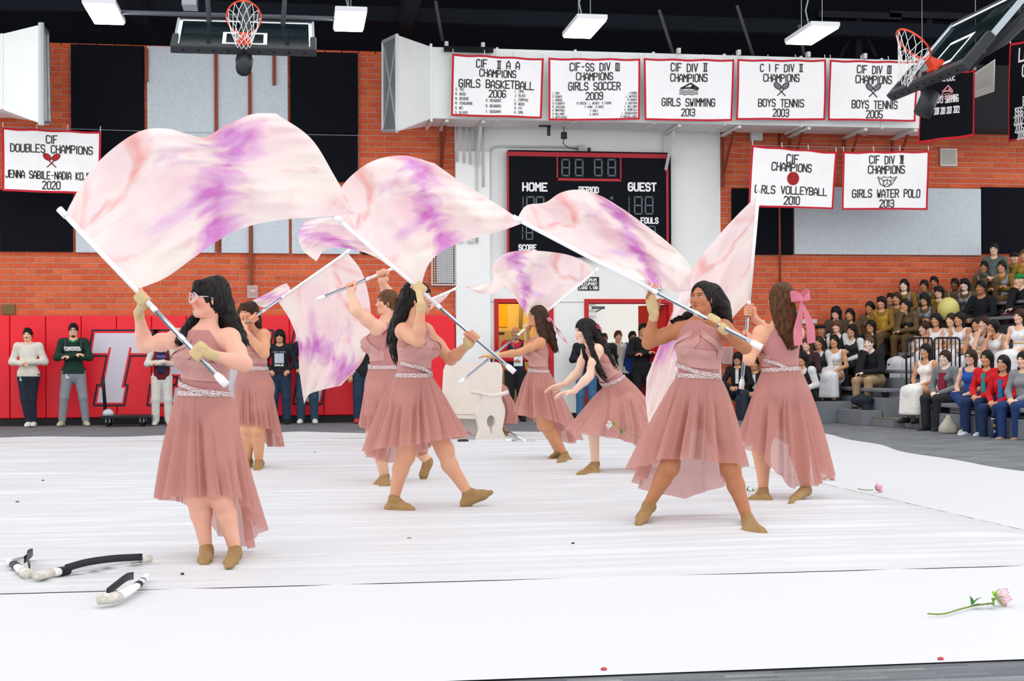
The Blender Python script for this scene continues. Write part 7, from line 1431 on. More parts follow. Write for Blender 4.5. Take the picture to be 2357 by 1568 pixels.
def template(pose, sex, sleeve, bottom, top_len):
    key = (pose, sex, sleeve, bottom, top_len)
    if key in TPL: return TPL[key]
    J = local_joints(pose); fem = sex == 'f'; w = 0.93 if fem else 1.02; h = 0.016; tp, s = torso_prims(J, w, 0.7 if fem else 0.0); P, Nk, up, rg, fw = torso_frame(J); T = np.linalg.norm(Nk - P)
    if key[:2] not in TPL:
        lp = limb_prims(J, w, s); v, q = mesh_sdf(tp + lp, h); parts = [(v, q, 0)]
        for a_ in 'lr':
            wr = J[a_ + 'w']; d = wr - J[a_ + 'e']
            pm, fg = hand_open(wr, d, np.array([0, -0.2, -1.0]) if not (pose == 'sit_chin' and a_ == 'r') else np.array([0, -1.0, 0.3]), 0.95, 0.55, 0.1, -1 if a_ == 'r' else 1)
            v3, q3 = mesh_sdf(pm + fg, 0.006); parts.append((v3, q3, 0))
        TPL[key[:2]] = join_parts(parts)[:2]
        shoes = [mesh_sdf(inflate(foot_prims(J[a_ + 'a'], J[a_ + 't'], J[a_ + 'q'], 1.0, 0.037), 0.003), 0.011, cut=lambda P_, d, A_=J[a_ + 'a']: np.maximum(np.maximum(d, P_[:, 2] - A_[2] - 0.005), -P_[:, 2] if J[a_ + 'q'][2] < 0.05 else -9)) for a_ in 'lr']
        TPL[key[:2] + ('shoes',)] = [mesh_np('shoe', *x) for x in shoes]
    tops = inflate(tp, 0.014) + ([seg(P - up * 0.02 + rg * 0.07, P - up * 0.10 + rg * 0.08, 0.118 * w, 0.125 * w, 0.04), seg(P - up * 0.02 - rg * 0.07, P - up * 0.10 - rg * 0.08, 0.118 * w, 0.125 * w, 0.04)] if pose.startswith('stand') else []); yoke = inflate(limb_prims(J, w, s, ('yoke',)), 0.013)
    arms = []
    for a_ in 'lr':
        S, E_, Wr = J[a_ + 's'], J[a_ + 'e'], J[a_ + 'w']
        if sleeve in ('long', 'short'): arms += [ell(S, np.eye(3), np.full(3, 0.066 * w * s), 0.04), seg(S, E_ if sleeve == 'long' else S * 0.5 + E_ * 0.5, 0.064 * w * s, 0.056 * w * s, 0.03)]
        if sleeve == 'long': arms += [seg(E_, Wr, 0.056 * w * s, 0.042 * s, 0.03)]
    lowz = P - up * ((0.06 if pose.startswith('stand') else 0.10) if top_len == 'long' else 0.02)
    def cut(P_, d):
        d = np.maximum(d, (lowz - P_) @ up); nk = np.linalg.norm((P_ - (Nk + up * 0.03 + fw * 0.03)), axis=1) - (0.075 if sleeve != 'none' else 0.11); d = np.maximum(d, -nk)
        if sleeve == 'none':
            x = np.abs((P_ - P) @ rg); d = np.maximum(d, (x - (0.155 * w)) )
        return d
    v, q = mesh_sdf(tops + yoke + arms, h, cut=cut); topm = mesh_np('top', v, q)
    vest = None
    vv, vq = mesh_sdf(inflate(tp, 0.028) + inflate(limb_prims(J, w, s, ('yoke',)), 0.022), h, cut=lambda P_, d: np.maximum(np.maximum(np.maximum(d, (lowz - up * 0.02 - P_) @ up), np.abs((P_ - P) @ rg) - 0.16 * w), -(np.linalg.norm((P_ - (Nk + fw * 0.1 - up * 0.01)), axis=1) - 0.105)))
    vest = mesh_np('vest', vv, vq)
    lg = []
    if bottom == 'skirt':
        if pose.startswith('sit'):
            kn = (J['lk'] + J['rk']) / 2; an = (J['la'] + J['ra']) / 2
            lg = [seg(P, kn, 0.14, 0.115, 0.05), seg(J['lk'], J['la'] + np.array([0, 0.03, 0.08]), 0.09, 0.105, 0.06), seg(J['rk'], J['ra'] + np.array([0, 0.03, 0.08]), 0.09, 0.105, 0.06), seg(kn, an + np.array([0, 0.03, 0.1]), 0.09, 0.10, 0.06)]
        bm_, cutl = lg + inflate(tp, 0.016), lambda P_, d: np.maximum(np.maximum(d, (P_ - (P + up * 0.16)) @ up), 0.14 - P_[:, 2])
    else:
        for a_ in 'lr':
            Hp, K, A_ = J[a_ + 'h'], J[a_ + 'k'], J[a_ + 'a']; e = 0.012 if bottom == 'slim' else 0.022
            lg += [seg(Hp, K, 0.092 * w + e, 0.062 * w + e, 0.04), seg(K, A_ + (K - A_) * 0.04, 0.060 * w + e, 0.046 + e * 1.3, 0.03)]
        bm_, cutl = lg + inflate(tp[1:3] + tp[4:], 0.013), lambda P_, d: np.maximum(np.maximum(d, (P_ - (P + up * (0.0 if pose.startswith('stand') else 0.13))) @ up), np.abs(P_[:, 2] - 0.9) - 0.865 if pose.startswith('stand') else -9)
    v, q = mesh_sdf(bm_, h, cut=cutl); botm = mesh_np('bottoms', v, q)
    TPL[key] = (topm, vest, botm); return TPL[key]
HEADS = {}
def far_head(style):
    if style in HEADS: return HEADS[style]
    c = np.zeros(3); f = np.array([0, 1.0, 0]); l = np.array([-1.0, 0, 0]); u = UP0
    if 'base' not in HEADS:
        P, sb = head_prims(c, f, l, u); HEADS['base'] = mesh_sdf(P + [seg((0, -0.02, -0.16), (0, -0.02, -0.05), 0.052, 0.05, 0.03)], 0.0085, sub=sb)
    P, sb, ct = hair_cap(c, f, l, u, 1.0, 0.016, 0.058, -0.085); ct_ = ct
    if style == 'short': P, sb, ct_ = hair_cap(c, f, l, u, 1.0, 0.012, 0.062, -0.055); P.append(ell((0, 0.04, 0.105), np.eye(3), (0.06, 0.05, 0.03), 0.02))
    if style == 'buzz': P, sb, ct_ = hair_cap(c, f, l, u, 1.0, 0.006, 0.066, -0.05)
    if style == 'bald': P, sb, ct_ = [ell((0, -0.08, -0.03), np.eye(3), (0.06, 0.02, 0.02), 0.01)], [], None
    if style in ('long', 'bangs', 'bob', 'curly'):
        lw = {'long': -0.36, 'bangs': -0.34, 'bob': -0.15, 'curly': -0.17}[style]; e = 0.012 if style == 'curly' else 0.0
        P = inflate(P, e) + [seg((sg * 0.070, -0.045, 0.02), (sg * 0.088, -0.03 + (0.02 if lw < -0.3 else 0), lw), 0.032 + e, 0.026 + e, 0.03) for sg in (1, -1)] + [seg((0, -0.07, 0.0), (0, -0.085, lw), 0.07, 0.055, 0.04)]
        ct_ = lambda P_, d: ridge(P_, d, c, f, l, u)
        if style in ('bangs', 'curly'): P += [seg((x, 0.075, 0.10), (x * 1.1, 0.108 - 0.5 * abs(x), 0.028), 0.018, 0.010, 0.014) for x in np.linspace(-0.055, 0.055, 6)]; sb = [ell((0, 0.13, -0.10), np.eye(3), (0.080, 0.115, 0.125), 0.01)]
    if style in ('back', 'bun'): P.append(seg((0, -0.09, 0.0), (0, -0.10, -0.12), 0.05, 0.03, 0.03)); 
    if style == 'cap': P = [ell((0, -0.012, 0.05), np.eye(3), (0.098, 0.118, 0.085), 0.02)]; sb = []; ct_ = lambda P_, d: np.maximum(d, 0.025 - P_[:, 2])
    if style == 'beret': P = [ell((0.01, -0.015, 0.075), np.eye(3), (0.115, 0.125, 0.055), 0.02)]; sb = []; ct_ = lambda P_, d: np.maximum(d, 0.035 - P_[:, 2])
    v, q = mesh_sdf(P, 0.011 if style not in ('short', 'buzz') else 0.009, sub=sb, cut=ct_); HEADS[style] = mesh_np('hair', v, q); return HEADS[style]
SK = dict(l='#ecbfa4', p='#f2d3c2', m='#d39c77', t='#bb8059', d='#7d4e37')
HC = dict(k=H_BLACK, b=H_BROWN, l=H_LIGHT, r=H_RED)
def onlooker(label, pos, face, sc, pose, sex, skin, hair, top, bottom, group, vest=None, shoe='#26262a', lookyaw=0.0, extra=(), tilt=0.0, name='person'):
    """pos: floor point under the hips; face: heading in degrees (0 = +Y, 90 = -X); top=(sleeve,len,colour)"""
    t = thing(name, label, 'person', pos, group, rz=math.radians(face)); t.scale = (sc, sc, sc)
    topm, vestm, botm = template(pose, sex, top[0], bottom[0], top[1]); J = local_joints(pose); vb, qb = TPL[(pose, sex)]
    sk = np.array(lin(SK.get(skin, skin))); far_head(hair[0]); vh, qh = HEADS['base']
    C = head_colors(vh, np.zeros(3), np.array([0, 1.0, 0]), np.array([-1.0, 0, 0]), UP0, 1.0, sk, sk * np.array([0.72, 0.45, 0.45]), lin('#2a1c16'), 0.15)
    ca, sa = math.cos(lookyaw), math.sin(lookyaw); ct_, st_ = math.cos(tilt), math.sin(tilt); R = np.array([[ca, -sa, 0], [sa, ca, 0], [0, 0, 1.0]]) @ np.array([[ct_, 0, -st_], [0, 1, 0], [st_, 0, ct_]]); hc = J['head']
    V = np.vstack([vb, 0.9 * vh @ R.T + hc]); Q = np.vstack([qb, qh + len(vb)]); CC = np.vstack([np.tile(sk * np.array([1, 0.97, 0.96]), (len(vb), 1)), C])
    def part(nm, me, mat):
        o = bpy.data.objects.new(nm, me); COL.objects.link(o); o.parent = t
        if not me.materials: me.materials.append(None)
        o.material_slots[0].link = 'OBJECT'; o.material_slots[0].material = mat; return o
    part('body', mesh_np('body', V, Q, True, CC), SKIN)
    ho = part('hair' if hair[0] not in ('cap', 'beret') else 'hat', HEADS[hair[0]], HC[hair[1]] if hair[1] in HC else cmat(hair[1])); ho.location = hc; ho.scale = (0.9, 0.9, 0.9); ho.rotation_euler = Matrix(R.tolist()).to_euler()
    part('top', topm, cmat(top[2])); part('bottoms' if bottom[0] != 'skirt' else 'skirt', botm, cmat(bottom[1]))
    if vest: part('vest', vestm, cmat(vest[0], 0.5 if vest[1] else 0.85, 0.6 if vest[1] else 0.0))
    for me in TPL[(pose, sex, 'shoes')]: part('shoe', me, cmat(shoe, 0.6))
    Rf = lambda v: R @ np.asarray(v, float)
    eb = MB()
    f, l, u = Rf((0, 1, 0)), Rf((-1, 0, 0)), Rf((0, 0, 1)); Rm = np.stack([f, l, u])
    for sg in (1, -1):
        e_ = MB().sphere(hc + 0.9 * (0.083 * f + sg * 0.032 * l + 0.001 * u), np.array([0.0065, 0.0115, 0.0065]), 8, 5, R=Rm.T).build('eye', eye_d, t, True, fix=False)
        e_.parent = t; e_.matrix_parent_inverse = Matrix()
    for ex in extra:
        if ex[0] == 'glasses': o = glasses(None, hc, f, l, u, 0.92, ex[1], 1.05); o.parent = t; o.matrix_parent_inverse = Matrix()
        if ex[0] == 'box':
            o = MB().box(ex[2], ex[3]).build(ex[1], cmat(ex[4]) if isinstance(ex[4], str) else ex[4], None, bevel=0.006); o.parent = t; o.matrix_parent_inverse = Matrix()
        if ex[0] == 'ell':
            c_ = hc + 0.9 * Rf(ex[2]); o = MB().sphere(c_, ex[3], 12, 8, R=Rm.T @ np.array([[0, 1, 0], [-1, 0, 0], [0, 0, 1.0]])).build(ex[1], cmat(ex[4]) if isinstance(ex[4], str) else HC.get(ex[4], ex[4]), None, True); o.parent = t; o.matrix_parent_inverse = Matrix()
        if ex[0] == 'text':
            txt, x, z, y, hh, ws, st, mt, shr = ex[1:]; me = quads_mesh(text_quads(txt, 0, 0, hh, ws, st, 'c', shr), lambda u_, v_: (x - u_, y - 0.25 * u_ * u_, z + v_), (0, 1, 0)); o = obj('lettering', me, mt); o.parent = t
        if ex[0] == 'tube':
            o = MB().tube(ex[2], ex[3], 8).build(ex[1], cmat(ex[4]) if isinstance(ex[4], str) else ex[4], None, True); o.parent = t; o.matrix_parent_inverse = Matrix()
    return t
# ================================================================ bleachers
blg = M('bleacher_grey', '#7d8087', 0.6, noise=0.05, nscale=4); bld = M('bleacher_dark', '#3a3b40', 0.7); blw = M('bleacher_edge', '#8f6f4a', 0.6)
NR = 8
def bleacher(label, y0, y1, dz=0.27, b0=0.0):
    t = thing('bleachers', label, 'bleachers', (9.5, (y0 + y1) / 2, 0))
    for k in range(NR):
        x = 9.55 + 0.61 * k; z = b0 + dz * k
        MB().box((x, y0, max(0, z - 0.3) + 0.002), (x + 0.61, y1, z + 0.27)).build('riser', blg if k < 3 else bld, t, bevel=0.006)
        MB().box((x + 0.02, y0, z + 0.36), (x + 0.30, y1, z + 0.42)).build('seat', blg, t, bevel=0.015)
        for yy in np.arange(y0 + 0.3, y1, 1.4): MB().box((x + 0.1, yy - 0.02, z + 0.271), (x + 0.22, yy + 0.02, z + 0.359)).build('bracket', bld, t)
bleacher('grey stepped bleachers at the far end by the back wall', 22.45, 25.9, 0.305, 0.18); bleacher('grey stepped bleachers at the near end, right edge', 16.0, 21.6)
tag(MB().box((9.18, 22.45, 0.0), (9.53, 23.55, 0.24)).build('bleacher_step', blg, None, bevel=0.008), 'low grey front step below the crew cut man', 'step')
t = thing('bleacher_steps', 'grey aisle steps with wood edges in the bleachers', 'steps', (9.6, 22.0, 0))
for k in range(5): MB().box((9.35 + 0.61 * k, 21.62, 0.27 * k * 0.98), (9.95 + 0.61 * k, 22.43, 0.13 + 0.27 * k)).build('step', blg, t, bevel=0.006); MB().box((9.345 + 0.61 * k, 21.63, 0.131 + 0.27 * k), (9.40 + 0.61 * k, 22.42, 0.14 + 0.27 * k)).build('nosing', blw, t)
# end block under the corner spectators
t = thing('bleachers', 'low grey corner bleacher rows beside the brick wall', 'bleachers', (9.0, 25, 0))
for k, (xa, xb, ya, yb, zz) in enumerate(((8.3, 9.54, 23.6, 24.25, 0.36), (8.6, 9.54, 24.25, 24.85, 0.64), (8.8, 9.54, 24.85, 25.88, 0.9))): MB().box((xa, ya, 0), (xb, yb, zz)).build('riser', bld if k else blg, t, bevel=0.006)
railm = M('rail_black', '#1a1b1e', 0.4)
for i, (pa_, pb_) in enumerate(((2086, 2146), (2151, 2209))):
    Yr = 21.62; za, zb2 = float(onY(pa_, 778, Yr)[2]), float(onY(pa_, 975 - i * 40, Yr)[2]); xa, xb = float(onY(pa_, 800, Yr)[0]), float(onY(pb_, 800, Yr)[0])
    t = thing('guard_rail', ['black barred guard rail at the bleacher aisle, left panel', 'black barred guard rail at the bleacher aisle, right panel'][i], 'railing', (xa, Yr, 0))
    MB().tube([(xa, Yr, zb2), (xa, Yr, za - 0.05), (xa + 0.015, Yr, za - 0.012), (xa + 0.05, Yr, za), (xb - 0.05, Yr, za), (xb - 0.015, Yr, za - 0.012), (xb, Yr, za - 0.05), (xb, Yr, zb2)], 0.017, 8).build('frame', railm, t, True)
    for k in range(1, 6): x = xa + (xb - xa) * k / 6; MB().tube([(x, Yr, zb2), (x, Yr, za)], 0.010, 6).build('bar', railm, t)
    MB().box((xa, Yr - 0.008, zb2), (xb, Yr + 0.008, zb2 + 0.03)).build('bottom_bar', railm, t)

# ================================================================ seated spectators
DK, WH = '#1b1c21', '#e9e7e6'
gold_t = ('long', 'long', '#8a6526'); brown_t = ('long', 'long', '#5d4a30'); silver_v = ('#85888a', True); pants_br = ('slim', '#5a4527'); blk_v = ('#17181c', False); white_t = ('long', 'long', '#d9d7d8'); wdress = ('none', 'short', '#e6e4e6'); wskirt = ('skirt', '#e6e5e8')
GF = M('frames_dark')
def seat(px, py, where, face, pose, sex, skin, hair, top, bottom, label, vest=None, extra=(), sc=0.97, shoe='#26262a', look=0.0, tilt=0.0, group='spectators on the bleachers'):
    hp = onX(px, py, where[1]) if where[0] == 'X' else onY(px, py, where[1]); a = math.radians(face); J = local_joints(pose); hl = J['head'] * sc
    pos = hp - np.array([-math.sin(a) * hl[1] + math.cos(a) * hl[0], math.cos(a) * hl[1] + math.sin(a) * hl[0], hl[2]])
    return onlooker(label, pos, face, sc, pose, sex, skin, hair, top, bottom, group, vest, shoe, look, extra, tilt)
gl = ('glasses', GF)
X_ = lambda k: ('X', 9.80 + 0.61 * k)
Yv = lambda y: ('Y', y)
# front row on the floor
seat(2130, 808, X_(0), 118, 'sit_lap', 'f', 'm', ('long', 'k'), ('none', 'short', '#efe9e2'), ('skirt', '#efece6'), 'woman in a white lace dress and glasses, front bleacher row', None, (('glasses', m_clear),))
seat(2175, 823, X_(0), 120, 'sit_lap', 'f', 'p', ('back', 'b'), ('long', 'long', '#777c80'), ('wide', '#25262b'), 'woman in a grey cardigan over a red top, front row', None, (('glasses', m_clear), ('box', 'red_blouse', (-0.06, 0.10, 0.62), (0.06, 0.155, 0.93), '#8c1f33')))
seat(2234, 822, X_(0), 122, 'sit_cross', 'f', 'l', ('long', 'b'), ('none', 'long', '#1f4fa3'), ('slim', '#1e3a6d'), 'person in a blue tie dye top with crossed legs, front row', None, (gl, ('ell', 'face_paint', (0, 0.088, 0.04), (0.034, 0.01, 0.008), '#d9f2e4')), shoe='#d8d4c8')
seat(2271, 825, X_(0), 120, 'sit_lap', 'f', 'm', ('bob', 'k'), ('long', 'long', '#d01420'), ('slim', '#182d52'), 'person in a red zip jacket with green face paint, front row', None, (('ell', 'face_paint', (0, 0.088, 0.045), (0.034, 0.01, 0.009), '#7fd98a'), ('box', 'teal_shirt', (-0.035, 0.10, 0.66), (0.035, 0.150, 0.95), '#2f8f8a')), shoe='#cfd6e6')
seat(2309, 836, X_(0), 122, 'sit_lap', 'f', 'm', ('long', 'k'), ('long', 'long', '#d01420'), ('slim', '#1b3157'), 'person in a red zip jacket with long hair and white face paint, front row', None, (('ell', 'face_paint', (0, 0.088, 0.045), (0.034, 0.01, 0.009), '#f0f0ee'), ('box', 'blue_shirt', (-0.035, 0.10, 0.66), (0.035, 0.150, 0.93), '#2f6fae')), shoe='#b5946a')
seat(2355, 828, X_(0), 120, 'sit_lap', 'f', 'l', ('long', 'k'), ('long', 'long', '#8b8d92'), ('slim', '#1e3a6d'), 'person in a grey hoodie cut by the right edge, front row', None, (), shoe='#b5946a')
# white dress row
for i, (px, py, hair, lab, pose, tl_) in enumerate(((2091, 755, ('bob', 'k'), 'girl in white dress with chin length hair behind the guard rail', 'sit_lap', 0), (2126, 756, ('long', 'b'), 'girl in white dress with brown hair behind the left rail panel', 'sit_lap', 0), (2155, 736, ('long', 'k'), 'taller girl in white dress above the gap between rails', 'sit_lap', 0), (2189, 736, ('long', 'b'), 'girl in white dress leaning behind the right rail panel', 'sit_lap', 0), (2208, 734, ('long', 'k'), 'girl in white tank dress beside the right rail end', 'sit_lap', 0), (2249, 746, ('back', 'k'), 'girl in white dress looking left, half hidden by her neighbour', 'sit_lap', 0), (2265, 744, ('long', 'b'), 'girl in white dress resting her chin, between two friends', 'sit_chin', 0), (2285, 752, ('long', 'k'), 'girl in white dress tilting her head onto her hands', 'sit_chin', 0.35), (2346, 728, ('long', 'b'), 'girl in white dress at the right edge of her row', 'sit_lap', 0))):
    seat(px, py, ('X', 11.02 + (0.12 if i in (3, 5) else 0)), 120, pose, 'f', 'mlmlmmlml'[i], hair, wdress, wskirt, lab, None, (('tube', 'gold_belt', [(0.125 * math.cos(q), 0.11 * math.sin(q), 0.74) for q in np.linspace(0, 6.283, 15)], 0.010, '#c9a24a'),), tilt=tl_)
# corner, front to back
seat(1847, 826, Yv(23.6), 130, 'sit_lean', 'm', 'm', ('curly', 'k'), white_t, ('slim', DK), 'boy with dark curls, white shirt and black vest beside the bow dancer', blk_v)
seat(1857, 793, Yv(24.2), 135, 'sit_lap', 'f', 'l', ('long', 'r'), ('long', 'long', '#3a2426'), ('slim', DK), 'girl with auburn hair just right of the bow dancer\'s hair tips')
seat(1885, 789, Yv(24.4), 135, 'sit_lap', 'f', 'm', ('long', 'b'), white_t, ('slim', DK), 'girl in black vest over white shirt, left of the white dress girl', ('#1f2630', False))
seat(1920, 785, Yv(24.3), 140, 'sit_lap', 'f', 'm', ('bob', 'k'), wdress, wskirt, 'girl in white dress with gold belt sitting apart on the left', None, (('tube', 'gold_belt', [(0.125 * math.cos(q), 0.11 * math.sin(q), 0.74) for q in np.linspace(0, 6.283, 15)], 0.010, '#c9a24a'),))
seat(2000, 790, ('Y', 23.6), 130, 'sit_chin', 'm', 'p', ('buzz', 'l'), ('long', 'long', '#14161c'), ('slim', '#a98f6d'), 'man with crew cut, black hooded jacket and beige trousers, hand on face', sc=1.03, shoe='#1b1b1d')
seat(1865, 763, Yv(25.0), 135, 'sit_lap', 'm', 'm', ('cap', '#1a1a1e'), ('long', 'long', '#1d1e24'), ('slim', DK), 'person in a dark cap beside the bow dancer\'s ribbon')
seat(1889, 761, Yv(25.1), 135, 'sit_lap', 'm', 't', ('beret', '#141416'), white_t, ('slim', DK), 'boy in a black beret and dark jacket', blk_v)
seat(1926, 751, Yv(25.1), 135, 'sit_lap', 'm', 'l', ('bangs', 'l'), white_t, ('slim', DK), 'boy with light brown hair, white collar and dark vest', blk_v)
seat(1961, 761, Yv(24.9), 120, 'sit_lap', 'f', 'm', ('long', 'k'), white_t, ('slim', DK), 'person with straight black hair and white sleeves, behind the crew cut man', ('#24262c', False))
seat(2004, 751, Yv(24.9), 130, 'sit_lap', 'f', 'm', ('long', 'k'), ('long', 'long', '#1b2128'), ('slim', DK), 'person with long black hair and glasses in a black jacket above the crew cut man', None, (gl,))
seat(1924, 720, Yv(25.6), 140, 'sit_lap', 'm', 'l', ('curly', 'k'), ('long', 'long', '#4a4034'), ('slim', DK), 'curly haired boy with glasses at the left end of the back rows', None, (gl,))
seat(1956, 724, Yv(25.55), 140, 'sit_lap', 'f', 'm', ('long', 'k'), brown_t, pants_br, 'girl with long dark hair beside the curly haired boy', None)
seat(2002, 708, Yv(25.3), 135, 'sit_lap', 'f', 't', ('long', 'k'), brown_t, pants_br, 'girl with long hair and tan face at the left of the gold costumes', None)
seat(2029, 696, Yv(25.1), 135, 'sit_lap', 'm', 'm', ('bangs', 'k'), gold_t, pants_br, 'boy in shining gold vest costume with shoulder length hair', ('#b08a2c', True))
seat(2050, 689, Yv(25.6), 135, 'sit_lap', 'm', 'm', ('short', 'k'), brown_t, pants_br, 'boy in brown half hidden between two gold costumes', silver_v)
seat(2064, 687, Yv(25.25), 135, 'sit_lap', 'f', 'm', ('long', 'b'), gold_t, pants_br, 'girl in gold costume looking up, beside the boy in the gold vest', silver_v)
seat(2083, 702, Yv(24.8), 130, 'sit_chin', 'f', 'm', ('long', 'k'), brown_t, pants_br, 'girl in brown costume resting her chin on her hand', None)
seat(2128, 689, Yv(25.0), 130, 'sit_fold', 'f', 'm', ('curly', 'k'), brown_t, pants_br, 'curly haired girl with glasses in grey armour costume', silver_v, (gl,))
seat(2161, 672, Yv(25.1), 130, 'sit_lap', 'm', 'l', ('bangs', 'k'), gold_t, pants_br, 'boy with bangs and glasses in yellow costume holding the balloon', ('#a8842f', True), (gl,))
seat(2081, 656, Yv(25.7), 140, 'sit_lap', 'f', 'p', ('long', 'k'), gold_t, pants_br, 'pale girl with long dark hair at the left end of the upper row', silver_v)
seat(2127, 658, Yv(25.65), 140, 'sit_lap', 'f', 't', ('back', 'k'), brown_t, pants_br, 'girl with tied back hair in the upper row, armour vest', silver_v)
seat(2150, 650, Yv(25.75), 140, 'sit_lap', 'm', 't', ('short', 'k'), gold_t, pants_br, 'boy with short dark hair behind the boy with the balloon', None)
seat(2198, 655, Yv(25.5), 135, 'sit_lap', 'm', 'd', ('short', 'k'), brown_t, pants_br, 'dark skinned boy in silver armour vest in the upper row', silver_v)
seat(2221, 655, Yv(25.2), 130, 'sit_lap', 'f', 'p', ('bangs', 'k'), brown_t, pants_br, 'pale girl with short black hair beside the big man in black', silver_v)
seat(2258, 662, Yv(24.6), 125, 'sit_open', 'm', 't', ('short', 'k'), ('long', 'long', '#11141b'), ('wide', '#15161b'), 'big man in a black sweater with short hair in the upper rows', None, sc=1.1)
seat(2266, 615, Yv(25.6), 135, 'sit_lap', 'm', 't', ('short', 'k'), brown_t, pants_br, 'boy in silver armour with short hair above the big man', silver_v)
seat(2306, 614, Yv(25.2), 130, 'sit_fold', 'f', 'm', ('back', 'k'), gold_t, pants_br, 'girl with tied back hair and folded arms in gold costume', silver_v)
seat(2288, 574, Yv(25.5), 140, 'sit_lap', 'm', 'l', ('short', 'k'), ('long', 'long', '#55605a'), pants_br, 'topmost boy with glasses in grey green armour', ('#5f6a66', True), (('glasses', m_clear),))
seat(2334, 594, Yv(25.6), 135, 'sit_lap', 'm', 'l', ('cap', '#17171a'), gold_t, pants_br, 'boy in a black cap and gold costume near the right edge', silver_v)
seat(2357, 588, Yv(25.3), 135, 'sit_lap', 'f', 'm', ('back', 'l'), ('long', 'long', '#a8842f'), pants_br, 'brown haired person in yellow at the top right edge', None)
seat(2346, 645, Yv(23.8), 120, 'sit_chin', 'm', 'l', ('cap', '#1d7a3c'), ('long', 'long', '#14171c'), ('wide', '#43202a'), 'person in a green beanie with hand on chin and maroon trousers', None, sc=1.03)
# black suits beside the wall
seat(1698, 826, Yv(25.3), 150, 'sit_open', 'm', 'm', ('curly', 'k'), ('long', 'long', '#16171b'), ('wide', '#2c3440'), 'musician in black suit and glasses seated by the wall between the right dancers', None, (gl, ('box', 'shirt_front', (-0.03, 0.095, 0.70), (0.03, 0.135, 0.97), '#dcdcdc')))
seat(1737, 838, Yv(25.2), 150, 'sit_open', 'm', 'm', ('short', 'k'), ('long', 'long', '#16171b'), ('wide', '#2c3440'), 'second musician in black suit mostly behind the bow dancer\'s elbow', None, (('box', 'shirt_front', (-0.03, 0.095, 0.70), (0.03, 0.135, 0.97), '#dcdcdc'),))
t = thing('bench', 'low dark bench under the two black suited musicians', 'bench', (8.6, 25.4, 0))
MB().box((7.9, 25.2, 0.34), (9.2, 25.6, 0.40)).build('seat', bld, t)
for x in (8.0, 9.05): MB().box((x, 25.25, 0.0), (x + 0.06, 25.55, 0.339)).build('leg', bld, t)
tag(MB().sphere(onY(2183, 712, 24.75), (0.2, 0.2, 0.22), 20, 14).build('balloon', M('balloon_yellow', '#d9cf7a', 0.4), None, True), 'pale yellow balloon held in the gold costume rows', 'balloon')
# bottle, bags near the front row
b0 = floor_at(2286, 1008); t = thing('water_bottle', 'dark blue steel water bottle with stickers on the carpet', 'bottle', b0)
MB().tube([b0, b0 + UP0 * 0.005, b0 + UP0 * 0.23, b0 + UP0 * 0.25], [0.036, 0.038, 0.038, 0.028], 16).build('body', M('bottle_blue', '#1e3563', 0.4), t, True); MB().tube([b0 + UP0 * 0.25, b0 + UP0 * 0.27], 0.03, 14).build('collar', M('plate_pale'), t, True); MB().tube([b0 + UP0 * 0.27, b0 + UP0 * 0.32], 0.027, 14).build('cap', M('cart_black'), t, True)
for k, (z, cc) in enumerate(((0.17, '#e3b52f'), (0.09, '#c8d2e0'))): MB().box((-0.014, -0.041, z - 0.018), (0.014, -0.0375, z + 0.018), o=b0).build('sticker', cmat(cc), t)
def bag(label, px, py, dims, col):
    c = floor_at(px, py); t = thing('bag', label, 'bag', c); R = np.eye(3)
    v, q = mesh_sdf([ell(c + UP0 * dims[2] * 0.45, R, dims, 0.05), seg(c + UP0 * 0.06 - RT0 * dims[0] * 0.6, c + UP0 * 0.06 + RT0 * dims[0] * 0.6, dims[2] * 0.5, dims[2] * 0.45, 0.06)], 0.012, cut=lambda P_, d: np.maximum(d, 0.004 - P_[:, 2])); obj('body', mesh_np('body', v, q), cmat(col), t)
    MB().tube([c + UP0 * dims[2] * 1.2 - RT0 * 0.05, c + UP0 * (dims[2] * 1.45) , c + UP0 * dims[2] * 1.2 + RT0 * 0.05], 0.012, 6).build('strap', cmat('#2a2b2e'), t, True)
bag('cream canvas bag on the carpet beneath the blue tie dye person', 2183, 998, (0.08, 0.07, 0.19), '#b9b4a6'); bag('dark green backpack on the carpet at the right edge', 2345, 1005, (0.16, 0.13, 0.24), '#2f6a52')
sp = onY(1985, 922, 22.9)
tag(obj('jacket', mesh_np('jacket', *mesh_sdf([ell(sp, np.eye(3), (0.2, 0.14, 0.1), 0.05), seg(sp, sp + np.array([0.05, -0.15, -0.2]), 0.1, 0.05, 0.05)], 0.012)), cmat('#1d2430')), 'dark jacket dropped over the bleacher step below the crew cut man', 'jacket')

# ================================================================ people standing along the wall and in the doorways
def stand(px, py, face, h, pose, sex, skin, hair, top, bottom, label, vest=None, extra=(), shoe='#e4e2de', look=0.0, tilt=0.0, group='onlookers along the back wall', Y=None):
    pos = floor_at(px, py) if Y is None else np.array([onY(px, py, Y)[0], Y, 0.0]); return onlooker(label, pos, face, h / 1.725, pose, sex, skin, hair, top, bottom, group, vest, shoe, look, extra, tilt)
MU = M('moustache', '#2a1d16', 0.8)
badge = ('box', 'id_badge', (0.06, 0.105, 0.80), (0.12, 0.115, 0.92), '#bcd6e8')
stand(66, 981, 176, 1.70, 'stand_cross', 'm', 'l', ('short', 'k'), ('long', 'long', '#ddd8cc'), ('slim', '#1d2434'), 'man with moustache in a cream sweater, ankles crossed, leftmost at the wall', None, (('ell', 'moustache', (0, 0.108, -0.056), (0.026, 0.006, 0.006), MU), badge), Y=25.45)
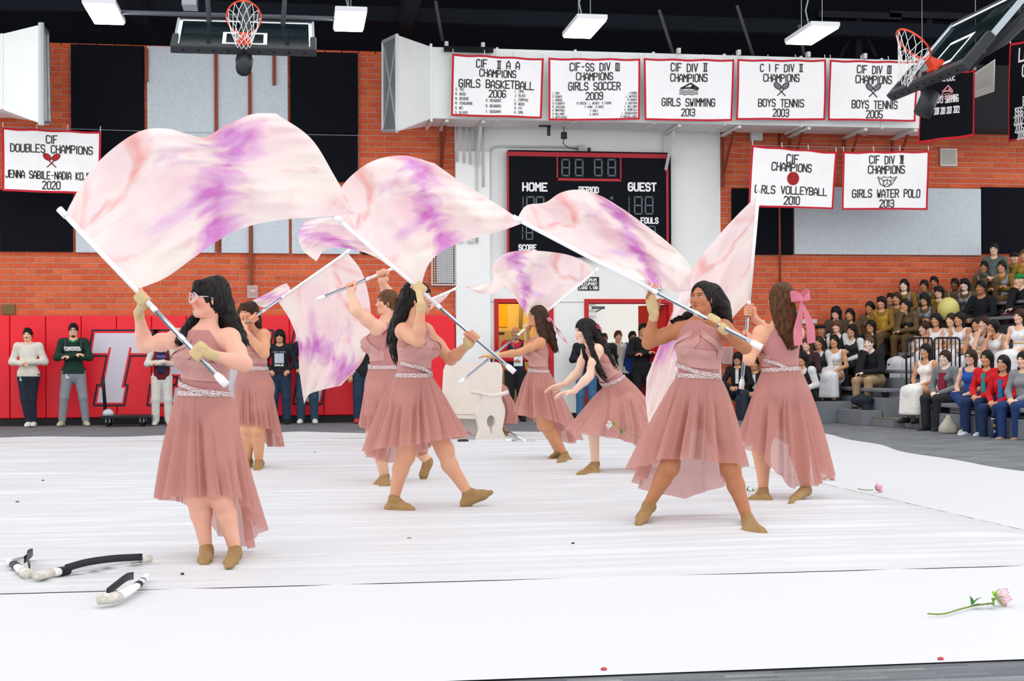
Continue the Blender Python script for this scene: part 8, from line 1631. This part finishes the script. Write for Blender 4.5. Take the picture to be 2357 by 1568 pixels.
stand(170, 981, 186, 1.78, 'stand_wide', 'm', 'l', ('short', 'k'), ('long', 'long', '#16332a'), ('slim', '#8b8e94'), 'bearded man in a dark green sweater with arms folded', None, (gl, ('ell', 'beard', (0, 0.058, -0.103), (0.040, 0.034, 0.024), MU), badge, ('text', 'COYOTES', 0.0, 1.265, 0.175, 0.055, 0.72, 0.26, inkw, -0.35), ('tube', 'collar', [(0.07, 0.06, 1.44), (0, 0.12, 1.40), (-0.07, 0.06, 1.44)], 0.018, '#2f8f4a'), ('tube', 'backpack_strap', [(0.12, 0.02, 1.47), (0.125, 0.12, 1.38), (0.125, 0.165, 1.24)], 0.016, '#3b3d40'), ('tube', 'backpack_strap', [(-0.12, 0.02, 1.47), (-0.125, 0.12, 1.38), (-0.125, 0.165, 1.24)], 0.016, '#3b3d40')), shoe='#b9b59a', Y=25.45)
stand(373, 979, 182, 1.60, 'stand_fold', 'f', 'l', ('long', 'k'), ('long', 'long', '#d9d5cc'), ('wide', '#dad7cf'), 'person in a maroon varsity jacket with cream sleeves, head behind the arm', ('#6b1424', False), (('box', 'shirt_front', (-0.075, 0.11, 0.98), (0.075, 0.19, 1.38), '#22233c'), ('text', 'VIVIII', 0.0, 1.26, 0.20, 0.05, 0.9, 0.2, M('ink_violet', '#7a6fd0', 0.7), 0)), Y=25.45)
stand(645, 975, 176, 1.66, 'stand_pocket', 'm', 'm', ('curly', 'k'), ('long', 'long', '#181b24'), ('wide', '#22364f'), 'man in a black hoodie with a white drumline print', None, (('text', 'DRUMLINE', 0.0, 1.06, 0.165, 0.032, 0.75, 0.22, inkw, 0), ('box', 'print', (-0.085, 0.14, 1.11), (0.085, 0.172, 1.29), '#b9c4cf'), ('text', '----- -----', 0.0, 1.30, 0.172, 0.03, 0.75, 0.3, inkw, 0)), shoe='#1b1b1d', Y=25.45)
stand(708, 974, 178, 1.70, 'stand_pocket', 'm', 'm', ('short', 'k'), ('long', 'long', '#1c1d22'), ('wide', '#2a4258'), 'person in jeans and white red sneakers behind the hanging white flag', shoe='#d8d3d3', Y=25.45)
stand(838, 973, 178, 1.68, 'stand_side', 'm', 'm', ('short', 'k'), ('long', 'long', '#d6d4cf'), ('wide', '#223a52'), 'person in black shirt and checked overshirt with keys, left of the braided dancer', ('#15171c', False), shoe='#c9343c', Y=25.45)
stand(1187, 975, 178, 1.72, 'stand_paper', 'm', 't', ('bald', 'k'), ('long', 'long', '#c0172a'), ('wide', '#16171b'), 'bald man in a red and navy jacket in the storeroom doorway holding paper', ('#1a2233', False), (('box', 'paper', (-0.10, 0.27, 1.0), (0.06, 0.275, 1.2), '#d7dfe6'), ('tube', 'lanyard', [(0.05, 0.09, 1.42), (0.03, 0.17, 1.15)], 0.006, '#3aa5b8')), shoe='#1b1b1d', Y=25.55)
stand(1350, 967, 170, 1.66, 'stand_fold', 'm', 'm', ('short', 'k'), ('long', 'long', '#151a26'), ('wide', '#3d6a92'), 'person in a navy sweatshirt and ripped jeans against the white wall', shoe='#8a8378', Y=25.55)
OG = 'people waiting outside the open doorway'
stand(1423, 962, 180, 1.68, 'stand_side', 'm', 'l', ('short', 'r'), ('long', 'long', '#22252c'), ('slim', '#17181c'), 'auburn haired boy with white collar in the bright doorway', None, (('box', 'shirt_front', (-0.04, 0.09, 1.22), (0.04, 0.125, 1.46), '#e6e6e6'),), group=OG, Y=27.2)
stand(1456, 962, 180, 1.66, 'stand_side', 'm', 'm', ('short', 'k'), white_t, ('slim', '#17181c'), 'boy in a blue and black varsity jacket with white sleeves in the doorway', ('#1b3d8f', False), group=OG, Y=26.9)
stand(1480, 964, 178, 1.80, 'stand_fold', 'm', 'm', ('short', 'k'), ('long', 'long', '#14161a'), ('slim', '#1a1b20'), 'tall boy in black jacket at the red door leaf', None, group=OG, Y=26.5)
stand(1390, 966, 182, 1.62, 'stand_side', 'm', 'm', ('short', 'b'), ('long', 'long', '#17181c'), ('slim', '#17181c'), 'person in black in the doorway behind the running dancer', None, group=OG, Y=26.8)
